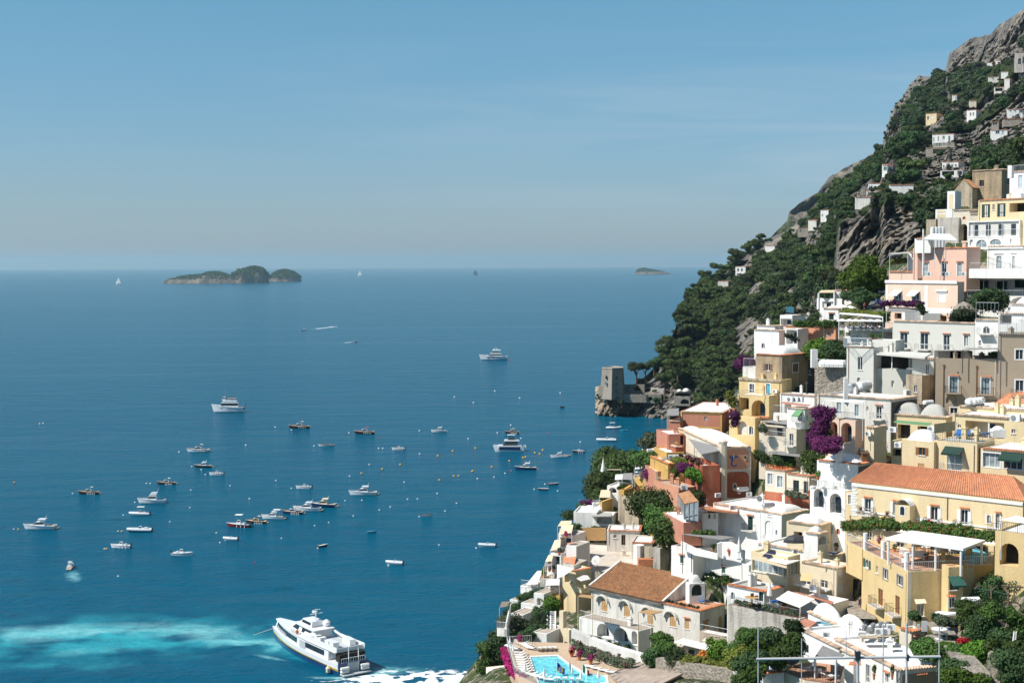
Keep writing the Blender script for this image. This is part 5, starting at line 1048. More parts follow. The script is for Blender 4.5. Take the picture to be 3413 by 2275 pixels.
# -- yellow apartments, right
h=house(5,1615,2560,None,232,330,184,42,'yellow2','rear yellow storey carrying four white tanks',[],trim='tilecap',par=.1)
RY=h
for k,x in enumerate((1735,1800,1845,1885)):K.place('tank',roofpt(h,5,x,185)+Vc((0,k*.35,.1)),R_(62),1.1,gp='four white tanks in a row',lb='%s of the four white water tanks in a row'%('first','second','third','fourth')[k])
panel(h,'L',1650,238,1925,285,'yellow');panel(h,'L',1955,248,2200,300,'yellow')
h=house(5,1965,2620,None,225,290,192,25,'yellow2','yellow house with a bright orange hipped roof at the right edge',[],roof='hip',rm='tile',vh=3.4,dep=11,trim=None)
h=house(5,885,1480,1560,296,560,192,38,'yellow2','pale yellow house with a green striped awning',[('L','deep',952,372,1090,530,'m:dark'),('L','deep',1170,392,1300,520,'m:dark')],roof='vault',rm='greyroof',vaults=2,vh=1.7,trim='tilecap',par=.1)
sb('awning','awning','green striped awning on the pale yellow house',5,[(905,345),(1290,382),(1328,355),(945,325)],[190,187,190,193],'gcanvas',.06)
K.place('tank',roofpt(h,5,1285,250)+Vc((0,0,.9)),R_(30),.9,lb='short white tank between the two grey vaults');
for k,(x,y)in enumerate(((905,445),(1322,435),(960,610))):K.place('ac',P(*S(5,x,y+15),186.5),R_(-40),1.15,lb='air conditioner on the pale yellow house %s the green striped awning'%('left of','right of','well below')[k])
rail_on(h,5,[(890,560),(1065,575),(1300,560)],z=h.fpt('L',950,540)[1],m='iron',sp=.2)
h=house(5,885,1065,1075,560,760,189,38,'yellow2','narrow yellow base below the balcony of the pale yellow house',[('L','deep',900,640,990,715,'m:dark nodoor')],trim=None)
h=house(5,1550,2560,None,330,570,178,42,'yellow2','yellow upper flat with a shaded recess behind a sun terrace',[('L','deep',1690,342,2112,530,''),('L','win',1606,373,1640,413),('L','win',2192,424,2234,470)],trim='tilecap',par=.1)
panel(h,'L',1930,345,1952,520,'frame','pillar',-.1);K.place('ac',roofpt(h,5,2235,345),R_(-42),1.5,lb='big air conditioner on the roof rim of the yellow upper flat')
h=house(5,1350,1820,2010,582,960,168,42,'yellow2','yellow apartment block with a dark green awning over a balcony',[('L','door',1492,640,1652,870,'m:pale_glass bal:wrail awn:dgreen')],trim=None,rm='greyroof',par=.06)
SUNT=h;er(h,'LR',1.0,m='iron',sp=.3)
for k,(x,y)in enumerate(((1610,505),(1655,510),(1700,515),(1960,490))):K.place('blounger',roofpt(h,5,x,y+8),R_(150 if k<3 else 120),1.1,gp='blue deck chairs',lb=('left of the three blue deck chairs on the yellow sun terrace','middle one of the three blue deck chairs on the yellow sun terrace','right of the three blue deck chairs on the yellow sun terrace','lone blue deck chair near the shaded recess')[k])
K.place('table',roofpt(h,5,1800,510),lb='white table between the blue deck chairs');
for k,(x,y)in enumerate(((1765,500),(1845,505))):K.place('chair',roofpt(h,5,x,y),k*2.2,lb='white chair %s of the table on the yellow sun terrace'%('left','right')[k])
c=roofpt(h,5,2045,510);mb=MB();mb.box((c.x,c.y,c.z+.5),(1.5,1.5,1.0));mb.lathe((c.x,c.y,c.z+1.0),[(.8,0),(.5,.3),(.1,.4)],8);tag(mb.build('covered_furniture',Mt('canvas'),loc=tuple(c)),'white covered furniture in front of the shaded recess','covered furniture')
mb=MB();a,b=roofpt(h,5,1560,440),roofpt(h,5,1350,470);mb.slab(a+Vc((0,0,1.2)),b+Vc((0,0,1.2)),b+Vc((.3,.3,1.2)),a+Vc((.3,.3,1.2)),1.2);mb.build('parapet',Mt('yellow2'),h.o)
h=house(5,1000,1350,1360,565,900,171,42,'yellow2','yellow house with brown shutters and a white vault',[('L','win',1185,622,1252,706,'sh:brown f:brown'),('L','shut',1173,795,1243,888,'m:wood')],roof='vault',vh=1.5,trim=None)
h=house(5,1855,2560,None,690,1000,163,42,'yellow2','yellow wing with two very wide windows at the right edge',[('L','wide',1882,683,2066,838,'m:pale_glass fr'),('L','wide',2110,705,2310,858,'fr awn:dgreen')],trim='terra',par=.05)
# -- long yellow house
h=house(5,455,2320,2480,1205,1560,159,43,'yellow2','long yellow house with an orange tiled roof and white shutters',[('L','door',597,1182,660,1345,'sh:frame bal:iron cap'),('L','door',903,1218,960,1400,'sh:frame bal:iron cap m:pale_glass'),('L','door',1313,1268,1387,1470,'sh:frame bal:iron cap m:dark'),('L','door',1640,1300,1715,1500,'sh:frame bal:iron cap'),('L','door',2022,1345,2060,1520,'sh:frame bal:iron cap'),('L','awin',1925,1358,1966,1444,'fr')],roof='hip',rm='tile',vh=2.3,dep=9,trim=None)
LY=h
for k in range(12):panel(h,'L',455,1010+30*k,520 if k%2 else 500,1034+30*k,'frame','quoin',.05)
panel(h,'L',455,1000,2320,1012,'frame','cornice',.3)if False else None
mb=MB();a,b=h.w3('L',0,h.z1-.22,-.14),h.w3('L',h.lenL,h.z1-.22,-.14);mb.slab(a,b,b+Vc((0,0,0))-h.nL*.15,a-h.nL*.15,.3);mb.build('cornice',Mt('frame'),h.o)
mb=MB();z=h.fpt('L',1180,1420)[1];a,b=h.w3('L',0,h.zb+.3,-.1),h.w3('L',h.lenL,h.zb+.3,-.1);mb.slab(a,b,b-h.nL*.12,a-h.nL*.12,.18);mb.build('string_course',Mt('frame'),h.o)
s0,s1=h.fpt('L',990,1330)[0],h.fpt('L',1150,1330)[0];zt,zb_=h.fpt('L',1090,1240)[1],h.fpt('L',1090,1435)[1];mb=MB();o1=1.5
v8=[h.w3('L',s,z,i_)for z in(zb_,zt)for s,i_ in((s0,-o1),(s1,-o1),(s1,0),(s0,0))];mb.add(v8,[(0,1,5,4),(1,2,6,5),(3,0,4,7),(4,5,6,7),(3,2,1,0)]);by=mb.build('bay',Mt('yellow2'),h.o)
mb=MB();c=(h.w3('L',s0,zt,-o1)+h.w3('L',s1,zt,0))/2;w_=abs(s1-s0)/2;vs=[]
for i in range(9):
 for j in range(9):u,w=i/8,j/8;p=h.w3('L',s0+(s1-s0)*u,zt+.02+.7*math.sin(math.pi*u)**.7,-o1*(1-w));vs.append(p)
mb.add(vs,[(i*9+j,(i+1)*9+j,(i+1)*9+j+1,i*9+j+1)for i in range(8)for j in range(8)]);mb.build('bay_roof',Mt('roofw'),by,smooth=True)
mb=MB();sc=(s0+s1)/2;mb.add([h.w3('L',sc+.38*math.cos(t),zb_+1.0+.1+(0 if t<0 else.75)+.38*math.sin(t),-o1-.02)for t in[math.pi*k/8 for k in range(9)]]+[h.w3('L',sc-.38,zb_+.9,-o1-.02),h.w3('L',sc+.38,zb_+.9,-o1-.02)],[tuple(range(11))]);mb.build('window',Mt('frame'),by)
mb=MB();mb.add([h.w3('L',sc+.27*math.cos(t),zb_+1.8+.27*math.sin(t),-o1-.04)for t in[math.pi*k/8 for k in range(9)]]+[h.w3('L',sc-.27,zb_+1.05,-o1-.04),h.w3('L',sc+.27,zb_+1.05,-o1-.04)],[tuple(range(11))]);mb.build('pane',Mt('glass'),by)
s=h.fpt('L',1497,1300)[0];mb=MB();mb.bar(h.w3('L',s,h.z1-.5,-.08),h.w3('L',s,h.zb+.5,-.08),.05,6);mb.build('drainpipe',Mt('brown'),h.o)
for x0,x1,y0,y1,m_,lb in((1240,1313,1375,1505,'frame','white patterned towel'),(1320,1350,1385,1478,'redp','red striped towel'),(1422,1444,1392,1520,'frame','long white towel')):
 a=h.w3('L',h.fpt('L',x0,y0)[0],h.fpt('L',x0,y0)[1],-1.02);b=h.w3('L',h.fpt('L',x1,y0)[0],a.z,-1.02);dz=abs(h.fpt('L',x0,y0)[1]-h.fpt('L',x0,y1)[1]);mb=MB();nq=6
 for i in range(nq):p,q=a.lerp(b,i/nq),a.lerp(b,(i+1)/nq);o_=h.nL*.04*(1 if i%2 else-1);mb.quad(p+o_,q-o_,q-o_-Vc((0,0,dz)),p+o_-Vc((0,0,dz)))
 tag(mb.build('towel',Mt(m_),loc=tuple(a)),lb+' hanging from the middle balcony of the long yellow house','towel')
for k,x in enumerate((640,930,1345,1675)):
 zz=h.fpt('L',x,1345+k*52)[1]-1.1 if False else None
 s=h.fpt('L',x,1320)[0];zf=(h.fpt('L',630,1345)[1],h.fpt('L',930,1400)[1],h.fpt('L',1345,1470)[1],h.fpt('L',1675,1500)[1])[k]
 for sg in(-1,1):K.place('bchair' if k!=3 else 'chair',h.w3('L',s+sg*.75,zf,-.55),R_(-43)+sg*.8,.85,gp='balcony chairs of the long yellow house',lb='%s chair on the %s balcony of the long yellow house'%('right' if sg<0 else 'left',('first','second','third','fourth')[k]))
fo(line(5,[(370,1480),(700,1450),(1100,1490),(1500,1530),(2000,1600)],[170,167,163,159,153],34),.95,9000,.15,'leaf','long green creeper with orange flowers under the long yellow house','climber','climber',flat=.7,flowers=('orangefl',.09))
YK=.91
# ---- red houses
h=house(4,485,890,897,508,700,292,20,'rose','faded red hall with an ochre border and a long white roof',[('L','awin',718,543,745,582,'m:blue_glass')],trim='tilecap',dep=20,found=8,par=.1)
for a,b,c,d in((485,508,890,522),(485,522,500,700),(875,522,890,700),(485,640,890,660)):panel(h,'L',a,b,c,d,'ochre','border',.06)
h=house(4,368,485,490,590,830,292,20,'rose','low faded red wing left of the faded red hall',[],trim='tilecap',dep=10,found=8)
sb('awning','awning','grey reed awning at the left of the faded red hall',4,[(360,530),(472,530),(472,462),(362,475)],[293,291,306,307],'reed',.1,posts=(0,),ph=4)
h=house(4,515,888,1172,842,1330,255,82,'pale','red panelled house with a blue sea figure on its end wall',[],roof='vault',vh=1.2,trim='tilecap',found=4,par=.1)
MER=h
panel(h,'R',918,856,1150,1052,'salmon','red_panel',.04,.9);panel(h,'R',918,1078,1150,1330,'red','red_panel',.04,.9)
def rw(x,y,o=.08):s,z=h.fpt('R',x,y);return h.w3('R',s,z,-o)
fig=[[(985,925),(1000,915),(1004,935),(1000,965),(990,985),(985,1005),(998,1018),(1022,1012),(1035,1000),(1030,1022),(1005,1030),(978,1020),(972,1000),(978,975),(982,950)],[(960,935),(975,925),(985,945),(978,955)],[(1004,935),(1030,920),(1046,935),(1030,942),(1006,950)],[(958,935),(962,918),(972,925)]]
mb=MB()
for pl in fig:pts=[rw(*p)for p in pl];tr_=tessellate_polygon([[Vc((p.x,p.z,0))for p in pts]]);mb.add(pts,[tuple(t)for t in tr_])
mb.build('blue_figure',mat('blue_ceramic',(0.03,0.09,0.28),.4,.2,3),h.o)
mb=MB();pts=[rw(x,y,.1)for x,y in((994,905),(1003,905),(1006,940),(998,955))];mb.add(pts,[(0,1,2,3)]);mb.build('pale_figure',Mt('frame'),h.o)
for cx,cy,w,hh in((1113,935,17,22),(1012,1215,22,30)):
 mb=MB();pts=[rw(cx+w*math.cos(t),cy-hh*.2-hh*.8*math.sin(t),.09)for t in[math.pi*k/8 for k in range(9)]]+[rw(cx-w,cy+hh,.09),rw(cx-w*.3,cy+hh*1.6,.09),rw(cx+w*.3,cy+hh*1.6,.09),rw(cx+w,cy+hh,.09)];mb.add(pts,[tuple(range(len(pts)))]);wn=mb.build('window',Mt('cream'),h.o)
 mb=MB();pts=[rw(cx+w*.6*math.cos(t),cy-hh*.15-hh*.5*math.sin(t),.12)for t in[math.pi*k/8 for k in range(9)]]+[rw(cx-w*.6,cy+hh*.7,.12),rw(cx+w*.6,cy+hh*.7,.12)];mb.add(pts,[tuple(range(len(pts)))]);mb.build('pane',Mt('glass'),wn)
c=P(*S(4,897,800),254.5);mb=MB();mb.bar((c.x,c.y,c.z),(c.x,c.y,h.z0),.75,8);mb.lathe((c.x,c.y,c.z),[(.8,0),(.85,.3),(.4,.6)],8);mb.build('pilaster',Mt('pale'),h.o)
h2=house(4,715,722,882,1115,1330,252,82,'red','dark red annex with a small keyhole window under tiles',[('R','awin',803,1160,826,1200,'fr')],trim='terra',side=('L',9),found=7)
h2=house(4,530,700,870,1020,1330,249,80,'red','red terrace block along the side of the panelled red house',[],trim=None,found=6,par=.8);er(h2,'L',1.0,m='iron')
q=[P(*S(4,*p),y)for p,y in zip(((690,905),(862,872),(725,728),(560,748)),(254,252,276,279))];mb=MB();mb.slab(*q,.1);r=root('awning',tuple(q[0]),'big dark grey awning along the panelled red house','awning');mb.build('cover',Mt('reed'),r)
for p in(q[0],q[3],q[0].lerp(q[3],.5)):mb=MB();mb.bar(p,p-Vc((0,0,5)),.08,6);mb.build('post',Mt('pale'),r)
fo([h2.w3('L',s,h2.z1+.2,-.1)for s in(2,5,8,11)],.55,500,.14,'leafd','flower boxes hanging along the terrace of the panelled red house','planter','plants',flowers=('magenta',.3))
h=house(4,515,560,740,690,1000,281,80,'yellow2','yellow framed end of the panelled red house with a white vault',[],roof='vault',vh=.8,trim='tilecap',side=('L',6),found=6)
sb('awning','awning','small grey awning left of the yellow framed house end',4,[(335,740),(520,715),(530,690),(350,705)],[283,280,288,291],'reed',.1)
h=house(8,1545,1552,1738,600,1040,266,82,'rose','faded red house with peeling white patches and a wavy top',[],trim=None,side=('L',8),found=6);panel(h,'R',1555,680,1735,710,'pale','band',.06);panel(h,'R',1552,600,1580,1040,'pale','border',.05)
h=house(8,1700,1738,1865,482,1200,262,78,'ochre','ochre corner house with a red arched panel',[],trim='terra',side=('L',10),found=6);panel(h,'R',1768,520,1850,1150,'red','red_panel',.05,1.0)
h=house(8,1700,1715,1985,310,520,273,80,'ochre','ochre terrace with a red curved parapet left of the grey awning',[('R','deep',1755,370,1975,460,'m:dark nodoor')],trim=None,side=('L',8),found=5);
h2=house(8,1850,1855,1980,225,315,274,80,'red','red curved parapet above the ochre terrace',[],trim='tilecap',side=('L',3),found=0,name='parapet_wall',cat='wall')
for k,x in enumerate((1795,1875,1945)):K.place('ac',P(*S(8,x,430),271),R_(-5),1.5,gp='condensers under the ochre terrace',lb='%s of the three condensers under the ochre terrace'%('left','middle','right')[k])
h=house(8,1740,1745,1990,30,330,279,80,'rose','faded red back wall above the curved parapet',[('R','hole',1925,50,1990,190,'m:dark')],trim=None,side=('L',8),found=2)
sb('sloping_awning','awning','salmon sloping awning beside the white timber pergola',8,[(1400,430),(1640,400),(1600,300),(1380,320)],[276,274,283,285],'salmon',.1)
sb('awning','awning','grey awning right of the salmon sloping awning',8,[(1515,440),(1728,400),(1715,368),(1530,405)],[270,268,274,276],'reed',.1,posts=(0,),ph=6)
r=root('pergola',tuple(P(*S(8,1320,340),285)),'open white timber pergola on the seaward edge','pergola')
for k in range(4):mb=MB();mb.bar(P(*S(8,1312+12*k,345-30*k),282+3*k),P(*S(8,1592,300-32*k),281+3*k),.16,4);mb.build('beam',Mt('frame'),r)
for k in range(4):mb=MB();mb.bar(P(*S(8,1320+88*k,340-12*k),282),P(*S(8,1350+80*k,250-15*k),291),.14,4);mb.build('beam',Mt('frame'),r)
fo(line(8,[(1600,130),(1640,200),(1640,270)],277,4),1.3,700,.2,'leafo','grey green plants with white blossoms beside the pergola','bush','bush',flowers=('canvas',.5))if False else None
fo(line(8,[(1430,150),(1560,130)],290,3),2.2,1500,.24,'leafo','olive tree behind the white timber pergola','tree','tree')
fo(line(8,[(1180,420),(1280,380),(1400,440),(1530,480)],[284,284,280,276],8),1.9,3200,.22,'leaf','overgrown green shrubs between pergola and yellow cottage','bush','bush',flowers=('boug',.15))
fo(line(8,[(1380,640),(1500,650),(1450,720)],273,5),1.0,900,.16,'boug','purple creeper on the ochre wall','bougainvillea','climber')
fo(line(8,[(1840,440),(2030,450)],258,5),.9,1300,.16,'leafy','yellow green creeper over the red terrace','climber','climber');fo(line(8,[(1930,530),(2150,590)],254,6),1.1,2000,.16,'boug','purple creeper beneath the yellow green creeper','bougainvillea','climber')
fo(line(8,[(2090,640),(2200,680),(2250,780)],250,6),1.2,3000,.18,'leafb','bright green creeper at the foot of the big grey awning','climber','climber');fo(line(8,[(2210,960),(2240,1080)],247,4),1.1,1300,.18,'leaf','green creeper beside the tiled lean to roof','climber','climber');fo(line(8,[(1840,590),(1830,680)],260,3),.8,800,.15,'leafb','bright green hanging creeper on the ochre corner house','climber','climber');fo(line(8,[(1820,790),(1820,800)],259,2),.6,350,.14,'leafb','small round green bush on the ochre corner house','bush','bush')
h=house(8,1850,1900,2170,850,1360,250,70,'salmon','salmon red house behind the tiled lean to roof',[],trim=None,side=('L',9),found=5,rm='pave');K.place('ac',P(*S(8,1985,885),250),R_(0),1.3,lb='big white condenser above the tiled lean to roof')
q=[P(*S(8,*p),y)for p,y in zip(((1985,1095),(2200,1050),(2060,890),(1890,940)),(237,235,248,250))];mb=MB();mb.slab(*q,.25);r=root('veranda',tuple(q[0]),'glazed veranda with an old tiled lean to roof','veranda');mb.build('roof',Mt('tile2'),r)
mb=MB();z_=P(*S(8,2020,1350),236).z
for a,b in((q[0],q[1]),(q[0],q[3])):mb.add([a,b,Vc((b.x,b.y,z_)),Vc((a.x,a.y,z_))],[(0,1,2,3)])
mb.build('glazing',Mt('pale_glass'),r);mb=MB();
for t in(0,.33,.66,1):p=q[0].lerp(q[1],t);mb.bar(p+Vc((0,-.1,0)),Vc((p.x,p.y-.1,z_)),.1,4)
mb.bar(q[0]+Vc((0,-.1,-2)),q[1]+Vc((0,-.1,-2)),.08,4);mb.build('frame',Mt('grey'),r)
h=house(8,1960,1975,2250,1390,1600,236,78,'rose','rounded faded red base under the glazed veranda',[],trim=None,side=('L',10),found=1.5,par=.05)
YK=1.0
# ---- seaward cluster left of the red houses
h=house(8,1200,1395,1548,690,980,276,55,'ochre','ochre cottage with an arched doorway and balustraded roof',[('L','hole',1235,810,1300,900,'arch m:dark')],trim='tilecap',found=6);er(h,'L',2.0,sp=.35)
c=P(*S(8,1300,600),277);K.place('table',(c.x,c.y,h.zr),sc=1.6,lb='table on the balustraded roof of the ochre cottage')
sb('awning','awning','blue and white striped sunshade over the ochre cottage roof',8,[(1225,560),(1370,545),(1365,520),(1235,530)],[276,275,279,280],'canvas',.1,posts=(0,1),ph=4)
sb('awning','awning','square white awning left of the ochre cottage',8,[(920,725),(1032,718),(1042,642),(930,648)],[280,279,285,286],'canvas',.08);sb('awning','awning','grey reed roof beside the square white awning',8,[(1032,718),(1190,725),(1192,622),(1045,628)],[279,277,284,286],'reed',.08,posts=(0,1),ph=5)
wt(8,[(1060,880),(1185,810),(1190,980)],[1080,1000,990],[272,274,274],'ochre','ochre sloping stair wall left of the arched doorway');h=house(8,975,1058,1065,890,1080,270,30,'ochre','small ochre pier with a house name strip',[],trim=None,dep=4)
wt(8,[(720,1070),(885,1010)],[1230,1190],[268,270],'ochre','ochre sloping wall above the white walled garden')
h=house(8,970,1285,1335,1015,1420,262,45,'old2','tall windowless beige ruin wall with black streaks',[('L','niche',1200,1080,1232,1115,'m:dark')],trim=None,rm='greyroof',found=6)
stairs(8,(1330,985),(1540,830),266,276,2.2,16,'pale outdoor stairs rising along the ochre cottage')
person(P(*S(8,1270,960),272),.3,'lean','redp','redp','hair','person in red leaning at the arched doorway',1.0)
h=house(8,285,640,655,1235,1410,264,12,'white','plain white garden wall house with two wall lamps',[],trim=None,dep=7,found=5)
h=house(8,600,880,890,1290,1420,263,12,'white','white recessed porch with a thin post right of the plain white house',[('L','deep',640,1300,870,1405,'m:shade nodoor')],trim=None,dep=5,found=5);sb('awning','awning','grey awning over the recessed white porch',8,[(560,1285),(870,1280),(860,1235),(555,1225)],[261,260,268,269],'greyroof',.15)
h=house(8,360,580,590,1180,1240,271,15,'concrete','beige roof slab behind the plain white house',[],trim=None,dep=9,found=3);h=house(8,570,720,730,1150,1230,268,20,'white','small white terrace with railing above the grey awning',[],trim=None,dep=8);er(h,'L',1.3)
fo(line(8,[(420,1110),(580,1090)],278,4),.9,700,.18,'boug','purple flowers at the seaward edge','bougainvillea','climber');fo(line(8,[(380,1150),(440,1160)],276,2),1.0,500,.18,'leafd','dark bush beside the seaward purple flowers','bush','bush');fo(line(8,[(190,1290),(240,1270)],270,3),1.3,800,.2,'leafd','dark bush at the cliff edge above the cream awnings','bush','bush')
for k,(pts,Y0,lb)in enumerate((([(680,998),(850,998),(850,882),(705,885)],272,'cream awning below the white arched terrace'),([(40,1438),(250,1432),(255,1352),(95,1358)],262,'upper cream awning at the cliff edge'),([(50,1568),(262,1560),(282,1430),(105,1440)],258,'lower cream awning at the cliff edge'))):sb('awning','awning',lb,8,pts,[Y0,Y0,Y0+7,Y0+7],'creamcanvas',.08,posts=(0,1),ph=3.5)
h=house(8,800,1005,1015,830,960,277,25,'white','white arched terrace parapet in front of the dark pine bushes',[('L','arch',825,850,945,935,'m:shade')],trim=None,dep=6,found=6);fo(line(8,[(980,860),(1060,850)],274,3),.8,600,.16,'leaf','green bush right of the white arched terrace','bush','bush')
h=house(8,492,600,860,730,1085,296,35,'stone2','grey stone bastion at the seaward edge with a railed terrace',[('L','niche',520,740,530,760,'m:dark')],trim=None,found=12,name='bastion',cat='building',rm='pave');er(h,'LR',1.0,m='iron')
K.place('closed',P(*S(8,740,690),297)-Vc((0,0,.3)),sc=1.6,lb='tall closed white parasol on the stone bastion');sb('sunshade','sunshade','beige square sunshade above the stone bastion',8,[(790,570),(1015,572),(990,560),(850,560)],[296,295,302,303],'cream',.1,posts=(1,),ph=5)
for k in range(4):K.place('lounger',P(*S(8,640+45*k,690),298),1.2,1.3,gp='loungers on the stone bastion',lb='white sun lounger on the stone bastion')
pt=fo([P(*S(8,x,y),Y)for x,y,Y in((800,400,306),(880,340,308),(960,420,306),(860,480,304),(1040,480,306),(780,520,304),(1000,560,302),(920,560,302),(1110,500,305),(830,590,302))],3.6,9000,.3,'leafp','big dark green pine tree above the stone bastion','tree','tree',flat=.75)
mb=MB();mb.bar(P(*S(8,900,680),303),P(*S(8,880,450),306),.4,6,.2);mb.build('trunk',Mt('bark'),pt)
fo([P(*S(8,x,y),288)for x,y in((600,800),(700,780),(580,880),(680,880),(640,960),(740,840))],2.6,6000,.24,'leafp','dark pine bush in front of the stone bastion','bush','bush');fo([P(*S(8,x,y),290)for x,y in((850,740),(950,760),(880,820))],2.2,3000,.24,'leaf','green bush right of the dark pine bush','bush','bush');fo([P(*S(8,x,y),284)for x,y in((620,1010),(660,980))],1.8,1500,.24,'leafp','small dark bush under the dark pine bush','bush','bush')
for k,pts in enumerate((((1400,1080),(1500,1120),(1600,1080),(1450,1180)),((1600,1150),(1720,1120),(1780,1180),(1680,1230)),((1660,1350),(1780,1380),(1700,1450),(1880,1440)),((1700,1520),(1850,1540),(1950,1500),(1800,1580)))):fo([P(*S(8,x,y),(235,232,226,222)[k])for x,y in pts],3.0,5000,.26,'leaf',('leafy green tree right of the beige ruin wall','leafy green tree in front of the ochre corner house','leafy green tree left of the glazed veranda','leafy green tree under the glazed veranda')[k],'tree','tree')
# -- white houses in the middle
H_=house
h=H_(5,75,520,885,805,1010,185,45,'white','white house with a cracked vaulted roof and dark side wall',[],roof='vault',vh=1.2,vaults=2,trim='terra');panel(h,'R',525,800,880,1000,'darkwall','dark_wall_face',.02)  # right wall covered by a thin dark sheet
for x,y,k_,lb in((590,700,'steel','steel boiler on the cracked vaulted roof'),(740,715,'tank','white tank at the right of the cracked vaulted roof')):K.place(k_,P(*S(5,x,y),189),R_(30),1.0,lb=lb)
for x,y,s_,lb in((315,690,.8,'small white chimney'),(590,780,.7,'small dark brick chimney')):c=P(*S(5,x,y),187);mb=MB();mb.box((c.x,c.y,c.z),(s_,s_,2.2));mb.box((c.x,c.y,c.z+1.2),(s_*1.3,s_*1.3,.15));tag(mb.build('chimney',Mt('white' if s_>.75 else 'brown'),loc=tuple(c)),lb+' on the cracked vaulted roof','chimney')
h=H_(5,870,998,1005,735,860,190,40,'pale','small grey vaulted annex with an arch behind the cracked vaulted roof',[('L','arch',925,812,978,858,'nodoor')],roof='vault',vh=.8,trim='terra')
h=H_(5,0,385,455,1098,1600,181,46,'white','white house with two tall arched balconies under a railed terrace',[('L','arch',40,1068,143,1275,''),('L','arch',215,1122,340,1338,''),('L','win',172,1470,190,1515),('L','door',212,1475,245,1562),('L','awin',285,1505,322,1568,'f:terra')],trim=None,par=.05);er(h,'L',1.0);rail_on(h,5,[(38,1240),(143,1275)],z=h.fpt('L',90,1262)[1],m='iron');rail_on(h,5,[(213,1298),(340,1338)],z=h.fpt('L',280,1318)[1],m='iron')
for k,(x,y)in enumerate(((30,960),(130,990),(260,1010))):c=P(*S(5,x,y),183);mb=MB();mb.lathe((c.x,c.y,h.z1),[(.4,0),(.42,.25),(.3,.4),(.05,.45)],8,.6);tag(mb.build('covered_furniture',Mt('canvas'),loc=tuple(c)),'%s covered furniture on the railed terrace above the arched balconies'%('left','middle','right')[k],'covered furniture')
K.place('potb',P(*S(5,85,975),183),sc=1.0,lb='pale green potted palm on the railed white terrace')
h=H_(5,388,455,460,1110,1420,179,43,'yellow2','narrow yellow bay between the arched balconies and the long yellow house',[('L','win',414,1138,452,1240,'fr'),('L','niche',430,1360,450,1400,'m:dark')],trim=None)
YK=.97
h=H_(4,1262,1465,1740,1492,1720,213,50,'white','white house wing with a shallow vault and an arched balcony door',[('R','win',1580,1508,1612,1540)],roof='vault',vh=1.1,trim='tilecap',found=9);panel(h,'R',1470,1500,1735,1530,'white2','stain',.01)
h7=H_(7,500,645,650,30,215,212.8,50,'white','white facade with a tall glazed door over a railed step',[('L','door',528,72,577,178,'arch fr'),('L','awin',602,138,615,170,'f:navy'),('L','win',548,30,575,42)],trim=None,dep=4)
h=H_(4,805,1258,1262,1455,1750,219,50,'white','white house with a flat whitewashed roof and one green balcony door',[('L','door',1140,1510,1188,1640,'f:dgreen m:dgreen cap bal:iron')],trim='tilecap',found=8,dep=13)
for k_,x,y,lb in(('dish',1245,1400,'satellite dish on the flat whitewashed roof'),('steel',1340,1425,'steel boiler on the shallow white vault'),('ac',1150,1300,'white condenser behind the flat whitewashed roof'),('steel',1090,1270,'steel boiler behind the flat whitewashed roof'),('ac',850,1310,'condenser at the left end of the flat whitewashed roof'),('ac',990,1430,'condenser above the small orange roof'),('dish',1535,1440,'satellite dish on the shallow white vault')):K.place(k_,P(*S(4,x,y+18),222 if y>1320 else 232),R_(20),1.1,lb=lb)
YK=1.03
h=H_(4,690,700,855,1480,1640,210,80,'white','small white room with green shutters under an orange roof slab',[('R','win',758,1473,778,1530,'m:green f:green'),('R','win',810,1485,830,1535)],trim=None,side=('L',5))
h=H_(4,850,860,1040,1500,1640,212,80,'pale','shaded porch right of the small room with green shutters',[('R','deep',870,1510,1030,1600,'')],trim=None,side=('L',4),dep=5)
sb('roof_slab','roof','flat orange roof over the small white room with green shutters',4,[(690,1432),(1040,1470),(1055,1455),(760,1408)],[208,207,214,218],'tile',.25)
h=H_(6,1865,2300,2360,250,330,209,48,'white','white terrace storey with arches below the small orange roof',[('L','arch',2095,170,2160,240,''),('L','deep',2105,255,2270,345,'')],trim=None,found=6)
sb('pergola','pergola','dark reed pergola over the white terrace storey',6,[(1895,205),(2240,255),(2353,230),(2060,200)],[206,202,206,210],'reed',.06,posts=(0,1),pm='iron',ph=6);fo(line(6,[(1990,200),(2180,200)],207,6),.7,700,.15,'leaf','green climber on the dark reed pergola','climber','climber')
h=H_(7,0,415,425,385,500,202,50,'white','long white house with three green shuttered windows',[('L','shut',38,367,80,428,'m:green cap'),('L','shut',227,396,248,440,'m:green cap')],trim=None,found=7,dep=11)
HG2=h
h=H_(6,1797,1990,2000,345,540,206.5,50,'white','left end of the long white house with a green shutter',[('L','shut',1874,395,1904,458,'m:green cap')],trim=None,found=7,dep=10)
wt(6,[(1880,270),(2000,330),(2200,380)],[330,390,430],[207,205,202],'white','white curved parapet on the long white house',th=.4,ground=False,found=0)
wt(6,[(2200,290),(2240,275),(2300,275),(2353,300),(2420,350)],[400,420,430,440,460],[200,200,199,198,196],'white','white wavy screen wall with a potted plant before it',th=.4,ground=False,found=0)
for k,(x,y,kk)in enumerate(((2305,385,'potr'),(2160,350,'pot'))):K.place(kk,P(*S(6,x,y+10),199),sc=1.0,lb=('potted plant in front of the white wavy screen wall','potted plant beneath the dark reed pergola')[k])
K.place('closed',P(*S(7,345,345),196),sc=1.2,lb='closed white parasol by the white wavy screen wall')
fo(line(6,[(1820,560),(1950,580),(2150,590),(2300,610)],[214,211,207,204],20),1.0,5200,.17,'leaf','long green pergola creeper below the long white house','climber','climber',flowers=('canvas',.05))
YK=1.0
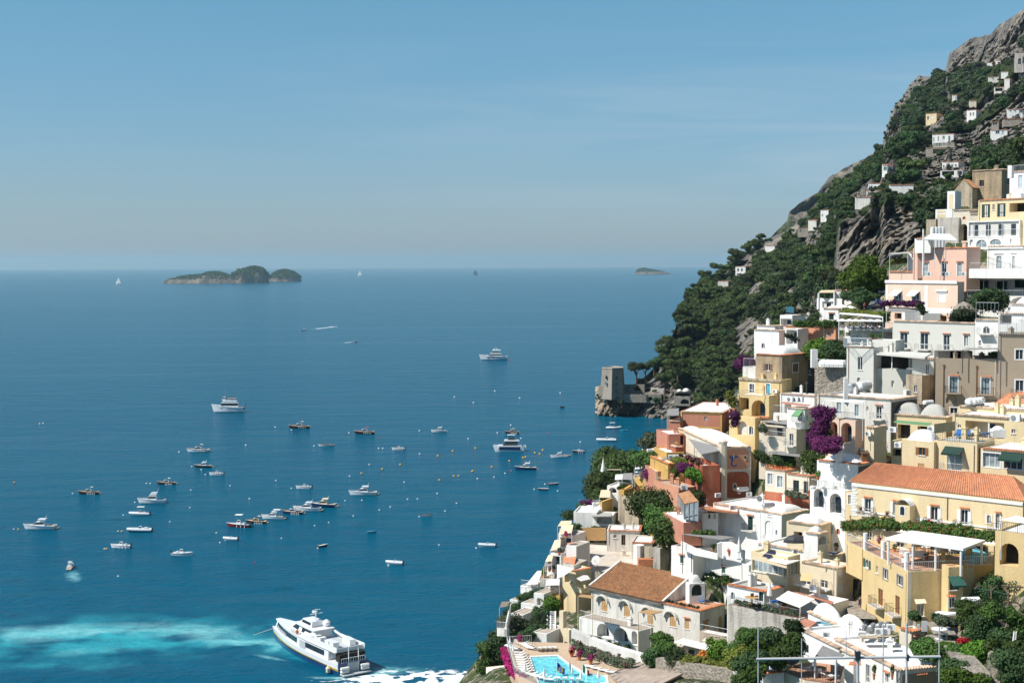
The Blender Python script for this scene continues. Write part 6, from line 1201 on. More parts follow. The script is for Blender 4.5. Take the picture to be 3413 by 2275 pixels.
# ---- cream house with glazed gallery and neighbours
h=H_(7,680,912,920,105,260,180,40,'cream','cream house with a white domed roof behind the glazed gallery',[('L','deep',730,150,790,200,'m:dark')],roof='vault',vh=1.2,trim='tilecap')
h=H_(7,800,900,972,165,260,175,45,'white','little white vaulted chapel like room with a round arch',[('R','arch',905,180,960,240,'')],roof='vault',vh=.9,trim='tilecap',name='roof_room',cat='roof room')
h=H_(7,475,1000,1010,320,400,178,46,'white','white roof terrace house behind the glazed gallery',[],trim='tilecap',dep=10,found=3)
for k,(kk,x,y,lb)in enumerate((('potb',960,245,'potted plants on the white roof terrace, left one'),('pot',1030,275,'potted plants on the white roof terrace, right one'),('blounger',1020,310,'grey blue covered lounger on the white roof terrace'),('ac',525,250,'condenser at the left of the white roof terrace'),('ac',735,300,'condenser above the white glazed porch'))):K.place(kk,P(*S(7,x,y+10),177),R_(40),.9,lb=lb)
c=P(*S(7,745,225),177);mb=MB();mb.lathe(c,[(1.6,0),(1.5,.4),(1.0,.8),(.2,1.0)],10,.5);tag(mb.build('covered_boat',Mt('iron'),loc=tuple(c)),'dark tarpaulin covered heap on the white roof terrace','covered heap')
YK=.94
h=H_(7,430,688,775,330,480,182,46,'yellow2','glazed gallery with cream scalloped awnings',[('L','wide',438,345,682,475,'m:pale_glass'),('R','wide',695,372,768,500,'m:pale_glass')],trim=None,found=0,rm='roofw')
sb('roof_slab','roof','white corrugated porch roof over the glazed gallery',7,[(550,345),(680,378),(775,350),(620,318)],[181,178,183,187],'canvas',.1);sb('solar_panel','solar panel','dark solar panel on the glazed gallery roof',7,[(510,318),(555,330),(605,292),(555,280)],[183,182,186,187],'navy',.1)
sb('awning','awning','cream scalloped awning along the glazed gallery',7,[(432,340),(680,405),(682,375),(440,318)],[180.5,177,180,184],'cream',.06)
h=H_(7,430,688,775,480,690,182,46,'cream','cream house with two tall arches below the glazed gallery',[('L','arch',446,482,520,600,''),('L','arch',545,515,656,680,'')],trim=None)
h=H_(7,262,522,530,570,690,178,46,'white','low white wing with orange tile rim left of the tall arches',[('L','awin',287,575,314,628),('L','door',485,570,515,640,'f:green')],trim='terra',dep=4,rm='greyroof')
h=H_(7,775,1030,1150,405,680,176,50,'cream','tall cream house with flower pots and a striped yellow awning',[('L','win',918,492,970,545,'bal:wrail'),('L','win',785,450,850,520,'bal:wrail'),('L','win',822,340,845,365),('L','awin',955,410,970,440),('R','shut',1044,414,1078,460,'m:frame'),('R','shut',1044,520,1080,580,'m:frame'),('R','niche',1080,655,1095,680,'m:dark')],trim='tilecap',found=8)
panel(h,'R',1030,395,1040,640,'frame','quoin',.04);panel(h,'R',1030,628,1150,642,'frame','band',.06)
sb('awning','awning','striped yellow awning on the tall cream house',7,[(775,490),(858,498),(862,448),(785,438)],[173,172,176,178],'yellow',.06);K.place('ac',P(*S(7,872,575),173),R_(-50),1.2,lb='condenser on the tall cream house beside its balcony')
sb('awning','awning','big white awning over the glass terrace',7,[(605,620),(775,682),(880,622),(690,565)],[172,168,172,176],'canvas',.08,posts=(1,),ph=4)
sb('roof_slab','roof','dark red lean to roof beside the big white awning',7,[(885,612),(1000,655),(1022,640),(705,560)],[172,170,174,181],'rose',.15)
h=H_(7,780,1015,1022,655,740,171,46,'white','white lean to annex right of the glass terrace',[('L','awin',895,685,935,720,'fr')],trim=None,dep=3)
h=H_(7,265,778,860,765,860,168,45,'stainwall','long stained retaining wall above the dark green garden',[],trim=None,name='retaining_wall',cat='wall',rm='terrafloor',par=.05,found=6)
RW=h;er(h,'L',1.0,m='grey');fo([RW.w3('L',s,RW.z1+.35,.4)for s in np.linspace(1,RW.lenL-1,14)],.42,1500,.13,'leafo','grey green hedge along the top of the long stained wall','hedge','hedge')
for k,(kk,x,y,lb)in enumerate((('wtable',435,655,'wooden table on the terrace left of the tall arches'),('bchair',445,640,'brown chair behind the wooden terrace table'),('bchair',475,655,'brown chair right of the wooden terrace table'),('closed',560,655,'closed white parasol in front of the tall arches'),('blounger',610,665,'blue covered sofa under the tall arch'),('potb',658,700,'round green shrub by the big white awning'),('table',715,750,'small white table on the lower glass terrace'))):K.place(kk,P(*S(7,x,y),172.5),.4,1.0,lb=lb)
YK=.872
# ---- yellow terrace house with white canopy
h=H_(7,1100,1212,1220,270,430,185.5,79,'yellow','left end wing of the terracotta terrace above the shaded alley',[],trim=None,rm='terrafloor',par=.15,found=1);er(h,'L',1.0)
h=H_(7,1210,1535,2005,432,830,172,81,'yellow','tall yellow house carrying a terracotta terrace and a white canopy',[('L','win',1362,416,1393,486,'fr:grey'),('L','win',1460,462,1498,530,'fr:grey'),('L','door',1326,552,1358,668,'f:brown m:brown bal:iron'),('L','door',1446,602,1477,728,'f:brown m:brown bal:iron'),('L','win',1310,392,1325,440),('L','win',1235,345,1260,405,'sh:green arch'),('L','arch',1392,782,1435,860,'m:shade'),('R','win',1600,655,1650,745,'m:grey')],trim=None,rm='terrafloor',par=.15,found=8,side=None)
YT=h;er(h,'LR',1.0,sp=.22);panel(h,'R',1535,432,1560,850,'pale','corner_strip',.01)
for k,x in enumerate((1295,1418,1540)):c=P(*S(7,x,330+36*k),182-4*k);s=(c-h.C0).dot(h.dL);c=h.w3('L',(12,7,1.0)[k],h.z1,.3);mb=MB();mb.bar(c,c+Vc((0,0,1.9)),.27,10);mb.build('pillar',Mt('frame'),h.o)
h2=H_(7,1815,1822,1925,400,720,170.5,81,'yellow','projecting yellow pier with a dark green awninged window',[('R','win',1830,482,1897,560,'f:green awn:green'),('R','win',1823,616,1867,682,'fr cap')],trim=None,side=('L',1.6),rm='terrafloor',par=.1)
h2=H_(7,1925,1932,2135,392,740,173.5,81,'ochre','shaded yellow wing right of the projecting pier',[],trim=None,side=('L',6),rm='terrafloor',par=.1);er(h2,'R',1.0)
zt=YT.zr
r=root('terrace_canopy',tuple(onz(*S(7,1720,300),zt)),'large flat white canopy on the terracotta terrace','canopy');q=[onz(*S(7,*p),zt+3.0)for p in((1372,192),(1925,268),(2082,208),(1560,140))];mb=MB();mb.slab(*q,.25);mb.build('cover',Mt('canvas'),r)
for p in(q[0],q[1],q[0].lerp(q[1],.33),q[0].lerp(q[1],.66),q[2],q[3]):p=p*1.0;mb=MB();c_=p+((q[0]+q[2])/2-p).normalized()*.4;mb.bar((c_.x,c_.y,zt),(c_.x,c_.y,zt+2.8),.13,8);mb.build('post',Mt('frame'),r)
for k,(kk,x,y)in enumerate((('chair',1490,330),('chair',1530,305),('chair',1585,320),('table',1510,315),('bchair',1640,310),('table',1660,300),('bchair',1690,310),('chair',1740,370),('chair',1770,375),('chair',1490,395),('table',1860,300),('chair',1840,310),('chair',1890,310),('chair',1950,330),('chair',1950,370))):K.place(kk,onz(*S(7,x,y),zt),k*1.3,.95,gp='furniture of the terracotta terrace',lb=('table under or beside the large flat white canopy' if kk=='table' else 'chair under or beside the large flat white canopy'))
K.place('closed',onz(*S(7,1755,358),zt),sc=1.1,lb='closed white parasol on the terracotta terrace');mb=MB();c=onz(*S(7,1605,350),zt);mb.box((c.x,c.y,zt+.45),(1.8,.5,.08));mb.box((c.x,c.y+.25,zt+.75),(1.8,.06,.5));
for s in(-.7,.7):mb.box((c.x+s,c.y,zt+.22),(.08,.4,.42))
tag(mb.build('garden_bench',Mt('frame'),loc=tuple(c)),'white bench on the terracotta terrace','bench')
mb=MB();a,b=onz(*S(7,1975,395),zt),onz(*S(7,2090,385),zt);mb.slab(a+Vc((0,0,1.3)),b+Vc((0,0,1.3)),b+Vc((0,3.5,1.3)),a+Vc((0,3.5,1.3)),1.3);tag(mb.build('blue_pool',Mt('turq'),loc=tuple(a)),'raised blue paddling pool at the right of the terrace','pool')
for x,y,kk in((1440,290,'potd'),(1330,240,'potm'),(1230,240,'pot'),(1665,350,'potb'),(1900,240,'potd')):K.place(kk,onz(*S(7,x,y),zt),sc=.75,gp='pots on the terracotta terrace',lb='potted plant on the terracotta terrace %s'%{1440:'near the left canopy post',1330:'behind the first white pillar',1230:'at its far left end',1665:'beside the white bench',1900:'under the right end of the canopy'}[x])
h=H_(7,1100,2140,2150,250,330,180,43,'yellow2','yellow ground floor shaded behind the terracotta terrace',[('L','door',1245,150,1275,210,''),('L','door',1455,170,1500,260,''),('L','deep',1560,180,2100,300,'m:shade')],trim=None)
h=H_(7,2150,2400,None,172,440,168,42,'yellow','yellow arched house with a balcony at the right edge',[('L','hole',2182,232,2315,390,'arch'),('L','deep',2225,130,2350,165,'')],trim=None);er(h,'L',1.0,m='iron');
sb('pergola','pergola','white pergola above the yellow arched house',7,[(2195,62),(2400,95),(2400,60),(2300,35)],[158,154,160,163],'canvas',.06,posts=(0,),ph=4)
wt(7,[(1535,850),(1560,830),(1655,850)],[1000,1000,985],[166,166,165],'old2','old beige garden wall below the tall yellow house',th=.6)
h=H_(7,1475,1560,1655,850,990,163,60,'pale','small beige house with a red tiled window hood',[('R','win',1580,895,1612,955,'m:grey cap')],trim='terra')
stairs(7,(1190,640),(1215,760),190,180,3.0,14,'shaded alley stairs left of the tall yellow house');person(P(*S(7,1195,690),184),.2,'walk','iron','navy','hair','dark clothed person walking in the shaded alley',.8)
YK=.93
# ---- nearest white roofs
h=H_(7,1010,1475,1805,1122,1420,140,73,'white','nearest white house with a broad white roof and tiled rim',[('L','door',1240,1085,1268,1215,'fr'),('L','win',1375,1150,1400,1216,'cap'),('R','shut',1605,1165,1660,1260,'m:frame cap')],trim='tilecap',found=6)
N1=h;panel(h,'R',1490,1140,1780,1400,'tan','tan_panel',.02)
h=H_(7,830,1215,1300,890,1010,156,73,'white','white house with a low white dome between garden and alley',[],roof='vault',vh=1.7,vaults=2,trim='tilecap',found=7)
h=H_(12,915,1690,1700,990,1200,147,73,'white','lower white roof wing above the round wooden table',[('L','win',962,830,1050,960,'m:navy')],trim='tilecap',dep=5,found=7)
h=H_(12,930,1085,1090,600,740,160,60,'blue_glass','glass veranda under a small red tiled roof',[],trim=None,found=2,name='veranda',cat='veranda',dep=3);sb('roof_slab','roof','small pinkish red tiled roof over the glass veranda',12,[(880,525),(1075,590),(1160,520),(1000,465)],[160,158,162,167],'rose',.15)
for k,(x,y)in enumerate(((1830,640),(1950,620),(2060,600),(2150,600))):K.place('steel',P(*S(12,x,y+40),152-k*.3),R_(60),.85,gp='steel boilers in a row on the nearest roofs',lb='%s of the four steel boilers on the nearest white roofs'%('first','second','third','fourth')[k])
for k,(x,y,lb)in enumerate(((2052,700,'left condenser beside the steel boilers'),(2152,695,'middle condenser beside the steel boilers'),(2220,640,'upper right condenser beside the steel boilers'),(1300,735,'small condenser on the lower white roof wing'))):K.place('ac',P(*S(12,x,y),149),R_(-8),.95 if k<3 else.8,lb=lb)
mb=MB();c=P(*S(12,2050,720),149.5);mb.box((c.x,c.y,c.z-.1),(3.6,1.0,.1));[mb.box((c.x+s,c.y,c.z-.35),(.15,.15,.4))for s in(-1.6,0,1.6)];tag(mb.build('equipment_rack',Mt('old2'),loc=tuple(c)),'rusty rack carrying the steel boilers and condensers','rack')
zt=41.0
pl=[onz(*S(12,*p),zt)for p in((710,1235),(1000,1350),(1290,1390),(1490,1370),(1560,1150),(1100,1090),(880,1120))];mb=MB();mb.prism([(p.x,p.y)for p in pl],zt-6,zt);h_=root('roof_terrace',tuple(pl[0]),'terracotta roof terrace with a round wooden table and iron railing','terrace');mb.build('base',Mt('pale'),h_);mb=MB();mb.add([p+Vc((0,0,.006))for p in pl],[tuple(range(7))]);mb.build('paving',Mt('terrafloor'),h_);mb=MB();railing(mb,[pl[6]]+pl[:4],1.0,.16,.016);mb.build('railing',Mt('iron'),h_)
for p in pl:TP.append((p.x,p.y,zt-3.5))
FOOT.append(([(p.x,p.y)for p in pl],zt-3))
K.place('wtable',onz(*S(12,1185,1275),zt),sc=.95,lb='round wooden table on the terracotta roof terrace')
for k,(x,y)in enumerate(((1110,1270),(1200,1300),(1270,1270),(1140,1215))):K.place('chair',onz(*S(12,x,y),zt),(1.6,3.1,4.6,.2)[k],.95,lb='%s chair at the round wooden table'%('left','front','right','rear')[k])
for k,(x,y)in enumerate(((1040,1240),(1350,1340))):K.place('lounger',onz(*S(12,x,y),zt),R_(-60),1.0,lb='pale lounger %s of the round wooden table'%('left','right')[k])
sb('pergola','pergola','grey reed canopy over the round wooden table',12,[(1140,1010),(1440,1040),(1560,985),(1250,850)],[142,139,143,150],'reed',.08,posts=(0,1),ph=7,pr=.12);sb('pergola','pergola','brown reed roof left of the grey reed canopy',12,[(800,1130),(920,1110),(915,1000),(510,985)],[146,145,149,151],'reedb',.08,posts=(0,),ph=6,pr=.1)
h=H_(12,380,400,700,1250,1390,143,75,'white','white balustraded porch with a blue deck chair',[],trim='terra',side=('L',7),par=.1);er(h,'R',1.2);K.place('blounger',P(*S(12,575,1235),145),R_(200),1.1,lb='bright blue deck chair on the white balustraded porch');K.place('chair',P(*S(12,620,1280),144),2,1.1,lb='white chair beside the bright blue deck chair')
for p,q_ in(((390,1040),(700,1110)),((450,1060),(720,1180)),((400,1030),(520,1000))):mb=MB();a=P(*S(12,*p),145);mb.bar(a,P(*S(12,*q_),145),.13,4);tag(mb.build('white_beam',Mt('frame'),loc=tuple(a)),{390:'upper',450:'lower',400:'short left'}[p[0]]+' white beam over the white balustraded porch','beam')
a=P(*S(12,412,1060),144);mb=MB();mb.bar(a,a-Vc((0,0,8)),.5,12);tag(mb.build('column',Mt('white'),loc=tuple(a)),'thick white column of the balustraded porch','column')
for x,y,kk,lb in((1980,1340,'pot','leggy green shrub'),(2240,1340,'potb','tall green cactus like shrub')):K.place(kk,P(*S(12,x,y),140),sc=(.55,.55,1.2),lb=lb+' against the nearest white house')
sb('door_hood','hood','orange tiled hood over the nearest white wall',12,[(1620,1120),(1800,1125),(1790,1085),(1640,1080)],[138.5,137.5,139,140],'terra',.1)
YK=.872
# ---- villa with brown tiles
h=H_(6,1100,2045,2262,872,1185,235,46,'white2','white villa with a brown tiled roof and wooden shutters under shell hoods',[('L','shut',1190,768,1240,876,'m:wood'),('L','shut',1386,815,1437,926,'m:wood'),('L','shut',1590,866,1640,990,'m:wood'),('L','shut',1785,908,1838,1012,'m:wood'),('L','shut',1913,946,1952,1032,'m:wood cap'),('R','shut',2078,972,2118,1050,'m:wood cap'),('R','shut',2206,920,2238,1046,'arch m:wood')],trim='terra',rm='terrafloor',par=.1)
VI=h
for x0,x1,y0,y1 in((1150,1262,735,800),(1342,1460,775,845),(1540,1655,825,900),(1738,1862,868,940)):
 s0,s1=h.fpt('L',x0,y1)[0],h.fpt('L',x1,y1)[0];c_=(s0+s1)/2;rr=abs(s1-s0)/2;zc=h.fpt('L',(x0+x1)/2,y1)[1];mb=MB();vs=[h.w3('L',c_+r_*math.cos(t),zc+r_*math.sin(t),-o_)for o_,r_ in((0,rr),(.55,rr*.95),(.55,rr*.8),(0,rr*.8))for t in[math.pi*k/10 for k in range(11)]];mb.add(vs,[(a_*11+k,a_*11+k+1,(a_+1)*11+k+1,(a_+1)*11+k)for a_ in range(3)for k in range(10)]);mb.build('shell_hood',Mt('white2'),h.o)
sA=h.fpt('L',1725,800)[0];mb=MB();e0,e1=h.w3('L',sA,h.z1+.1,-.35),h.w3('L',h.lenL+.3,h.z1+.1,-.35);r0,r1=h.w3('L',sA,h.z1+3.0,6.5),h.w3('L',h.lenL,h.z1+3.0,6.5);k0,k1=h.w3('L',sA,h.z1,11),h.w3('L',h.lenL,h.z1,11)
mb.quad(e0,e1,r1,r0);mb.quad(r0,r1,k1,k0);n_=int((e1-e0).length/.4)
for i in range(n_):t=(i+.5)/n_;mb.bar(e0.lerp(e1,t)+Vc((0,0,.05)),r0.lerp(r1,t)+Vc((0,0,.05)),.11,5)
mb.build('tiled_roof',Mt('tile2'),h.o);mb=MB()
for a,b,c_ in((e0,r0,k0),(e1,r1,k1)):up=Vc((0,0,.25));dn=Vc((0,0,3));mb.add([a+up,b+up,c_+up,c_-Vc((0,0,.2)),a-Vc((0,0,.2))]+[v_-h.dL*.35 for v_ in(a+up,b+up,c_+up,c_-Vc((0,0,.2)),a-Vc((0,0,.2)))],[(0,1,2,3,4),(9,8,7,6,5),(0,5,6,1),(1,6,7,2)])
mb.build('gable_wall',Mt('white2'),h.o);mb=MB();a,b=h.w3('L',sA,h.z1-.1,-.4),h.w3('L',h.lenL+.3,h.z1-.1,-.4);mb.slab(a,b,b-h.nL*.3,a-h.nL*.3,.35);mb.build('gutter',Mt('darkwall'),h.o)
h2=H_(6,1945,1955,2090,640,760,240,75,'white','round arched white gate on the villa roof terrace',[('R','arch',1975,625,2070,745,'m:dark')],roof='vault',vh=1.4,trim=None,side=('L',1.5),found=1,name='arched_gate',cat='gate')
for k,(kk,x,y,lb)in enumerate((('lounger',1960,775,'pale sofa on the villa roof terrace'),('blounger',2060,810,'grey blue lounger on the villa roof terrace'),('blounger',2255,760,'blue chair at the right of the villa roof terrace'),('potd',1990,745,'potted plant left of the arched white gate'),('pot',2105,735,'potted plant right of the arched white gate'),('chair',2215,720,'dark chair on the villa roof terrace'))):K.place(kk,roofpt(h,6,x,y),.8,1.0,lb=lb)
fo([VI.w3('L',s,VI.z1+.2,.5)for s in np.linspace(.8,max(1.2,sA-.5),8)],.4,700,.12,'leafo','planters along the rim of the villa roof terrace','planter','plants')
h=H_(6,995,1515,1640,1052,1310,229,46,'white','white arcaded lower storey in front of the villa',[('L','arch',1150,955,1255,1110,''),('L','arch',1295,1000,1420,1155,''),('L','arch',1452,1045,1500,1170,'')],trim=None,rm='pave',par=.05)
er(h,'LR',1.0,sp=.3);rail_on(h,6,[(1078,1130),(1512,1240)],z=h.zb+1.2)
fo([h.w3('L',s,h.zb+1.6,-.3)for s in(2,4,5.5,7.5,9,11,13)],.6,1100,.15,'leaf','plants spilling along the arcade railing','planter','plants');LV=h
for k,(p0,p1,p2,p3)in enumerate((((985,745),(1110,762),(1130,740),(1010,730)),((1510,882),(1620,905),(1725,878),(1600,860)))):sb('bamboo_pergola','pergola','small bamboo pergola on the villa balcony, %s one'%('left','right')[k],6,[p0,p1,p2,p3],[229+0*k,227,232,234],'wood',.08,posts=(0,1),pm='cream',ph=6)
wt(6,[(925,1035),(1080,1110),(1300,1190),(1510,1250),(1570,1290)],[1150,1190,1290,1340,1345],[226,225,222,219,218],'white','tall white curved retaining wall below the villa arcade',th=1.0)
fo(line(6,[(945,1175),(1100,1230),(1300,1310),(1450,1345)],[223,221,217,214],20),.85,4200,.14,'leafo','flowering climber along the foot of the white curved wall','climber','climber',flowers=('magenta',.12))
sb('awning','awning','cream awning below the villa side wall',6,[(1820,1145),(2160,1230),(2180,1180),(1900,1110)],[222,218,222,228],'canvas',.08,posts=(1,),ph=4)
h=H_(6,1840,2160,2170,1235,1330,221,40,'pale','shaded garden room under the cream awning',[('L','deep',1850,1165,2150,1310,'')],trim=None)
h=H_(6,2045,2353,2400,1110,1200,224,40,'pave','paved villa side terrace with stubby pillars',[],trim=None,par=.05,name='side_terrace',cat='terrace');er(h,'L',1.0,sp=.9)
h=H_(7,262,335,380,590,700,181,60,'white','white domed corner with a small arched window right of the villa',[('L','awin',285,575,312,628)],trim='terra')if False else None
wt(6,[(1660,1285),(1900,1320),(2353,1400),(2500,1440)],[1370,1460,1503,1560],[209,204,194,190],'stone','rubble garden wall with hanging plants at the bottom',th=1.0)
fo(line(6,[(1640,1100),(1750,1120),(1660,1200),(1800,1200)],[219,217,216,214],10),1.0,4200,.2,'leaf','green bushes below the villa right pier','bush','bush');fo(line(6,[(1600,1280),(1650,1300),(1620,1240)],212,4),1.15,2600,.19,'leafd','round dark bush above the brown slatted roof','bush','bush');fo(line(6,[(1830,1300),(1860,1310)],207,2),1.3,1000,.18,'leafd','dark bush hanging over the rubble garden wall','bush','bush');fo(line(6,[(2080,1270),(2095,1290)],211,2),1.0,600,.16,'orangefl','orange leaved shrub by the shaded garden room','bush','bush');fo(line(6,[(1900,1300),(2100,1330),(2300,1380)],[205,202,198],12),.8,2000,.17,'leafy','yellow green climbers over the rubble garden wall','climber','climber');fo(line(6,[(2200,1200),(2300,1260),(2200,1300)],205,7),1.7,3500,.2,'leafb','bright green shrubs right of the cream awning','bush','bush')
for k,(pts,Y0,mk,lb)in enumerate((([(130,640),(300,640),(220,760),(60,820)],160,'leaf','green climbing roses at the left of the garden'),([(500,650),(700,740),(560,800),(400,760)],156,'leafd','dark green shrubs in the middle of the garden'),([(800,720),(860,820),(720,860),(600,920)],152,'leaf','dense green shrubs beside the glass veranda'),([(100,1050),(250,1000),(380,960),(250,1120)],150,'leafd','dark glossy shrubs left of the brown reed roof'),([(60,1250),(200,1280),(300,1180),(120,1350)],147,'leaf','green shrubs at the foot of the garden'),([(40,900),(100,950),(10,1000)],156,'leafy','yellow green shrubs at the left edge of the garden'),([(480,900),(330,850),(620,1000)],153,'leafb','bright green shrubs behind the brown reed roof'))):fo([P(*S(12,x,y+85),Y0)for x,y in pts],1.05,4600,.13,mk,lb,'bush','bush')
fo(line(12,[(760,530),(850,620),(880,700)],158,5),.8,1200,.14,'leafd','ivy hanging from the long stained retaining wall','climber','climber')
YK=1.0
# ---- flat concrete roof block and surroundings
h=H_(6,950,1520,1530,545,640,236,8,'pale','broad flat concrete roof with rust stains above the brown tiled villa',[],trim=None,rm='concrete',dep=25,found=8,par=.15);CR=h;er(h,'L',1.0)
h=H_(6,1235,1522,1530,180,308,254,8,'white2','small white roof house with one dark door on the concrete roof',[('L','win',1292,212,1320,240,'m:dark'),('L','door',1362,212,1397,302,'m:dark f:brown')],trim='terra',found=2,dep=6)
h=H_(6,1450,1632,1640,285,470,246,12,'pale','second roof house with metal ducts right of the one dark door',[],trim='terra',found=2,dep=7);a=P(*S(6,1515,300),243);mb=MB();mb.bar(a,a-Vc((0,0,7)),.95,10);tag(mb.build('duct',Mt('white'),loc=tuple(a)),'fat white ventilation duct on the second roof house','duct')
K.place('dish',P(*S(6,1150,545),237),R_(-40),1.9,lb='large grey satellite dish on the flat concrete roof')
mb=MB();
for k in range(40):a=P(*S(6,987+6.1*k,262),262-k*.05);mb.bar(a,a+Vc((0,0,2.4)),.1,4)
tag(mb.build('bamboo_fence',Mt('wood'),loc=tuple(a)),'bamboo fence at the back of the flat concrete roof','fence');fo(line(6,[(960,200),(1100,185),(1220,185)],263,12)+line(6,[(960,130),(965,240)],262,4),1.1,4200,.19,'leafd','dark ivy hedge above the bamboo fence','hedge','hedge')
mb=MB();c=P(*S(6,1590,475),240);mb.box((c.x,c.y,c.z),(3.2,1.5,2.2));tag(mb.build('tile_stack',Mt('terra'),loc=tuple(c)),'stack of reddish tiles right of the ventilation duct','tile stack')
h=H_(6,1640,1700,1790,330,560,232,50,'stainwall','grey stained wall between the concrete roof and the long white house',[],trim=None,rm='greyroof',found=6,name='retaining_wall',cat='wall');stairs(6,(1660,270),(1660,400),250,240,2.2,12,'narrow pale stairs left of the long white house')
fo(line(6,[(1640,150),(1700,60),(1790,120),(1780,230),(1700,260)],240,9),1.9,4600,.2,'leaf','green trees between the concrete roof and the rounded red base','tree','tree')
h=H_(9,812,935,1088,470,870,229,50,'yellow2','cream yellow tower house with two balconies facing the pool',[('L','deep',826,515,912,592,'m:yellow2')],trim='terra',found=8)
for k,pts in enumerate(([(752,548),(830,512),(918,452),(755,408)],[(942,545),(990,572),(1078,552),(1040,498)])):sb('awning','awning','ribbed white awning on the cream yellow tower house, %s one'%('left','right')[k],9,pts,[226,225,228,231],'canvas',.06)
h=H_(9,965,990,1088,650,706,225,60,'yellow2','projecting balcony of the cream yellow tower house',[],trim=None,found=-1,name='balcony',cat='balcony',side=('L',3),par=.8);h=H_(9,775,812,830,870,1160,210,45,'cream','cream pier beside the striped awning above the pool',[('L','hole',822,1165,855,1240)],trim=None);h=H_(9,812,870,905,1050,1250,208,50,'cream','cream pier with a small dark doorway above the pool',[('L','hole',824,1165,856,1250)],trim=None)
for k,(pts,m_,lb)in enumerate((([(808,440),(918,430),(945,310),(815,330)],'tile','orange sloping roof left of the concrete roof, lower one'),([(842,258),(945,235),(948,185),(850,200)],'tile','orange sloping roof left of the concrete roof, upper one'),([(765,118),(895,98),(912,22),(800,25)],'creamcanvas','cream awning at the sea edge, topmost of three'),([(685,275),(782,258),(788,165),(730,172)],'creamcanvas','cream awning at the sea edge, middle of three'),([(638,378),(700,375),(720,300),(668,318)],'creamcanvas','small cream awning at the sea edge, lowest of three'),([(622,430),(700,420),(705,365),(640,378)],'reed','grey awning under the small cream awning'),([(450,605),(560,598),(612,470),(560,472)],'canvas','long white awning sloping to the sea'),([(640,612),(775,608),(778,548),(650,552)],'canvas','white slatted pergola left of the cream yellow tower'),([(775,930),(810,970),(950,945),(935,872)],'canvas','white striped awning above the pool terrace'),([(190,828),(280,812),(288,770),(212,772)],'reedb','small brown awning at the cliff edge'))):Y0=(232,240,246,242,238,236,238,231,222,240)[k];sb('awning','awning' if m_!='tile' else 'roof',lb,9,pts,[Y0,Y0-1,Y0+5,Y0+6],m_,.08,posts=(0,1)if k not in(0,1)else None,ph=3)
for k,a in enumerate(((842,940,950,235,330,236,'white','white house strip under the upper orange roof'),(690,790,800,310,420,240,'white','white balcony house under the middle cream awning'),(770,905,915,130,250,246,'white','white balcony house under the topmost cream awning'),(805,915,925,420,520,231,'white2','white house under the lower orange roof'),(395,590,600,640,740,238,'white','white terrace with loungers under the long white awning'),(590,690,700,560,700,236,'stainwall','grey stepped wall under the slatted pergola'),(660,775,785,700,775,231,'ochre','ochre wall block with a scooped top'),(400,525,535,800,905,231,'white','stepped white wall left of the arched screen'),(290,395,400,765,900,236,'white','white block behind the small brown awning'),(525,622,628,700,880,229,'white','white screen wall with a small arched opening'),(295,420,430,905,1000,222,'white','white curved parapet of the small upper pool'),(510,650,820,1090,1230,207,'white','white rounded planter wall above the loungers'),(655,770,780,440,560,241,'white','white terrace full of potted plants'))):
 h=H_(9,a[0],a[1],a[2],a[3],a[4],a[5],30,a[6],a[7],[('L','arch',555,735,592,810,'nodoor m:salmon')]if k==9 else[('L','deep',a[0]+12,a[3]+18,a[1]-12,a[4]-8,'')]if k in(1,2)else[],trim=None,rm='pave',dep=5,found=7,par=.1)
 if k in(1,2,4,12):er(h,'L',1.0)
for k,(x,y,kk)in enumerate(((560,650,'lounger'),(460,650,'lounger'),(680,480,'potm'),(720,490,'pot'),(620,540,'potb'),(840,160,'potm'),(775,320,'potd'))):K.place(kk,P(*S(9,x,y),238),1.0,1.1,lb=('right lounger under the long white awning','left lounger under the long white awning','purple flowering pot on the planted white terrace','green pot on the planted white terrace','yellow green pot at the planted white terrace edge','flowering pot on the balcony under the topmost cream awning','dark pot on the balcony under the middle cream awning')[k])
for k,(x0,x1,y,Y0)in enumerate(((560,645,900,217),(530,645,950,215),(500,640,1005,213),(480,640,1055,211))):fo(line(9,[(x0,y),(x1,y-8)],Y0,5),1.05,1500,.15,'leafd','%s clipped dark hedge of the stepped four'%('uppermost','second','third','lowest')[k],'hedge','hedge',gp='stepped clipped hedges')
fo(line(9,[(420,1115),(500,1110)],208,4),1.1,1500,.15,'leafd','clipped dark hedge behind the first loungers','hedge','hedge');fo(line(9,[(660,800),(740,790),(700,840)],229,5),1.2,1800,.17,'leafb','bright green vine on the white lattice','climber','climber');fo(line(9,[(310,850),(390,840)],234,3),1.4,1200,.18,'leafd','dark bush behind the small upper pool','bush','bush');fo(line(9,[(400,740),(500,700),(580,680)],236,7),.9,1600,.16,'leafd','dark shrubs stepping down the white terraces','bush','bush');fo(line(9,[(290,900),(340,980),(420,1020),(480,1020)],[228,224,221,219],10),1.1,2600,.17,'leafd','ivy draped below the small upper pool','climber','climber')
r=root('lattice_pergola',tuple(P(*S(9,700,1000),224)),'white lattice pergola right of the stepped hedges','pergola')
for k in range(9):mb=MB();mb.bar(P(*S(9,650,880+20*k),218-k*.9),P(*S(9,745,872+20*k),218-k*.9),.12,4);mb.build('slat',Mt('frame'),r)
for x in(655,690,735):mb=MB();mb.bar(P(*S(9,x,870),218),P(*S(9,x,1045),210),.14,4);mb.build('rafter',Mt('frame'),r)
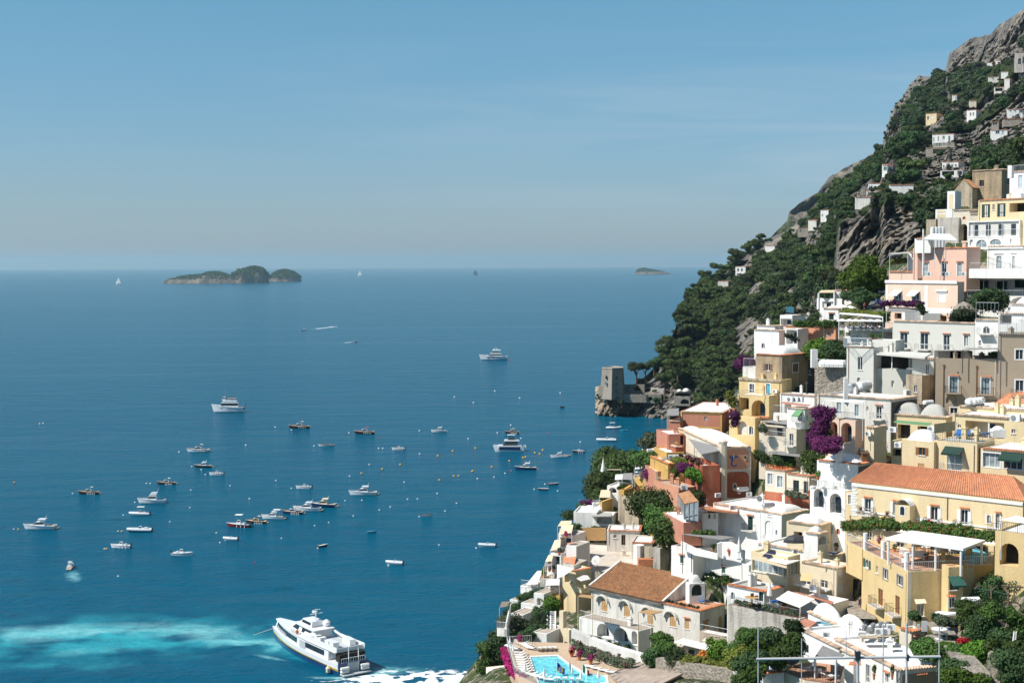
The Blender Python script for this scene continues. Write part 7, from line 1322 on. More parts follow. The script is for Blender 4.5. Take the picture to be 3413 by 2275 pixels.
# -- pool terrace
ZP=26.0
def zp(x,y,dz=0):return onz(*S(9,x,y),ZP+dz)
deck=[(262,1182),(480,1165),(880,1175),(1060,1300),(1240,1390),(1340,1420),(1700,1500),(1700,1800),(470,1800),(335,1470)]
pool=[(492,1314),(768,1303),(870,1385),(1010,1470),(1215,1492),(1235,1560),(600,1640)]
dp=[zp(*p)for p in deck];pp=[zp(*p)for p in pool];mb=MB();tr_=tessellate_polygon([[Vc((p.x,p.y,0))for p in dp],[Vc((p.x,p.y,0))for p in reversed(pp)]]);al=dp+list(reversed(pp));mb.add([Vc((p.x,p.y,ZP))for p in al],[tuple(t)for t in tr_]);n=len(dp)
mb.add([Vc((p.x,p.y,ZP))for p in dp]+[Vc((p.x,p.y,ZP-6))for p in dp],[(i,(i+1)%n,n+(i+1)%n,n+i)for i in range(n)]);tag(mb.build('pool_deck',mat('deck_stone',(0.50,0.37,0.26),.9,.12,1.5)),kind='structure')
mb=MB();n=len(pp);mb.add([Vc((p.x,p.y,ZP-.12))for p in pp],[tuple(range(n))]);wm_=glassmat('pool_water',(0.16,0.62,0.70),.05);r=root('swimming_pool',tuple(pp[0]),'light blue kidney shaped swimming pool among white loungers','swimming pool');mb.build('pool_water',wm_,r)
mb=MB();cc=sum(pp,Vc())/n;oo=[p+(cc-p).normalized()*-.45 for p in pp];mb.add([p+Vc((0,0,.07))for p in pp+oo]+[p-Vc((0,0,.3))for p in pp],[(i,(i+1)%n,n+(i+1)%n,n+i)for i in range(n)]+[(i,(i+1)%n,2*n+(i+1)%n,2*n+i)for i in range(n)]);mb.build('coping',Mt('roofw'),r)
for p in dp:TP.append((p.x,p.y,ZP-2))
FOOT.append(([(p.x,p.y)for p in dp],ZP-3))
k_=0
for x0,y0,x1,y1,nn,rz,lb in((385,1292,455,1480,9,75,'column of loungers along the left railing'),(420,1195,510,1245,5,60,'loungers behind the pool'),(300,1225,350,1250,3,60,'loungers in the left corner'),(580,1255,720,1250,4,-10,'loungers under the planter wall'),(1080,1425,1290,1480,4,60,'loungers by the flowering wall'),(510,1500,690,1550,5,75,'loungers at the front of the pool'),(760,1550,960,1560,4,-5,'striped loungers beneath the flags')):
 for i in range(nn):t=i/max(1,nn-1);K.place('lounger',zp(x0+(x1-x0)*t,y0+(y1-y0)*t),R_(rz),.95,gp=lb,lb='%s white lounger of the %s'%(('first','second','third','fourth','fifth','sixth','seventh','eighth','ninth')[i],lb))
for k,(x,y)in enumerate(((292,1230),(325,1300),(440,1480),(625,1545),(985,1560),(1155,1560))):K.place('closed',zp(x,y),sc=.65,lb='closed parasol on the pool deck, %s from the left'%('first','second','third','fourth','fifth','sixth')[k])
mb=MB();railing(mb,[zp(*p)for p in((500,1168),(262,1184),(335,1470),(560,1600))],1.0,.25,.025);tag(mb.build('railing',Mt('wrail'),loc=tuple(zp(262,1184))),'white railing around the left of the pool deck','railing')
fo([onz(*S(9,x,y),ZP-.3)for x,y in[(235+90*(i/26)**1.3*1.15,1235+11.5*i)for i in range(22)]+[(350+14*i,1490+6*i)for i in range(8)]],.55,3600,.15,'magenta','strip of magenta flowers outside the pool railing','flower bed','flowers')
for k,(x,y)in enumerate(((385,1190),(895,1310),(970,1345),(1080,1385))):K.place('potm',zp(x,y),sc=1.2,lb='magenta flower pot on the pool deck, %s from the left'%('first','second','third','fourth')[k])
c=zp(898,1262,1.2);mb=MB();mb.lathe((0,0,0),[(.42,-.08),(.52,0),(.42,.08),(.3,.08),(.22,0),(.3,-.08)],14);rt_=Matrix.Rotation(R_(90),4,'X');mb.v=[tuple((rt_@Vc(v))*.8+c)for v in mb.v];tag(mb.build('lifebuoy',Mt('orangefl'),loc=tuple(c)),'orange ring shaped lifebuoy at the pool wall','lifebuoy')
def flag(x,y,w,hh,ms,lb,stars=False):
 b=zp(x,1520)*1.0;b=P(*S(9,x,1600),185);t=P(*S(9,x,y-8),185);r=root('flag',tuple(b),lb,'flag');mb=MB();mb.bar(b,t,.05,6);mb.build('pole',Mt('wrail'),r);s=185/FPX/2.9311;nn=9;n3=len(ms)
 for q in range(n3):
  mb=MB();vs=[]
  for i in range(nn+1):
   for j in(0,1):u=(q+i/nn)/n3;vs.append(t+Vc((u*w*s,.25*math.sin(u*7),-(u*hh*.45+j*hh*.55*(1-.3*u))*s-.3)))
  mb.add(vs,[(2*i,2*i+1,2*i+3,2*i+2)for i in range(nn)]);cl=mb.build('cloth',Mt(ms[q]),r)
 if stars:
  for i in range(12):a=i*math.pi/6;c=t+Vc(((.45+.2*math.cos(a))*w*s,0,-(.2+.27+.18*math.sin(a))*hh*s-.3));c.y-=.35;mb=MB();mb.add([c+Vc((.16*(1 if k%2==0 else.42)*math.sin(k*math.pi/5),0,.16*(1 if k%2==0 else.42)*math.cos(k*math.pi/5)))for k in range(10)],[tuple(range(10))]);mb.build('star',Mt('buoyy'),r)
M['fblue']=mat('flag_blue',(.01,.1,.42),.7,.05);M['fgreen']=mat('flag_green',(.02,.3,.1),.7,.05)
flag(752,1350,78,150,['fblue'],'blue flag with a ring of yellow stars by the pool',True);flag(872,1350,40,140,['canvas'],'plain white flag between the blue and the tricolour flag');flag(1003,1370,65,150,['fgreen','canvas','redp'],'green white and red tricolour flag by the pool')
YK=.9
q=[P(*S(6,*p),y)for p,y in zip(((1250,1430),(1500,1620),(1900,1420),(1530,1320)),(205,190,196,212))];mb=MB();mb.slab(*q,.15)
for i in range(9):a,b=q[0].lerp(q[1],i/8),q[3].lerp(q[2],i/8);mb.bar(a+Vc((0,0,.05)),b+Vc((0,0,.05)),.09,4)
r=root('slatted_roof',tuple(q[0]),'wide brown slatted roof at the bottom right of the pool','roof');mb.build('cover',mat('weathered_slats',(.36,.29,.24),.8,.25,1.2),r)
q=[P(*S(9,*p),y)for p,y in zip(((60,1420),(60,1640),(330,1600),(255,1400)),(232,215,212,230))];mb=MB();mb.slab(*q,.4);r=root('bar_roof',tuple(q[0]),'cream ribbed roof outside the pool railing','roof');mb.build('cover',Mt('canvas'),r);mb=MB()
for i in range(6):mb.bar(q[0].lerp(q[1],i/5)+Vc((0,0,.06)),q[3].lerp(q[2],i/5)+Vc((0,0,.06)),.1,4)
mb.build('rib',Mt('cream'),r)
wt(9,[(165,1030),(262,1040),(300,860)],[1045,1050,880],[238,234,242],'white2','narrow white viewing balcony hanging over the cliff',th=.4,found=1,rail='wrail',ground=False)
YK=.93
for k,(pts,r_,mk,lb)in enumerate((([(300,1000),(330,1060),(260,1090)],2.2,'leafo','scrub on the cliff left of the pool'),([(220,1100),(180,1180),(230,1180)],2.2,'leafd','dark scrub on the cliff above the arch'),([(70,1250),(60,1340),(40,1420)],2.0,'leaf','green scrub at the sea cliff foot'),([(220,1250),(230,1330)],1.5,'leafd','dark ivy beside the rock arch'))):fo([P(*S(9,x,y),236)for x,y in pts],r_,1800,.22,mk,lb,'bush','bush')
wt(9,[(60,1190),(130,1150),(200,1110),(240,1180)],[1300,1300,1250,1260],[244,243,243,240],'stone','broken stone wall on the sea cliff',th=1.5);h=H_(9,95,205,215,1280,1400,236,20,'stone','stone arch opening in the sea cliff',[('L','hole',108,1290,198,1400,'arch')],trim=None,dep=6,rm='stone')
YK=.87
# ---- right hand garden
stairs(10,(1050,900),(1480,1400),156,128,2.0,26,'long stone garden stairway with an iron rail');stairs(10,(830,590),(960,770),168,160,2.2,10,'short stone stairs beside the washing line')
wt(10,[(650,800),(900,860),(1020,930)],[1000,1020,1030],[160,158,155],'stone','rubble wall under the small table terrace',th=.8);wt(10,[(1440,280),(1700,330),(2000,400)],[460,500,540],[168,166,163],'stone','upper rubble terrace wall of the garden',th=.8);wt(10,[(1650,1080),(1950,1140),(2234,1140),(2400,1150)],[1568,1568,1560,1560],[132,131,130,129],'stone','pale rubble wall at the bottom right corner',th=.8);wt(10,[(1150,1250),(1330,1480),(1500,1620)],[1480,1568,1700],[138,132,128],'stone','whitewashed stair wall at the bottom',th=.6)
sb('awning','awning','white ledge roof below the shaded yellow wing',10,[(800,425),(940,475),(1240,435),(850,405)],[170,168,168,173],'roofw',.2);sb('door_awning','awning','small cream awning with a red tiled top over a back door',10,[(495,290),(670,275),(640,215),(470,220)],[169,168,171,172],'cream',.06)
for k,(x,y,lb,s_)in enumerate(((1375,330,'white tank beside the shaded yellow wing',1.0),(1770,600,'white tank in the middle of the garden',1.2))):K.place('tank',P(*S(10,x,y+20),164),.1,s_,lb=lb)
for k,(x0,x1,y0,y1,m_)in enumerate(((455,500,585,640,'frame'),(515,560,620,690,'frame'),(590,680,570,720,'frame'),(1020,1050,690,790,'blue'),(1095,1120,690,780,'iron'),(1130,1170,680,770,'navy'),(1180,1210,650,740,'yellow'),(1290,1335,670,745,'rose'))):a,b=P(*S(10,x0,y0),162),P(*S(10,x1,y0),162);mb=MB();dz=(y1-y0)/4.825*162/FPX;mb.slab(a,b,b+Vc((0,.06,0)),a+Vc((0,.06,0)),dz);tag(mb.build('laundry',Mt(m_),loc=tuple(a)),('first small white','second small white','large white','blue','black','dark blue','yellow','pinkish')[k]+' washing hung in the garden','laundry')
K.place('table',P(*S(10,870,860),158),sc=1.4,lb='white garden table by the rubble wall');K.place('chair',P(*S(10,950,860),158),1,1.3,lb='white chair beside the white garden table')
for k,(pts,r_,Y0,n_,mk,lb)in enumerate((([(640,1010),(740,1000),(800,1060),(700,1080)],1.5,152,4200,'leaf','round citrus tree below the rubble wall'),([(960,1020),(990,1000)],1.1,152,1200,'leafb','bright green shrub beside the garden stairway'),([(1350,420),(1420,480),(1330,520),(1480,440)],1.8,160,4200,'leaf','leafy tree beside the shaded yellow wing'),([(1250,960),(1340,950),(1300,1000)],.9,150,1400,'redfl','red flowering shrub beside the garden stairway'),([(1500,700),(1600,780),(1450,800),(1700,720),(1560,640)],1.7,158,5000,'leafd','dark tangled shrubs in the middle of the garden'),([(1650,200),(1750,120),(1850,60),(1900,180),(1750,20),(1950,-20),(2050,60)],2.4,172,8000,'leafd','large dark tree behind the garden pergola'),([(1850,800),(1950,860),(1850,900)],1.5,152,3000,'leafd','dark shrubs left of the leaning ladder'),([(1400,1100),(1500,1050),(1600,1040),(1450,1200)],1.4,143,3800,'leafb','bright vegetables right of the garden stairway'),([(1750,1000),(1900,1000),(2050,1010),(2200,1020)],1.0,138,3400,'leaf','vegetable bed above the pale rubble wall'),([(2000,1230),(2150,1300),(2050,1400),(2200,1450),(2300,1300)],1.9,130,5200,'leafd','dark bush at the bottom right corner'),([(1050,1500),(1200,1520),(1350,1540),(1500,1560)],1.3,126,3600,'leafb','bright green grass clump at the bottom'),([(1060,1330),(1100,1400),(1040,1420)],1.5,134,2400,'leafd','dark shrub right of the nearest white house'),([(1180,1050),(1250,1150),(1330,1250)],1.1,146,2600,'leaf','green shrubs along the garden stairway'),([(1700,480),(1800,430),(1950,480),(2100,560),(2150,700)],1.4,158,4200,'leaf','green terrace plants around the garden tank'),([(900,560),(1050,600),(1200,600)],.9,163,1800,'leafo','grey green vine over the washing'),([(450,480),(540,540),(820,520)],.7,165,900,'leafd','dark pots by the back door'),([(900,1150),(1000,1180),(1080,1150)],1.2,148,2000,'leaf','low shrubs between stairway and nearest roof'))):fo([P(*S(10,x,y),Y0)for x,y in pts],r_*.78,n_,.14,mk,lb,'bush','bush')
r=root('timber_pergola',tuple(P(*S(10,1700,300),166)),'rough timber pergola over the garden path','pergola')
for a,b in(((1440,50),(1520,-10)),((1705,0),(1708,310)),((1985,-20),(1985,440)),((1700,100),(1800,0)),((1870,0),(2230,30)),((1985,260),(2130,280)),((2130,280),(2234,380)),((2000,280),(2190,520)),((1900,20),(1990,140)),((2075,30),(2075,230)),((2000,400),(2234,470))):mb=MB();mb.bar(P(*S(10,*a),164),P(*S(10,*b),163),.09,5);mb.build('timber',Mt('bark'),r)
r=root('ladder',tuple(P(*S(10,2070,960),148)),'white ladder leaning on the garden rock','ladder')
for s in(0,45):mb=MB();mb.bar(P(*S(10,2045+s,970),147),P(*S(10,2075+s*.8,740),149),.05,5);mb.build('rail',Mt('frame'),r)
for i in range(8):mb=MB();mb.bar(P(*S(10,2048+3.4*i,950-27*i),147.2+i*.2),P(*S(10,2093+2.6*i,950-27*i),147.2+i*.2),.04,4);mb.build('rung',Mt('frame'),r)
mb=MB();railing(mb,[P(*S(10,1430,290),166),P(*S(10,1710,330),164),P(*S(10,1985,400),161)],1.6,.3,.02);tag(mb.build('railing',Mt('green'),loc=tuple(P(*S(10,1430,290),166))),'green railing along the upper garden wall','railing')
YK=1.0
M['alu']=mat('pale_aluminium',(.5,.5,.49),.5,.1)
r=root('television_aerial',tuple(P(*S(7,1185,1216),11.2)),'grey television aerial on a pole close to the viewer','aerial')
def A_(x,y):return P(*S(7,x,y),11.2)
for a,b,rr,nm in(((1183,1290),(1180,985),.0115,'mast'),((468,1046),(1765,1028),.0105,'boom'),((480,820),(480,1290),.0048,'element'),((786,1290),(786,900),.0035,'element'),((1100,1022),(1098,805),.0035,'element'),((1362,800),(1358,1290),.0048,'element'),((1526,790),(1526,1290),.0085,'element'),((1756,820),(1754,1290),.0048,'element')):mb=MB();mb.bar(A_(*a),A_(*b),rr,8);mb.build(nm,Mt('alu'),r)
mb=MB();c=A_(1180,1020);mb.box(c,(.04,.04,.07));mb.build('clamp',Mt('iron'),r);mb=MB();mb.box(A_(1532,1035),(.018,.03,.05));mb.build('insulator',Mt('iron'),r)
# -- tower on the headland
def tower():
 z1=P(*S(20,590,312),740).z;z0=P(*S(20,575,900),740).z-2
 T=[P(*S(20,x,312),Y)for x,Y in((370,744),(590,739),(795,742),(835,747),(600,755))];B=[P(*S(20,x,900),Y)for x,Y in((322,745),(575,737),(825,741),(880,748),(600,758))]
 r=root('watchtower',tuple(B[1]),'square stone watchtower tapering upward on the rocky point','tower');mb=MB();mb.add([Vc((p.x,p.y,z0))for p in B]+[Vc((p.x,p.y,z1))for p in T],[(i,(i+1)%5,5+(i+1)%5,5+i)for i in range(5)]+[(5,6,7,8,9)]);mb.build('wall',Mt('stone2'),r)
 mb=MB();cc=sum(T,Vc())/5
 for i in range(5):a,b=T[i],T[(i+1)%5];mb.bar(Vc((a.x,a.y,z1+.1)),Vc((b.x,b.y,z1+.1)),.35,4)
 mb.build('parapet',Mt('stainwall'),r)
 for x,y,w,hh in((460,500,15,32),(455,632,16,36),(683,515,15,36),(687,645,16,34),(690,790,18,22),(692,838,16,20)):
  c=P(*S(20,x,y),740.2-(y-312)/588*1.8+(1.6 if x<500 else.4));s=740/FPX/6.534;mb=MB();pts=[c+Vc((math.cos(t)*w*s,-.5,hh*.6*s+math.sin(t)*w*s))for t in[math.pi*k/8 for k in range(9)]]+[c+Vc((-w*s,-.5,-hh*s)),c+Vc((w*s,-.5,-hh*s))]
  mb.add(pts,[tuple(range(11))]);mb.add([p+Vc((0,.8,0))for p in pts]+pts,[(k,(k+1)%11,11+(k+1)%11,11+k)for k in range(11)]);mb.build('window',Mt('blue_glass' if(x,y)==(455,632)else 'dark'),r)
tower()
kw=dict(ground=False,trim=None,rm='stone',found=1)
h=house(20,295,420,430,690,880,743,25,'stone2','lower enclosing wall left of the stone watchtower',[],name='wall',cat='wall',dep=6,**kw)
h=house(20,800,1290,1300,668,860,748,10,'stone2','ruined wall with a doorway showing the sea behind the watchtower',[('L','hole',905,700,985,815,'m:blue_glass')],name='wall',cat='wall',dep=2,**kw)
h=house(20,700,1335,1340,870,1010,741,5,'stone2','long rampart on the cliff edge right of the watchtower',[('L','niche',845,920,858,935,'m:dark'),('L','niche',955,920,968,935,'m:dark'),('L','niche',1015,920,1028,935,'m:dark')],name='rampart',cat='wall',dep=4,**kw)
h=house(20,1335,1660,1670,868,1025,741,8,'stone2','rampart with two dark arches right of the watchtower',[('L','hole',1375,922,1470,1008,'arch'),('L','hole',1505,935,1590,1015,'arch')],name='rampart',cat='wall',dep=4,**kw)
h=house(20,1430,1720,1730,745,860,750,10,'white2','low pale house half hidden by pines above the two dark arches',[],dep=5,**kw)
h=house(20,1945,2290,2300,810,930,728,12,'stone2','stone terrace house with a dark veranda on the headland',[('L','deep',1965,845,2280,915,'m:dark nodoor')],dep=6,**kw)
h=house(20,1940,2290,2300,930,1085,724,12,'stone2','stone boathouse base with one big dark arch',[('L','hole',2082,978,2262,1085,'arch')],dep=5,**kw)
for k,(x0,x1)in enumerate(((2000,2110),(2120,2280))):c=P(*S(20,(x0+x1)/2,805),729);mb=MB();q_=(x1-x0)/2/6.534*729/FPX;mb.lathe(c,[(q_,0),(q_*.9,q_*.4),(q_*.5,q_*.75),(.1,q_*.85)],12);tag(mb.build('dome',Mt('roofw'),loc=tuple(c)),'%s white dome on the headland stone house'%('left','right')[k],'dome')
# -- houses on the mountain
HPP=np.array([[proj(p)+(p.y,)for p in c[:HNY+1]]for c in HG])
def hillY(px,py):
 d=(HPP[:,:,0]-px)**2+(HPP[:,:,1]-py)**2;i=np.argmin(d);return float(HPP[:,:,2].ravel()[i])
RECT=[]
def hh(F,L,C,R,top,bot,yaw,wall,lb,ops=(),**k):
 x,y=S(F,C,bot);Y=hillY(x,y)-3;a,b=S(F,L,top),S(F,R or C,bot);RECT.append((a[0],a[1],b[0],b[1]));kk=dict(ground=False,trim='terra',dep=8,found=2.5);kk.update(k)
 return house(F,L,C,R,top,bot,Y,yaw,wall,lb,ops,**kk)
h=hh(11,795,1065,1080,1130,1235,25,'white','white three storey villa with a curved balcony on the mountainside',[('L','win',805,1178,820,1228),('L','win',862,1165,877,1222),('L','win',925,1160,952,1198,'m:green'),('L','win',998,1158,1024,1215,'m:green')])
Y0=hillY(*S(11,1065,1300))-6
h=house(11,800,1075,1085,1240,1300,Y0,25,'stone2','stone middle storey of the three storey mountainside villa',[('L','win',843,1248,868,1290,'m:green'),('L','win',880,1248,912,1298,'m:green'),('L','win',930,1245,952,1282,'m:green'),('L','win',1000,1242,1028,1290,'m:green')],ground=False,trim=None,dep=9)
h=house(11,710,1085,1140,1300,1395,Y0-2,25,'stone2','stone terrace base of the three storey mountainside villa',[('L','deep',800,1325,1060,1380,'m:dark nodoor')],ground=False,trim='tilecap',dep=9,found=3)
h=hh(11,920,1125,1240,1485,1560,30,'white','white villa with arched windows and a red rim left of the brown tower house',[('L','awin',930,1528,950,1568),('L','awin',978,1523,1005,1552),('L','win',1035,1522,1062,1568,'m:green'),('L','awin',1080,1520,1105,1548)])
h=hh(15,850,1190,1200,125,215,25,'white','shaded lower floor of the white villa with arched windows',[('L','deep',870,135,1060,205,'m:dark'),('L','deep',1110,130,1185,200,'')],trim=None)
for a in((11,1232,1352,1505,825,935,40,'white','long white cottage with two blue windows high on the mountain',[('L','win',1272,862,1290,902),('L','win',1308,858,1325,900),('R','win',1425,852,1465,882)]),
(11,712,848,925,868,965,35,'yellow2','yellow flat roofed house beside the dark wooded gully',[('L','win',728,908,750,952,'m:glass'),('L','win',778,900,800,940,'m:frame')]),
(11,1045,1108,1115,638,698,30,'white2','tiny white hut under the upper cliffs',[('L','win',1090,660,1103,690)]),(11,1550,1640,1645,980,1070,30,'stone2','narrow stone house with a white window band on the right slope',[('L','wide',1565,985,1620,1025)]),
(11,1535,1750,1755,1080,1135,20,'white','low white house with a bright blue door on the right slope',[('L','win',1680,1095,1705,1135,'m:turq'),('L','win',1600,1095,1650,1130)]),(11,1745,1962,1990,815,860,15,'white','long white draped terrace at the right edge of the mountain',[('L','win',1780,830,1800,850),('L','win',1840,828,1860,850),('L','win',1900,826,1920,848)]),
(11,1700,1945,1960,940,965,15,'stone2','blue railed pool terrace on the right slope',[]),(11,1712,1780,1885,425,515,35,'white2','pale vaulted house high at the right edge',[('R','awin',1760,465,1800,500)]),
(11,1580,1700,1720,535,600,25,'white2','pale flat roofed house high on the right slope',[('L','deep',1595,550,1690,590,'m:dark')]),(11,1452,1500,1560,650,715,35,'white','small white gabled house in the olive trees',[('L','win',1460,680,1475,710)]),
(11,1270,1355,1370,710,740,15,'pale','low beige wall house in the olive trees',[]),(11,1505,1640,1650,405,450,20,'white2','low white house with tile roof near the top of the slope',[('L','win',1560,420,1580,440)]),(11,1840,1962,1990,90,290,20,'stainwall','grey church like house with two round arches at the right edge',[('L','arch',1885,170,1925,245,'nodoor'),('L','arch',1945,150,1962,235,'nodoor')]),
(11,1495,1590,1600,220,250,20,'white','white sheds below the topmost cliff',[]),(11,1600,1660,1665,195,230,20,'white','topmost white hut under the cliff',[]),(11,1895,1962,1990,285,350,25,'white','white house below the grey church like house',[('L','win',1930,300,1945,325)]),(11,1670,1760,1765,340,370,20,'white','low white wall house left of the grey church like house',[]),
(11,155,225,290,1520,1568,40,'white','white gabled house on the lower ridge',[('L','win',175,1545,200,1565,'m:green')]),(2,785,840,900,330,395,40,'white','upper white house of the ridge pair with a red rim',[('L','win',800,345,835,385,'m:green')]),
(2,635,770,775,525,600,30,'white','white house with arched windows above the grey cliff',[('L','awin',642,550,655,598),('L','awin',665,548,680,598)]),(2,610,765,770,600,660,30,'white2','porch storey with dark green doors above the grey cliff',[('L','win',628,622,655,665,'m:green'),('L','win',705,620,728,662,'m:green')]),(2,490,655,660,675,725,25,'white2','white railed terrace at the lip of the grey cliff',[]),
(2,860,1125,1130,540,590,15,'white','long white terrace wall at the top of the grey cliff',[]),(2,115,200,255,815,895,35,'white','white cube house in the woods left of the grey cliff',[('L','win',125,860,140,885)]),(2,0,60,65,920,985,25,'stone2','small grey house at the left of the woods',[('L','win',5,935,20,975)]),
(1,745,800,820,1465,1495,30,'white','small white villa with a terrace on the lower left slope',[('L','awin',755,1475,765,1492),('L','awin',775,1475,785,1492)]),(1,908,960,965,1352,1368,25,'white','little white wall house on the left slope',[]),(1,648,705,715,1545,1568,25,'white2','pale house among the pines near the sea',[]),(1,1088,1145,1150,1252,1282,25,'stone2','grey house with a dark window left of the grey cliff',[('L','win',1098,1258,1108,1280)]),(1,1145,1190,1235,1210,1245,35,'white2','pale house behind a tree on the left slope',[])):
 hh(*a)
# -- woods
def woods():
 V=[];
 for i in range(2,len(HG)-1):
  for j in range(2,HNY):
   r=HR[i*HM+j]
   if r>.93:continue
   p=HG[i][j];q=HG[i+1][j];s=HG[i][j+1];a=(q-p).cross(s-p).length;px,py,Y=HPP[i,j]
   V.append((a*max(.07,1-r*1.3),p,px,py,r))
 w=np.array([v[0]for v in V]);w/=w.sum();idx=np.random.RandomState(4).choice(len(V),6200,p=w);T=[]
 for k in idx:
  _,p,px,py,r=V[k]
  if px>3560 or px<2125:continue
  s=random.choice((1.6,2.4,3.2,4,5))*random.uniform(.8,1.15)*(.45 if r>.4 else 1)
  u=s*FPX/p.y
  if any(x0-u<px<x1+u and y0-4<py<y1+u*1.7 for x0,y0,x1,y1 in RECT):
   if random.random()<.7:continue
   s*=.3
  kind=0 if(px<2480 or(py>760 and px<2650 and random.random()<.6))else(2 if(px>3120 and py<560 and random.random()<.45)else 1)
  if random.random()<.3:kind=random.choice((0,1,2))
  T.append((s/p.y,s,p,kind,random.randrange(3)))
 T.sort(key=lambda t:-t[0]);mk=('leafp','leafd','leafo');pk=('farp','far','far');lab=('olive green umbrella pine on the mountainside','dark green evergreen oak on the mountainside','grey green olive tree on the mountainside');grp=('pines on the mountainside','oaks on the mountainside','olive trees on the mountainside')
 for _,s,p,k,v in T[:290]:tree(pk[k]+str(v),mk[k],p-Vc((0,0,.3*s)),s,lab[k],s*random.uniform(.85,1.2),('pine_tree','oak_tree','olive_tree')[k],'tree',grp[k])
 rest=T[290:];col=bpy.data.collections.new('tree_kinds')
 for k in range(3):
  for v in range(3):o=bpy.data.objects.new('kind%d%d'%(k,v),plant_mesh(pk[k]+str(v),mk[k])[0]);col.objects.link(o)
 me=bpy.data.meshes.new('woodland');me.from_pydata([t[2]-Vc((0,0,.3*t[1]))for t in rest],[],[])
 a=me.attributes.new('sc','FLOAT','POINT');a.data.foreach_set('value',[t[1]for t in rest]);a=me.attributes.new('ki','INT','POINT');a.data.foreach_set('value',[t[3]*3+t[4]for t in rest]);a=me.attributes.new('ro','FLOAT_VECTOR','POINT');a.data.foreach_set('vector',[c for t in rest for c in(0,0,random.random()*6.28)])
 o=bpy.data.objects.new('woodland',me);COL.objects.link(o);tag(o,'dense evergreen woodland covering the mountainside','woodland',kind='stuff')
 g=bpy.data.node_groups.new('woods','GeometryNodeTree');g.interface.new_socket('Geometry',in_out='INPUT',socket_type='NodeSocketGeometry');g.interface.new_socket('Geometry',in_out='OUTPUT',socket_type='NodeSocketGeometry');N=g.nodes.new;gi,go=N('NodeGroupInput'),N('NodeGroupOutput');ip=N('GeometryNodeInstanceOnPoints');ci=N('GeometryNodeCollectionInfo');ci.inputs['Collection'].default_value=col;ci.inputs['Separate Children'].default_value=True;ip.inputs['Pick Instance'].default_value=True;l=g.links.new
 def at(n,ty):x=N('GeometryNodeInputNamedAttribute');x.data_type=ty;x.inputs['Name'].default_value=n;return x.outputs['Attribute']
 l(gi.outputs[0],ip.inputs['Points']);l(ci.outputs[0],ip.inputs['Instance']);l(at('ki','INT'),ip.inputs['Instance Index']);l(at('sc','FLOAT'),ip.inputs['Scale']);l(at('ro','FLOAT_VECTOR'),ip.inputs['Rotation']);l(ip.outputs[0],go.inputs[0]);md=o.modifiers.new('woods','NODES');md.node_group=g
woods()
for k,(x,y,Y,s,kk,lb)in enumerate(((2120,1262,765,7,'pine0','leaning umbrella pine on the crag beside the watchtower'),(2150,1255,768,6,'pine1','second umbrella pine on the crag beside the watchtower'),(2215,1300,741,7,'pine2','umbrella pine standing over the two dark arches'),(2260,1260,745,8,'pine0','broad umbrella pine above the headland stone house'),(2180,1225,775,6,'oak0','round dark tree at the top of the crag'),(2120,1300,744,3.4,'oak1','green shrub behind the rampart'),(2190,1345,738,4,'oak2','green shrub climbing right of the two dark arches'),(2050,1330,740,2.6,'oak0','dark shrub on the rock under the watchtower'),(2072,1345,739,2.6,'oak1','second dark shrub on the rock under the watchtower'))):tree(kk,'leafp' if 'pine' in kk else 'leafd',P(x,y,Y)-Vc((0,0,s*.3)),s*.8,lb,None,'pine_tree' if 'pine' in kk else 'shrub','tree' if 'pine' in kk or y<1240 else 'shrub',rz=k)
for x,y,w,d,lb in((575,186,45,8,'white villa on the long island'),(675,180,48,8,'white terrace house on the long island')):c=P(*S(25,x,y+6),YI+30);s=(YI+30)/FPX/2.6144;mb=MB();mb.box((c.x,c.y,c.z),(w*s,14,d*2*s));mb.box((c.x,c.y+4,c.z+d*s*1.4),(w*.5*s,8,d*s));tag(mb.build('villa',Mt('white'),loc=tuple(c)),lb,'house')
c=P(*S(25,1030,145),YI+40);s=YI/FPX/2.6144;mb=MB();mb.box((c.x,c.y,c.z),(24*s,14,55*s));mb.box((c.x,c.y,c.z+28*s),(27*s,16,3*s));tag(mb.build('island_tower',Mt('stone2'),loc=tuple(c)),'old stone tower on the long island','tower')
def scrub():
 pts=[]
 for o in[q for q in bpy.data.objects if q.name.startswith('island')and q.get('kind')=='structure']:
  for v in o.data.vertices:
   if v.co.z>20 and random.random()<.9:pts.append((v.co.copy()+Vc((random.uniform(-6,6),random.uniform(-6,6),0)),random.uniform(4,8)))
 return pts
sp_=scrub();mb=MB();leaf_cloud(mb,[(p,s)for p,s in sp_],9*len(sp_),3.6,.55);o=mb.build('island_scrub',Mt('leafd'));tag(o,'dark evergreen scrub covering the tops of the islands','scrub',kind='stuff')
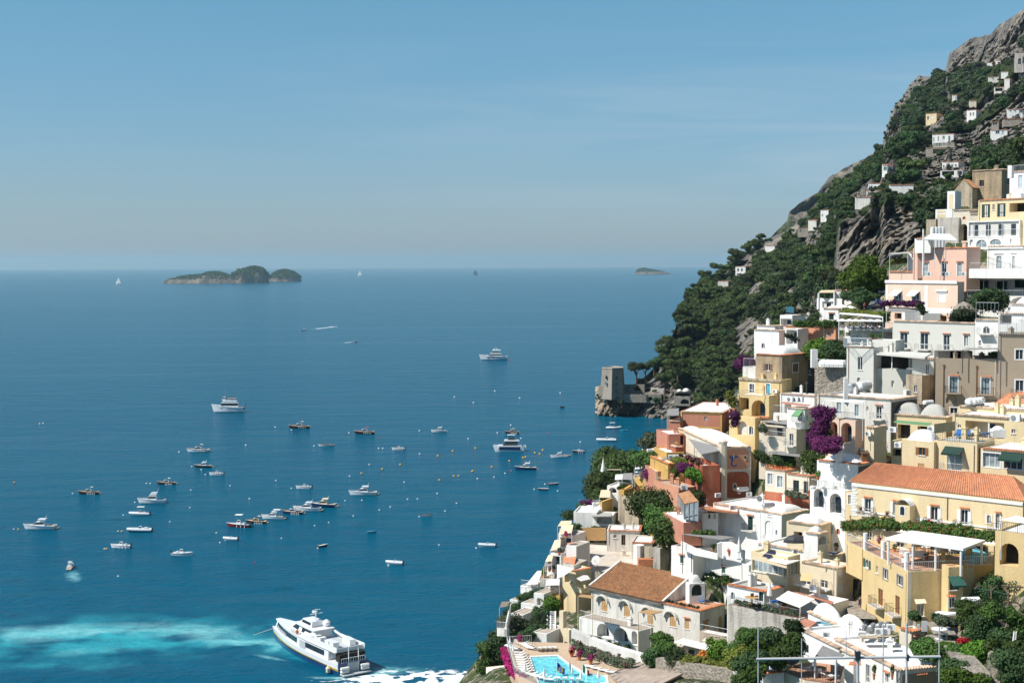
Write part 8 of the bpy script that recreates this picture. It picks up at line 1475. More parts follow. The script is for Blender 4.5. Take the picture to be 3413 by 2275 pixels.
# -- boats
M['hwhite']=mat('white_gelcoat',(.74,.75,.76),.25,.03,coat=.4);M['hnavy']=mat('navy_hull',(.015,.04,.11),.25,.05,coat=.4);M['hdark']=mat('dark_wooden_hull',(.05,.022,.018),.3,.1,coat=.3);M['hred']=mat('dark_red_hull',(.2,.02,.025),.3,.1,coat=.3);M['teak']=mat('teak_deck',(.52,.40,.28),.7,.1,2);M['hturq']=mat('turquoise_hull',(.06,.32,.42),.4,.05);M['hblue']=mat('blue_ferry_hull',(.01,.055,.16),.3,.05,coat=.4);M['hyellow']=mat('yellow_band',(.5,.33,.03),.4,.1);M['bgrey']=mat('grey_deck_paint',(.42,.45,.48),.7,.05);M['rubber']=mat('rib_tube',(.62,.65,.68),.5,.05)
def hull_pts(L,B,H,bluff=2.2,flare=.82,n=12,z0=-.35,rise=.4):
 rows=[]
 for i in range(n+1):
  t=i/n;x=-L/2+L*t;w=B/2*(1-max(0,(t-.4)/.6)**bluff)*(.9+.1*min(1,t*4));z=H*(1+rise*t*t);k=1-t*.0
  rows.append([(x-L*.04*(1-t)*0+L*.05*(t-.5)*0,w,z),(x-.06*L*t*t,w*flare,H*.22),(x-.1*L*t*t,w*.25,z0)])
 return rows
def hull(o,L,B,H,hm,dm,rim='hwhite',band=None,**k):
 rows=hull_pts(L,B,H,**k);mb=MB();n=len(rows);vs=[]
 for r in rows:vs+=[(x,-y,z)for x,y,z in r]+[(x,y,z)for x,y,z in reversed(r)]
 mb.add(vs,[(i*6+j,i*6+j+1,(i+1)*6+j+1,(i+1)*6+j)for i in range(n-1)for j in range(5)]+[tuple(range(5,-1,-1))]);mb.build('hull',Mt(hm),o)
 mb=MB();vs=[]
 for r in rows:x,y,z=r[0];vs+=[(x,-y*.93,z-.1*H),(x,y*.93,z-.1*H)]
 mb.add(vs,[(2*i,2*i+1,2*i+3,2*i+2)for i in range(n-1)]);mb.build('deck',Mt(dm),o)
 mb=MB()
 for s in(-1,1):
  for a,b in zip(rows,rows[1:]):mb.bar((a[0][0],s*a[0][1],a[0][2]),(b[0][0],s*b[0][1],b[0][2]),max(.035,H*.06),5)
 mb.build('gunwale',Mt(rim),o);return rows
def block(o,nm,m,x0,x1,w,z0,z1,fr=.6,bk=.1,tw=.85,win=None):
 mb=MB();h=z1-z0;vs=[(x0,-w,z0),(x1,-w,z0),(x1,w,z0),(x0,w,z0),(x0+bk*h,-w*tw,z1),(x1-fr*h,-w*tw,z1),(x1-fr*h,w*tw,z1),(x0+bk*h,w*tw,z1)]
 mb.add(vs,[(0,3,2,1),(4,5,6,7),(0,1,5,4),(1,2,6,5),(2,3,7,6),(3,0,4,7)]);b=mb.build(nm,Mt(m),o)
 if win:
  mb=MB();e=.03;a,c=win
  def q(x,s,t):z=z0+h*t;ww=w+(w*tw-w)*t+e;return(x,s*ww,z)
  for s in(-1,1):
   xa0,xa1=x0+bk*h*a+.15,x1-fr*h*a-.12;xb0,xb1=x0+bk*h*c+.15,x1-fr*h*c-.12;mb.add([q(xa0,s,a),q(xa1,s,a),q(xb1,s,c),q(xb0,s,c)],[(0,1,2,3)])
  ya,yb=w*.9,w*tw*.92;mb.add([(x1-fr*h*a+e,-ya,z0+h*a),(x1-fr*h*a+e,ya,z0+h*a),(x1-fr*h*c+e,yb,z0+h*c),(x1-fr*h*c+e,-yb,z0+h*c)],[(0,1,2,3)]);mb.build('window_band',Mt('glass'),b)
 return b
def canopy(o,x0,x1,w,z0,z1,m='canvas'):
 mb=MB();mb.slab((x0,-w,z1),(x1,-w,z1),(x1,w,z1),(x0,w,z1),.07);c=mb.build('canopy',Mt(m),o)
 for x in(x0+.1,x1-.1):
  for s in(-1,1):mb=MB();mb.bar((x,s*w*.9,z0),(x,s*w*.9,z1),.03,4);mb.build('post',Mt('grey'),c)
def outboard(o,L,z):
 mb=MB();mb.box((-L/2-.2,0,z+.25),(.4,.35,.55));mb.box((-L/2-.2,0,z-.35),(.18,.14,.8));mb.build('outboard_engine',Mt('iron'),o)
def rail(o,rows,h=.45):
 mb=MB();k=len(rows)//2
 for s in(-1,1):
  q=[Vc((r[0][0],s*r[0][1]*.95,r[0][2]))for r in rows[k:]]
  for a,b in zip(q,q[1:]):mb.bar(a+Vc((0,0,h)),b+Vc((0,0,h)),.022,4);mb.bar(a,a+Vc((0,0,h)),.018,4)
 mb.build('bow_rail',Mt('grey'),o)
def fenders(o,rows,n,side=1,m='plastic'):
 for i in range(n):r=rows[2+int(i*6/max(1,n))];mb=MB();x,y,z=r[0];mb.lathe((x,side*(y+.1),z-.75),[(.03,0),(.13,.1),(.13,.45),(.03,.55)],6);mb.build('fender',Mt(m),o)
def boat(F,x,y,ln,kind,lb,hm='hwhite',dm='teak',cm='hwhite',az=180,name='motor_boat',can=None,cat='boat'):
 px,py=S(F,x,y);c=onz(px,py);o=root(name,(0,0,0),lb,cat,None);L=ln/FR[F][2]*c.y/FPX*(1.0 if abs(math.cos(R_(az)))>.8 else 1/max(.35,abs(math.cos(R_(az)))));B=L*.3;H=L*.085
 if kind=='row':
  B=L*.34;H=max(.45,L*.09);r=hull(o,L,B,H,hm,dm,cm,rise=.3);mb=MB()
  for t in(-.25,.1):mb.box((L*t,0,H*1.0),(L*.06,B*.85,.05))
  mb.build('thwart',Mt('teak'),o)
  if can=='mast':mb=MB();mb.bar((L*.1,0,0),(L*.1,0,L*.42),.05,5);mb.build('mast',Mt('brown'),o)
 elif kind=='open':
  H=max(.6,L*.09);r=hull(o,L,B,H,hm,dm,cm);block(o,'console',cm,-L*.12,L*.08,B*.18,H,H+L*.12,.5,.1,.8,(.55,.9));block(o,'seat',cm,-L*.3,-L*.2,B*.3,H*.95,H+L*.05,0,0,1);outboard(o,L,H);fenders(o,r,3,1)
  if can:canopy(o,-L*.2,L*.1,B*.4,H,H+L*.28)
 elif kind=='rib':
  H=max(.45,L*.06);r=hull(o,L,B*.8,H,hm,dm,'rubber',bluff=2.6);mb=MB();R=max(.24,L*.04)
  for s in(-1,1):mb.tube([Vc((q[0][0],s*q[0][1],q[0][2]))for q in r],R,7)
  mb.build('inflatable_tube',Mt(cm if cm!='hwhite' else 'hwhite'),o);block(o,'console','hwhite',-L*.1,L*.06,B*.16,H,H+L*.11,.5,.1,.8,(.55,.9));block(o,'seat','hwhite',-L*.34,-L*.2,B*.25,H,H+L*.07,0,0,1);outboard(o,L,H)
  if can:canopy(o,-L*.25,L*.1,B*.35,H,H+L*.24)
 elif kind=='gozzo':
  B=L*.33;r=hull(o,L,B,H,hm,dm,'teak',rise=.35);block(o,'cabin',cm,-L*.16,L*.16,B*.28,H*.9,H+L*.09,.6,.1,.85,(.3,.8));fenders(o,r,5,1);fenders(o,r,5,-1);rail(o,r,L*.04)
  mb=MB();a0=H+L*.09;vs=[]
  for i in range(6):t=i/5;vs+=[(-L*.22+L*.26*t,-B*.3,a0+L*.085*(1-t**2)*(.6+.4*min(1,t*3))+.03),(-L*.22+L*.26*t,B*.3,a0+L*.085*(1-t**2)*(.6+.4*min(1,t*3))+.03)]
  mb.add(vs,[(2*i,2*i+1,2*i+3,2*i+2)for i in range(5)]);mb.build('folding_hood',Mt(can or 'cream'),o);mb=MB();mb.box((-L*.5-.25,0,H*.45),(.8,B*.6,.08));mb.build('bathing_platform',Mt('teak'),o)
 elif kind=='cruiser':
  r=hull(o,L,B,H,hm,'hwhite','hwhite',bluff=1.8);block(o,'cabin',cm,-L*.18,L*.22,B*.33,H,H+L*.09,1.6,.2,.75,(.35,.85));block(o,'hardtop',cm,-L*.22,L*.02,B*.34,H+L*.13,H+L*.15,.3,.3,.9);mb=MB();mb.bar((-L*.18,0,H+L*.15),(-L*.22,0,H+L*.22),.06,5);mb.bar((-L*.2,-B*.2,H+L*.19),(-L*.2,B*.2,H+L*.19),.05,5);mb.build('radar_arch',Mt('frame'),o);rail(o,r,L*.035)
  for s in(-1,1):mb=MB();mb.bar((-L*.1,s*B*.3,H+L*.07),(-L*.2,s*B*.3,H+L*.14),.05,4);mb.build('support',Mt('frame'),o)
  mb=MB();mb.box((-L*.5-.2,0,H*.4),(1.0,B*.8,.12));mb.build('bathing_platform',Mt('teak'),o);mb=MB();mb.box((-L*.36,0,H*.98),(L*.2,B*.7,.1));mb.build('cockpit',Mt(dm),o)
  if can:canopy(o,-L*.35,-L*.05,B*.35,H,H+L*.2,can)
 elif kind=='fly':
  r=hull(o,L,B,H*1.1,hm,'hwhite','hwhite',bluff=1.8);block(o,'cabin',cm,-L*.2,L*.16,B*.38,H,H+L*.12,.9,.1,.85,(.4,.8));block(o,'flybridge',cm,-L*.2,L*.05,B*.34,H+L*.13,H+L*.19,1.0,-.3,.9);mb=MB();mb.bar((-L*.2,0,H+L*.17),(-L*.28,0,H+L*.34),.07,5,.03);mb.bar((-L*.22,-B*.25,H+L*.22),(-L*.22,B*.25,H+L*.22),.08,5);mb.build('radar_mast',Mt('frame'),o);rail(o,r,L*.04)
 elif kind=='sail':
  B=L*.26;r=hull(o,L,B,H,hm,dm);mb=MB();mb.bar((L*.05,0,H),(L*.05,0,L*1.25),L*.01,6);mb.build('mast',Mt('frame'),o);mb=MB();mb.bar((L*.05,0,H+L*.12),(-L*.4,.3,H+L*.12),L*.008,5);mb.build('boom',Mt('frame'),o)
  for nm,tri in(('mainsail',((L*.04,0,L*1.22),(L*.04,0,H+L*.13),(-L*.4,L*.06,H+L*.13))),('jib',((L*.06,0,L*1.1),(L*.5,0,H+L*.05),(L*.08,L*.05,H+L*.1)))):
   mb=MB();a,b,c_=(Vc(q)for q in tri);vs=[]
   for i in range(7):
    for j in range(7):u,w=i/6,j/6;q=a+(b-a)*u+(c_-b)*u*w;vs.append(q+Vc((0,L*.05*math.sin(math.pi*w)*u,0)))
   mb.add(vs,[(i*7+j,i*7+j+1,(i+1)*7+j+1,(i+1)*7+j)for i in range(6)for j in range(6)]);mb.build(nm,Mt(can or 'canvas'),o)
 elif kind=='ship':
  B=L*.26;H=L*.1;r=hull(o,L,B,H,hm,'hwhite','hwhite',rise=.55);block(o,'saloon','hwhite',-L*.34,L*.22,B*.42,H,H+L*.1,.5,0,.97,(.35,.8));block(o,'upper_deck','hwhite',-L*.3,L*.14,B*.4,H+L*.105,H+L*.135,.3,.3,.97);mb=MB();mb.box((-L*.14,0,H+L*.17),(L*.26,B*.6,.12));mb.build('orange_sunshade',Mt('tile'),o);block(o,'wheelhouse','hwhite',L*.06,L*.16,B*.25,H+L*.135,H+L*.2,.4,.1,.9,(.4,.85));mb=MB();mb.bar((L*.07,0,H+L*.2),(L*.07,0,H+L*.36),.08,5);mb.build('mast',Mt('grey'),o);fenders(o,r,4,1,'grey');mb=MB();mb.slab((-L*.5,-B*.2,H*.6),(-L*.5,B*.2,H*.6),(-L*.56,B*.2,H*1.7),(-L*.56,-B*.2,H*1.7),.2);mb.build('gangway',Mt('brown'),o)
 elif kind=='yacht':
  B=L*.24;H=L*.1;r=hull(o,L,B,H,'hwhite','hwhite','hwhite',bluff=1.7,rise=.5);block(o,'main_saloon','hwhite',-L*.3,L*.24,B*.42,H,H+L*.08,2.4,.1,.85,(.3,.8));block(o,'upper_saloon','hwhite',-L*.24,L*.12,B*.36,H+L*.085,H+L*.14,2,.1,.85,(.3,.85));block(o,'sun_deck','hwhite',-L*.28,L*.04,B*.36,H+L*.17,H+L*.185,.5,.5,.95);mb=MB();mb.bar((-L*.1,0,H+L*.18),(-L*.1,0,H+L*.3),.12,6,.04);mb.lathe((-L*.15,B*.12,H+L*.185),[(.4,0),(.5,.4),(.3,.8),(.05,.9)],8);mb.lathe((-L*.04,-B*.12,H+L*.185),[(.4,0),(.5,.4),(.3,.8),(.05,.9)],8);mb.build('radar_mast',Mt('frame'),o)
  for x_ in(-L*.22,-L*.02):mb=MB();mb.bar((x_,-B*.28,H+L*.14),(x_,-B*.28,H+L*.17),.1,4);mb.bar((x_,B*.28,H+L*.14),(x_,B*.28,H+L*.17),.1,4);mb.build('support',Mt('frame'),o)
  mb=MB()
  for s in(-1,1):mb.add([(-L*.05,s*(B*.485),H*.55),(L*.1,s*(B*.48),H*.6),(L*.1,s*(B*.49),H*.85),(-L*.05,s*(B*.495),H*.8)],[(0,1,2,3)])
  mb.build('hull_window',Mt('glass'),o);rail(o,r,L*.03)
 elif kind=='cat':
  B=L*.42;H=L*.14;
  for s in(-1,1):
   rr=hull_pts(L,B*.3,H*.95,rise=.1);mb=MB();vs=[]
   for q in rr:vs+=[(x_,-y_+s*B*.34,z_)for x_,y_,z_ in q]+[(x_,y_+s*B*.34,z_)for x_,y_,z_ in reversed(q)]
   mb.add(vs,[(i*6+j,i*6+j+1,(i+1)*6+j+1,(i+1)*6+j)for i in range(12)for j in range(5)]+[tuple(range(5,-1,-1))]);mb.build('hull',Mt('hwhite'),o);mb=MB();mb.add([(-L*.38,s*B*.5,H*.3),(L*.3,s*B*.49,H*.4),(L*.3,s*B*.5,H*.9),(-L*.38,s*B*.505,H*.85)],[(0,1,2,3)]);mb.build('hull_window',Mt('hnavy'),o)
  block(o,'bridge_deck','hwhite',-L*.44,L*.34,B*.47,H*.6,H*1.05,.6,0,.98);block(o,'saloon','iron',-L*.3,L*.18,B*.36,H*1.05,H*1.05+L*.1,1.0,0,.9,(.2,.9));block(o,'hardtop','hwhite',-L*.36,L*.14,B*.38,H*1.05+L*.1,H*1.05+L*.125,.5,.5,.97);block(o,'flybridge','iron',-L*.22,L*.02,B*.22,H*1.05+L*.125,H*1.05+L*.17,.5,.2,.9);canopy(o,-L*.22,L*.04,B*.24,H*1.05+L*.12,H*1.05+L*.24,'hwhite');mb=MB();mb.bar((-L*.06,0,H+L*.24),(-L*.08,0,H+L*.4),.08,5);mb.build('mast',Mt('grey'),o);block(o,'tender','hwhite',-L*.58,-L*.44,B*.15,H*.6,H*1.0,.6,.3,.9)
 o.location=(c.x,c.y,0);o.rotation_euler=(0,0,R_(az));o.scale=(1,1,{'ship':1.6,'sail':1,'row':1.25,'yacht':1.25}.get(kind,1.4));return o
BT=[(22,345,948,290,'cruiser','large white sport cruiser with a dark stripe, leftmost of the fleet'),(22,770,642,185,'gozzo','black hulled boat with a white hood near the left edge','hdark','teak','hwhite'),(22,1320,722,250,'fly','white fishing cruiser with a flybridge and raked radar mast'),(22,1215,828,180,'rib','white inflatable with a small sun canopy below the flybridge cruiser','hwhite','teak','hwhite',180,1),(22,1215,970,215,'rib','dark inflatable with covered seats','hnavy','cream','rubber'),
(22,1050,1112,185,'open','open white boat with a centre console, bow to the left','hwhite','hwhite','hwhite',172),(22,1590,1180,195,'open','open white boat with its bow to the right','hwhite','hwhite','hwhite',-8),(22,615,1285,62,'cruiser','white boat motoring away with a short pale wake','hwhite','teak','hwhite',98),(22,1725,276,200,'gozzo','white boat with a long hardtop and a red brown stripe','hwhite','hwhite','hwhite'),(22,1768,410,155,'cruiser','black hulled cabin boat below the one with a red brown stripe','hdark'),(22,1885,478,128,'open','small white open boat right of the black cabin boat'),(22,1448,558,165,'gozzo','dark boat with a flat white canopy','hdark','teak','hwhite',180,'canvas'),(22,2008,1048,130,'rib','white inflatable below the rafted row','hwhite','hwhite','hwhite',172),
(23,155,192,285,'ship','white passenger vessel with a row of dark windows and an orange deck cover'),(23,775,332,185,'gozzo','brown hulled cabin boat right of the passenger vessel','hdark','teak','hwhite'),(23,1343,380,180,'gozzo','brown boat with a red hood','hdark','teak','hwhite',180,'redp'),(23,1012,487,145,'row','slim wooden boat with a bare mast in the upper middle','hwhite','brown','hdark',180,'mast'),(23,1640,520,118,'open','small grey white open boat in the upper middle'),(23,1990,365,135,'cruiser','small white cabin boat left of the blue windowed catamaran'),(23,815,857,140,'open','white open boat above the rafted row'),(23,1330,912,250,'cruiser','long white sport cruiser with a grey hardtop in the middle'),
(23,985,1015,235,'cruiser','navy hulled cruiser with a cream top, rightmost of the rafted row','hnavy','teak','cream',172),(23,842,1050,250,'cruiser','white sport boat with a dark cockpit, second from right in the rafted row','hwhite','iron','hwhite',172),(23,718,1076,195,'gozzo','navy hulled boat with a cream hood, third from right in the rafted row','hnavy','teak','hwhite',172),(23,545,1118,210,'cruiser','white boat with a light canopy, third from left in the rafted row','hwhite','teak','hwhite',170,'canvas'),(23,400,1157,190,'gozzo','brown hulled boat with a cream deck, second from left in the rafted row','hdark','cream','cream',172),(23,245,1190,215,'open','white boat with a red stripe and round canopy, leftmost of the rafted row','hred','hwhite','hwhite',170,1),
(23,985,1362,70,'row','tiny dark rowing boat turned diagonally','hdark','hwhite','hwhite',40),(23,1410,1243,85,'row','small light blue rowing boat','hturq','hturq','hturq',12),(23,1890,1100,100,'row','small wooden boat with a short mast','hwhite','brown','hdark',5,'mast'),(23,1605,1518,150,'rib','white inflatable nearest to the ferry','hwhite','hwhite','hwhite',170),
(24,695,282,270,'yacht','white three deck motor yacht far from shore'),(24,872,980,140,'gozzo','brown boat full of passengers above the catamaran','hdark','teak','teak'),(24,840,1150,295,'cat','white power catamaran with long blue hull windows'),(24,1312,1210,155,'cruiser','white cabin boat rafted to an open wooden one'),(24,1375,1196,115,'row','open cream boat rafted behind the white cabin boat','hwhite','cream','hdark'),(24,1505,1164,118,'open','small black and white speedboat near the red houses','hdark','hwhite','hwhite'),(24,1000,1325,210,'cruiser','navy hulled open cruiser with a white foredeck below the catamaran','hnavy'),(24,1270,1468,98,'row','red rowing boat with a white rim','hred','hred','hwhite',5),(24,1170,1518,103,'row','dark rowing boat with a white rim','hdark','bgrey','hwhite'),(24,1838,937,145,'rib','white inflatable with a T top near the watchtower','hwhite','teak','hwhite',0,1),(24,1940,957,80,'row','turquoise rowing boat near the watchtower','hturq','hturq','hturq'),(24,1770,1056,185,'rib','long white inflatable off the red houses','hwhite','rubber','hwhite',182),(24,1350,735,48,'row','distant small brown boat left of the watchtower','hdark','teak','hdark'),(24,2130,1092,55,'row','little white float moored behind the olive tree','hwhite','hwhite','hwhite'),(6,190,320,150,'rib','white inflatable closest to the cliff houses','hwhite','hwhite','rubber',176),
(0,1012,1101,17,'cruiser','dark speedboat trailing a long white wake','hdark'),(0,1184,1139,16,'gozzo','small dark motorboat with a short wake','hdark','teak','hwhite',0),(0,396,948,20,'sail','white sailing boat left of the long island','hwhite','teak','hwhite',175),(0,1200,920,16,'sail','white sailing boat right of the round islet','hwhite','teak','hwhite',175),(0,1584,918,17,'sail','dark sailed boat on the horizon','hdark','teak','hwhite',0,'hnavy')]
for b in BT:
 F,x,y,ln,kind,lb=b[:6];r=b[6:]+('hwhite','teak','hwhite',180,None)[len(b)-6:]
 boat(F,x,y,ln,kind,lb,r[0],r[1],r[2],r[3],{'row':'rowing_boat','rib':'inflatable_boat','gozzo':'wooden_boat','open':'open_boat','cruiser':'motor_cruiser','fly':'fishing_cruiser','sail':'sailing_boat','ship':'passenger_vessel','yacht':'motor_yacht','cat':'power_catamaran'}[kind],r[4],'sailing boat' if kind=='sail' else 'boat')
# -- ferry
def ferry():
 a,b=onz(1120,2250),onz(1213,2231);st=(a+b)/2;bw=onz(924,2131);d=bw-st;L=d.length*1.04;B=min((b-a).length*1.05,L*.25);az=math.atan2(d.y,d.x);c=(st+bw)/2
 o=root('ferry',(0,0,0),'large blue and white fast ferry with rows of dark windows','ferry');X=-L/2;H=3.0
 def hp(z0,z1,o0,o1,m,nm,bluff=2.0):
  mb=MB();vs=[];n=16
  for i in range(n+1):
   t=i/n;x=X+L*t
   for z,k in((z0,o0),(z1,o1)):
    w=B/2*(1-max(0,(t-.38)/.62)**bluff);xx=x+(L*.035*t**4)*(z-0)/3;vs+=[(xx,-max(.02,w*k),z+.35*t*t*(z>.3)),(xx,max(.02,w*k),z+.35*t*t*(z>.3))]
  fs=[]
  for i in range(n):q=i*4;r=q+4;fs+=[(q,r,r+2,q+2),(q+1,q+3,r+3,r+1),(q+2,r+2,r+3,q+3)]
  fs+=[(0,2,3,1)];mb.add(vs,fs);return mb.build(nm,Mt(m),o)
 hp(-.5,1.15,.9,.97,'hblue','hull');hp(1.15,1.6,.985,1.0,'hyellow','yellow_band');hp(1.6,2.7,1.0,1.03,'hwhite','bulwark')
 mb=MB()
 for i in range(26):
  x=X+L*(.12+.026*i);t=(x-X)/L;w=B/2*(1-max(0,(t-.38)/.62)**2)*1.0+.05
  for s in(-1,1):mb.add([(x,s*w,1.2),(x+.6,s*w,1.2),(x+.9,s*(w+.02),1.55),(x+.3,s*(w+.02),1.55)],[(0,1,2,3)])
 mb.build('band_pattern',Mt('hnavy'),o)
 def sup(z0,z1,t0,t1,k,m,nm,tap=.0,fr=1.5,win=None):
  mb=MB();vs=[];n=14
  for i in range(n+1):
   t=t0+(t1-t0)*i/n
   for z,e in((z0,0),(z1,1)):w=B/2*k*(1-max(0,(t-.38)/.62)**2)-e*tap;x=X+L*t-e*fr*(i/n)**3;vs+=[(x,-max(.05,w),z+.35*t*t),(x,max(.05,w),z+.35*t*t)]
  fs=[(0,2,3,1),(n*4,n*4+1,n*4+3,n*4+2)]
  for i in range(n):q=i*4;r=q+4;fs+=[(q,r,r+2,q+2),(q+1,q+3,r+3,r+1),(q+2,r+2,r+3,q+3)]
  mb.add(vs,fs);b_=mb.build(nm,Mt(m),o)
  if win:
   mb=MB();nw=0
   for u0,u1 in win:
    k_=int((u1-u0)*30)+1
    for i in range(k_):
     for s in(-1,1):
      pt=[]
      for u,e in((u0+(u1-u0)*i/k_,.3),(u0+(u1-u0)*(i+.92)/k_,.3),(u0+(u1-u0)*(i+.92)/k_,.8),(u0+(u1-u0)*i/k_,.8)):t=t0+(t1-t0)*u;w=B/2*k*(1-max(0,(t-.38)/.62)**2)-e*tap+.05;pt.append((X+L*t-e*fr*u**3,s*w,z0+(z1-z0)*e+.35*t*t))
      mb.add(pt,[(0,1,2,3)])
   mb.build('window_band',Mt('glass'),b_)
  return b_
 sup(2.7,5.0,.12,.985,.98,'hwhite','passenger_deck',.15,1.2,[(.06,.36),(.47,.96)]);sup(5.0,5.25,.03,.955,1.0,'hwhite','upper_deck',0,.3);sup(5.25,7.2,.36,.72,.68,'hwhite','upper_saloon',.35,3.5,[(.1,.45),(.6,.9)]);sup(7.2,7.4,.34,.63,.72,'hwhite','bridge_roof',0,.5);sup(7.4,8.7,.42,.58,.45,'hwhite','wheelhouse',.2,1.2,[(.1,.9)])
 mb=MB();mb.add([(X+L*.06,-B*.42,5.3),(X+L*.36,-B*.42,5.3),(X+L*.36,B*.42,5.3),(X+L*.06,B*.42,5.3)],[(0,1,2,3)]);mb.build('aft_deck',Mt('bgrey'),o)
 mb=MB()
 for s in(-1,1):mb.box((X+L*.2,s*B*.47,5.75),(L*.36,.12,1.0))
 mb.box((X+L*.035,0,5.6),(.12,B*.96,.7));mb.build('deck_bulwark',Mt('hwhite'),o)
 for x_,y_ in((.12,-.28),(.12,.28),(.17,-.3),(.17,.3),(.27,.3),(.3,.3)):mb=MB();mb.box((X+L*x_,B*y_,5.95),(1.5,1.3,1.2));mb.box((X+L*x_,B*y_,6.6),(1.6,1.4,.1));mb.build('deck_locker',Mt('hwhite'),o)
 for x_,y_ in((.5,-.33),(.44,.3),(.4,.3)):mb=capsule((X+L*x_-.8,B*y_,5.9),(X+L*x_+.8,B*y_,5.9),.55);mb.build('life_raft',Mt('plastic'),o)
 mb=MB();mb.bar((X+L*.45,0,8.7),(X+L*.44,0,11.4),.14,6);mb.bar((X+L*.44,-1.4,10.4),(X+L*.44,1.4,10.4),.1,5);mb.bar((X+L*.44,-.9,11.3),(X+L*.44,.9,11.3),.08,5);mb.lathe((X+L*.46,0,10.5),[(.6,0),(.6,.25)],8);mb.build('radar_mast',Mt('hwhite'),o);mb=MB();mb.lathe((X+L*.4,-1.6,7.4),[(.5,0),(.85,.5),(.8,1.1),(.3,1.6)],10);mb.build('radar_dome',Mt('hwhite'),o)
 for s in(-1,1):mb=MB();mb.slab((X+L*.36,s*B*.3,7.2),(X+L*.36,s*B*.36,7.2),(X+L*.2,s*B*.47,5.6),(X+L*.2,s*B*.44,5.6),.4);mb.build('wing_strut',Mt('hwhite'),o)
 mb=MB();mb.box((X-.05,0,1.9),(.3,B*.98,2.4));mb.build('stern',Mt('hblue'),o);mb=MB();mb.box((X+.8,0,3.9),(1.5,B*.86,1.7));mb.build('aft_lobby',Mt('dark'),o);mb=MB();mb.box((X-.9,0,.55),(1.8,B*.92,.25));mb.box((X+.0,0,1.7),(.5,B*.4,2.2));mb.build('stern_platform',Mt('bgrey'),o)
 for s in(-1,1):
  for k in(0,1):capsule((X-.8,s*B*.34-.8,1.2+.7*k),(X-.8,s*B*.34+.8,1.2+.7*k),.36).build('life_raft',Mt('plastic'),o)
  mb=MB();mb.bar((X-.3,s*1.1,.6),(X-.3,s*1.1,6.4),.1,5);mb.bar((X-.3,0,6.4),(X-.3,s*1.1,6.4),.1,5);mb.build('gantry',Mt('hwhite'),o);mb=MB();mb.lathe((X+3,s*(B/2+.45),1.0),[(.1,-.9),(.45,-.6),(.5,.3),(.1,.9)],8);mb.build('fender',Mt('cream'),o)
 mb=MB();railing(mb,[(X-.2,-B*.4,2.9),(X-.2,B*.4,2.9)],1.0,.5,.04);railing(mb,[(X+L*.97,0,3.2),(X+L*.86,B*.2,3.1),(X+L*.7,B*.38,3.0)],.9,.8,.04);railing(mb,[(X+L*.97,0,3.2),(X+L*.86,-B*.2,3.1),(X+L*.7,-B*.38,3.0)],.9,.8,.04);mb.build('railing',Mt('hwhite'),o)
 for s in(-1,1):mb=MB();mb.box((X+L*.44,s*(B*.487),3.7),(2.4,.1,1.9));mb.build('side_door',Mt('bgrey'),o)
 for txt,x_,z_,sz,m_ in(('NLG',.62,5.45,1.5,'grey'),):
  cu=bpy.data.curves.new('lettering','FONT');cu.body=txt;cu.size=sz;cu.extrude=.02;cu.materials.append(Mt(m_));t_=bpy.data.objects.new('lettering',cu);COL.objects.link(t_);t_.parent=o;me_=bpy.data.meshes.new('lettering');bpy.context.view_layer.update();me_=bpy.data.meshes.new_from_object(t_);bpy.data.objects.remove(t_);t_=bpy.data.objects.new('lettering',me_);COL.objects.link(t_);t_.parent=o;t_.location=(X+L*x_,B*.425,z_-.15);t_.rotation_euler=(R_(75),0,math.pi)
 mb=MB();mb.bar((X+L*.53,B*.4,5.9),(X+L*.53,B*.46,5.95),.4,12);mb.build('lifebuoy',Mt('orangefl'),o)
 o.location=(c.x,c.y,0);o.rotation_euler=(0,0,az);o.scale=(1.03,1,.88)
 def wp(x,y,z):return Matrix.Translation((c.x,c.y,0))@Matrix.Rotation(az,4,'Z')@Vc((x*1.03,y,z*.88))
 for k,(x,y,z,tp)in enumerate(((X+.3,1.6,2.9,'shirtw'),(X+.3,-B*.36,2.9,'skin'),(X+.5,B*.3,2.9,'navy'))):p=wp(x,y,z);person((p.x,p.y,p.z),az+R_(90),'walk',tp if tp!='skin' else 'shirtw','navy','hair',('crew member in a white shirt standing at the ferry stern gate','person in a white shirt at the right end of the ferry stern','person in dark clothes at the left end of the ferry stern')[k],1.0)
 a_,b_=wp(X+L*.98,0,3.0),onz(845,2115,.1);mb=MB();mb.bar(a_,b_,.04,5);tag(mb.build('mooring_rope',Mt('cream'),loc=tuple(a_)),'pale rope running from the ferry bow into the water','rope')
ferry()
# -- buoys
BW=[(22,p)for p in((345,32),(375,28),(1560,278),(1672,405),(1755,432),(1790,475),(1277,552),(1310,553),(633,640),(2006,572),(1663,610),(1177,717),(1655,762),(2175,685),(1075,828),(1480,885),(121,950),(1030,967),(1885,982),(910,1121),(1917,1066),(1030,1360),(2142,218))]+[(23,p)for p in((313,480),(568,323),(710,348),(906,487),(1210,373),(1469,508),(1505,508),(1823,354),(1826,555),(1387,648),(1215,750),(574,788),(176,833),(709,856),(1691,802),(343,945),(1177,963),(1570,1018),(1475,1044),(1248,1095),(1034,1152),(912,1180),(622,1290),(87,1328),(939,1377),(1807,947),(1720,950),(1978,900),(2147,985),(2047,1053),(1822,1102),(1995,1348),(2318,1377),(1555,1530),(1323,960))]+[(24,p)for p in((327,636),(508,690),(711,580),(946,646),(1333,598),(862,904),(735,978),(959,1030),(458,1033),(808,1361),(703,1397),(545,1412),(1085,1513),(1187,1464),(1308,1528),(2087,1099),(1523,1063))]+[(6,(97,330))]
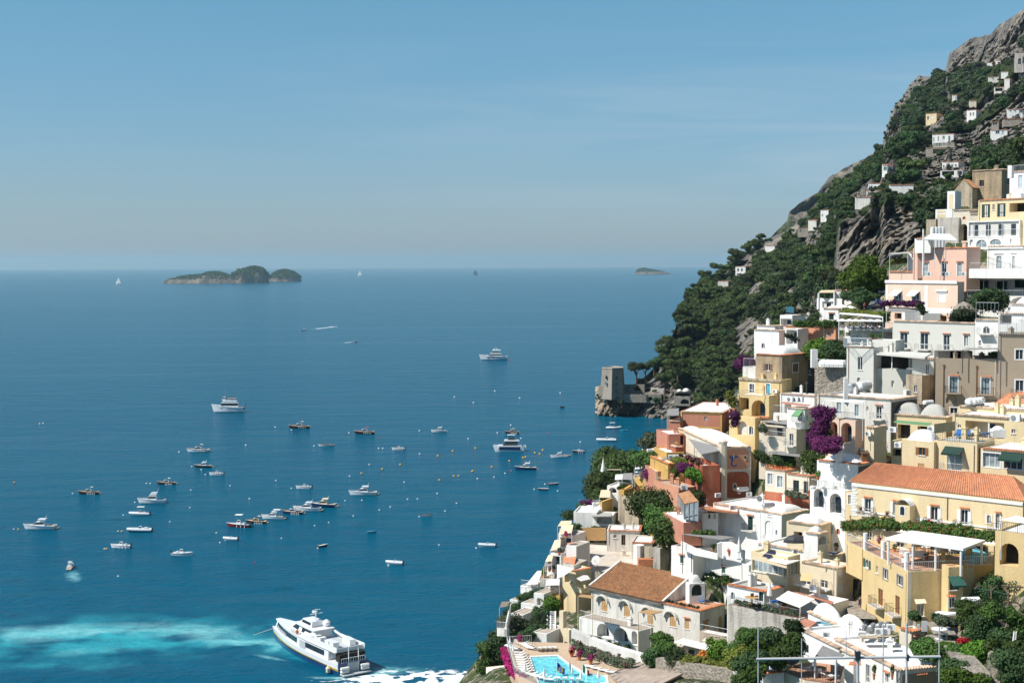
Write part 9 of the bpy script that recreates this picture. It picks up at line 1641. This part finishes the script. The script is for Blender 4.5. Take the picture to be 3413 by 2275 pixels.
BY=[(23,p)for p in((1320,725),(1500,688),(1657,649),(1985,573),(2115,531),(2311,507),(1998,783),(2124,748),(2165,747),(2288,703))]+[(24,p)for p in((527,1123),(682,1300),(850,1243),(978,1213),(1002,1207),(1092,1168),(1137,1178),(1167,1140),(496,1342))]+[(22,p)for p in((125,543),(160,952),(1063,968),(930,1120))]
BR=[(23,(390,1500)),(23,(1468,411)),(24,(1225,975)),(24,(1846,957)),(24,(864,1340)),(24,(857,284)),(22,(2220,1240))]
for k,ls,nm,g in(('bw',BW,'small white mooring buoy on the water','white mooring buoys'),('by',BY,'yellow mooring buoy on the water','yellow mooring buoys'),('br',BR,'small red buoy on the water','red buoys')):
 for F,(x,y)in ls:p=onz(*S(F,x,y));K.place(k,p,random.random()*6,max(.6,p.y/700)*(.85 if k!='bw' else 1),lb=nm,gp=g)
# -- ground under the town, from the feet of its houses
def town_ground():
 pts=np.array(TP);rs=np.random.RandomState(1)
 key={}
 for p in pts:
  k=(int(p[0]//4),int(p[1]//4));key.setdefault(k,[]).append(p)
 ctl=[np.array(v)[np.argmin(np.array(v)[:,2])]for v in key.values()]
 for px,py in((2190,1500),(2150,1440),(2050,1530),(2010,1600),(1990,1520),(1930,1660),(1880,1760),(1830,1850),(1760,1930),(1690,1990),(1640,2060),(1600,2130),(1580,2200),(1560,2275),(1540,2400)):
  w=onz(px-25,py);ctl.append(np.array([w.x,w.y,-6]))
 for px,py,Y in((3413,900,300),(3413,700,300),(3550,1000,260),(3600,1300,220),(3600,1700,150),(3600,2000,140),(3413,2300,120),(3000,2500,110),(2500,2500,120),(2200,2450,140)):p=P(px,py,Y);ctl.append(np.array([p.x,p.y,p.z-1]))
 C=np.array(ctl);n=len(C);print('ground control',n)
 d=np.sqrt(((C[:,None,:2]-C[None,:,:2])**2).sum(-1));A=np.zeros((n+3,n+3));A[:n,:n]=d+np.eye(n)*-1.5;A[:n,n]=1;A[:n,n+1:]=C[:,:2];A[n,:n]=1;A[n+1:,:n]=C[:,:2].T
 w=np.linalg.solve(A,np.concatenate([C[:,2],[0,0,0]]))
 x0,x1,y0,y1=-20,135,105,335;nx,ny=200,300;X,Y=np.meshgrid(np.linspace(x0,x1,nx),np.linspace(y0,y1,ny));G=np.stack([X.ravel(),Y.ravel()],1)
 Z=np.zeros(len(G))
 for i in range(0,len(G),4000):g=G[i:i+4000];dd=np.sqrt(((g[:,None]-C[None,:,:2])**2).sum(-1));Z[i:i+4000]=dd@w[:n]+w[n]+g@w[n+1:]
 Z=np.minimum(Z,100)
 dd=np.stack([G[:,0],G[:,1]],1);tx=dd[:,0]/dd[:,1]
 for a,b in SEG:
  if a[0]>b[0]:a,b=b,a
  px=W0/2+FPX*tx;w_=b[0]-a[0]
  t=np.clip((px-a[0])/max(w_,1),0,1);Yv=a[2]+(b[2]-a[2])*t;py=a[1]+(b[1]-a[1])*t+3
  sl_=math.tan(PITCH)+(py-H0/2)/FPX
  m=(px>a[0]-14)&(px<b[0]+14)&(G[:,1]<Yv+2.5);lim=EYE.z-sl_*np.minimum(G[:,1],Yv)*1.0-.9
  Z[m]=np.minimum(Z[m],lim[m])
 for A,zf in FOOT:
  cx=sum(a[0]for a in A)/len(A);cy=sum(a[1]for a in A)/len(A);E=[(a[0]+(a[0]-cx)*.03,a[1]+(a[1]-cy)*.03)for a in A]
  for i in np.nonzero((G[:,0]>min(a[0]for a in E))&(G[:,0]<max(a[0]for a in E))&(G[:,1]>min(a[1]for a in E))&(G[:,1]<max(a[1]for a in E)))[0]:
   if Z[i]>zf and inpoly(G[i,0],G[i,1],E):Z[i]=zf
 v=[]
 for(x,y),z in zip(G,Z):v.append((x,y,float(z)+noise.fractal(Vc((x,y,0))*.12,1,2,4)*.7))
 f=[(j*nx+i,j*nx+i+1,(j+1)*nx+i+1,(j+1)*nx+i)for j in range(ny-1)for i in range(nx-1)]
 me=bpy.data.meshes.new('hillside_ground');me.from_pydata(v,[],f);me.materials.append(landmat('town_ground',(0.30,0.27,0.23),(0.38,0.32,0.25),(0.035,0.06,0.02),(0.08,0.10,0.04),.15,fixed=.42));me.polygons.foreach_set('use_smooth',[True]*len(f));me.update()
 o=bpy.data.objects.new('hillside_ground',me);COL.objects.link(o);tag(o,kind='structure')
town_ground()
K.clean()
finish()
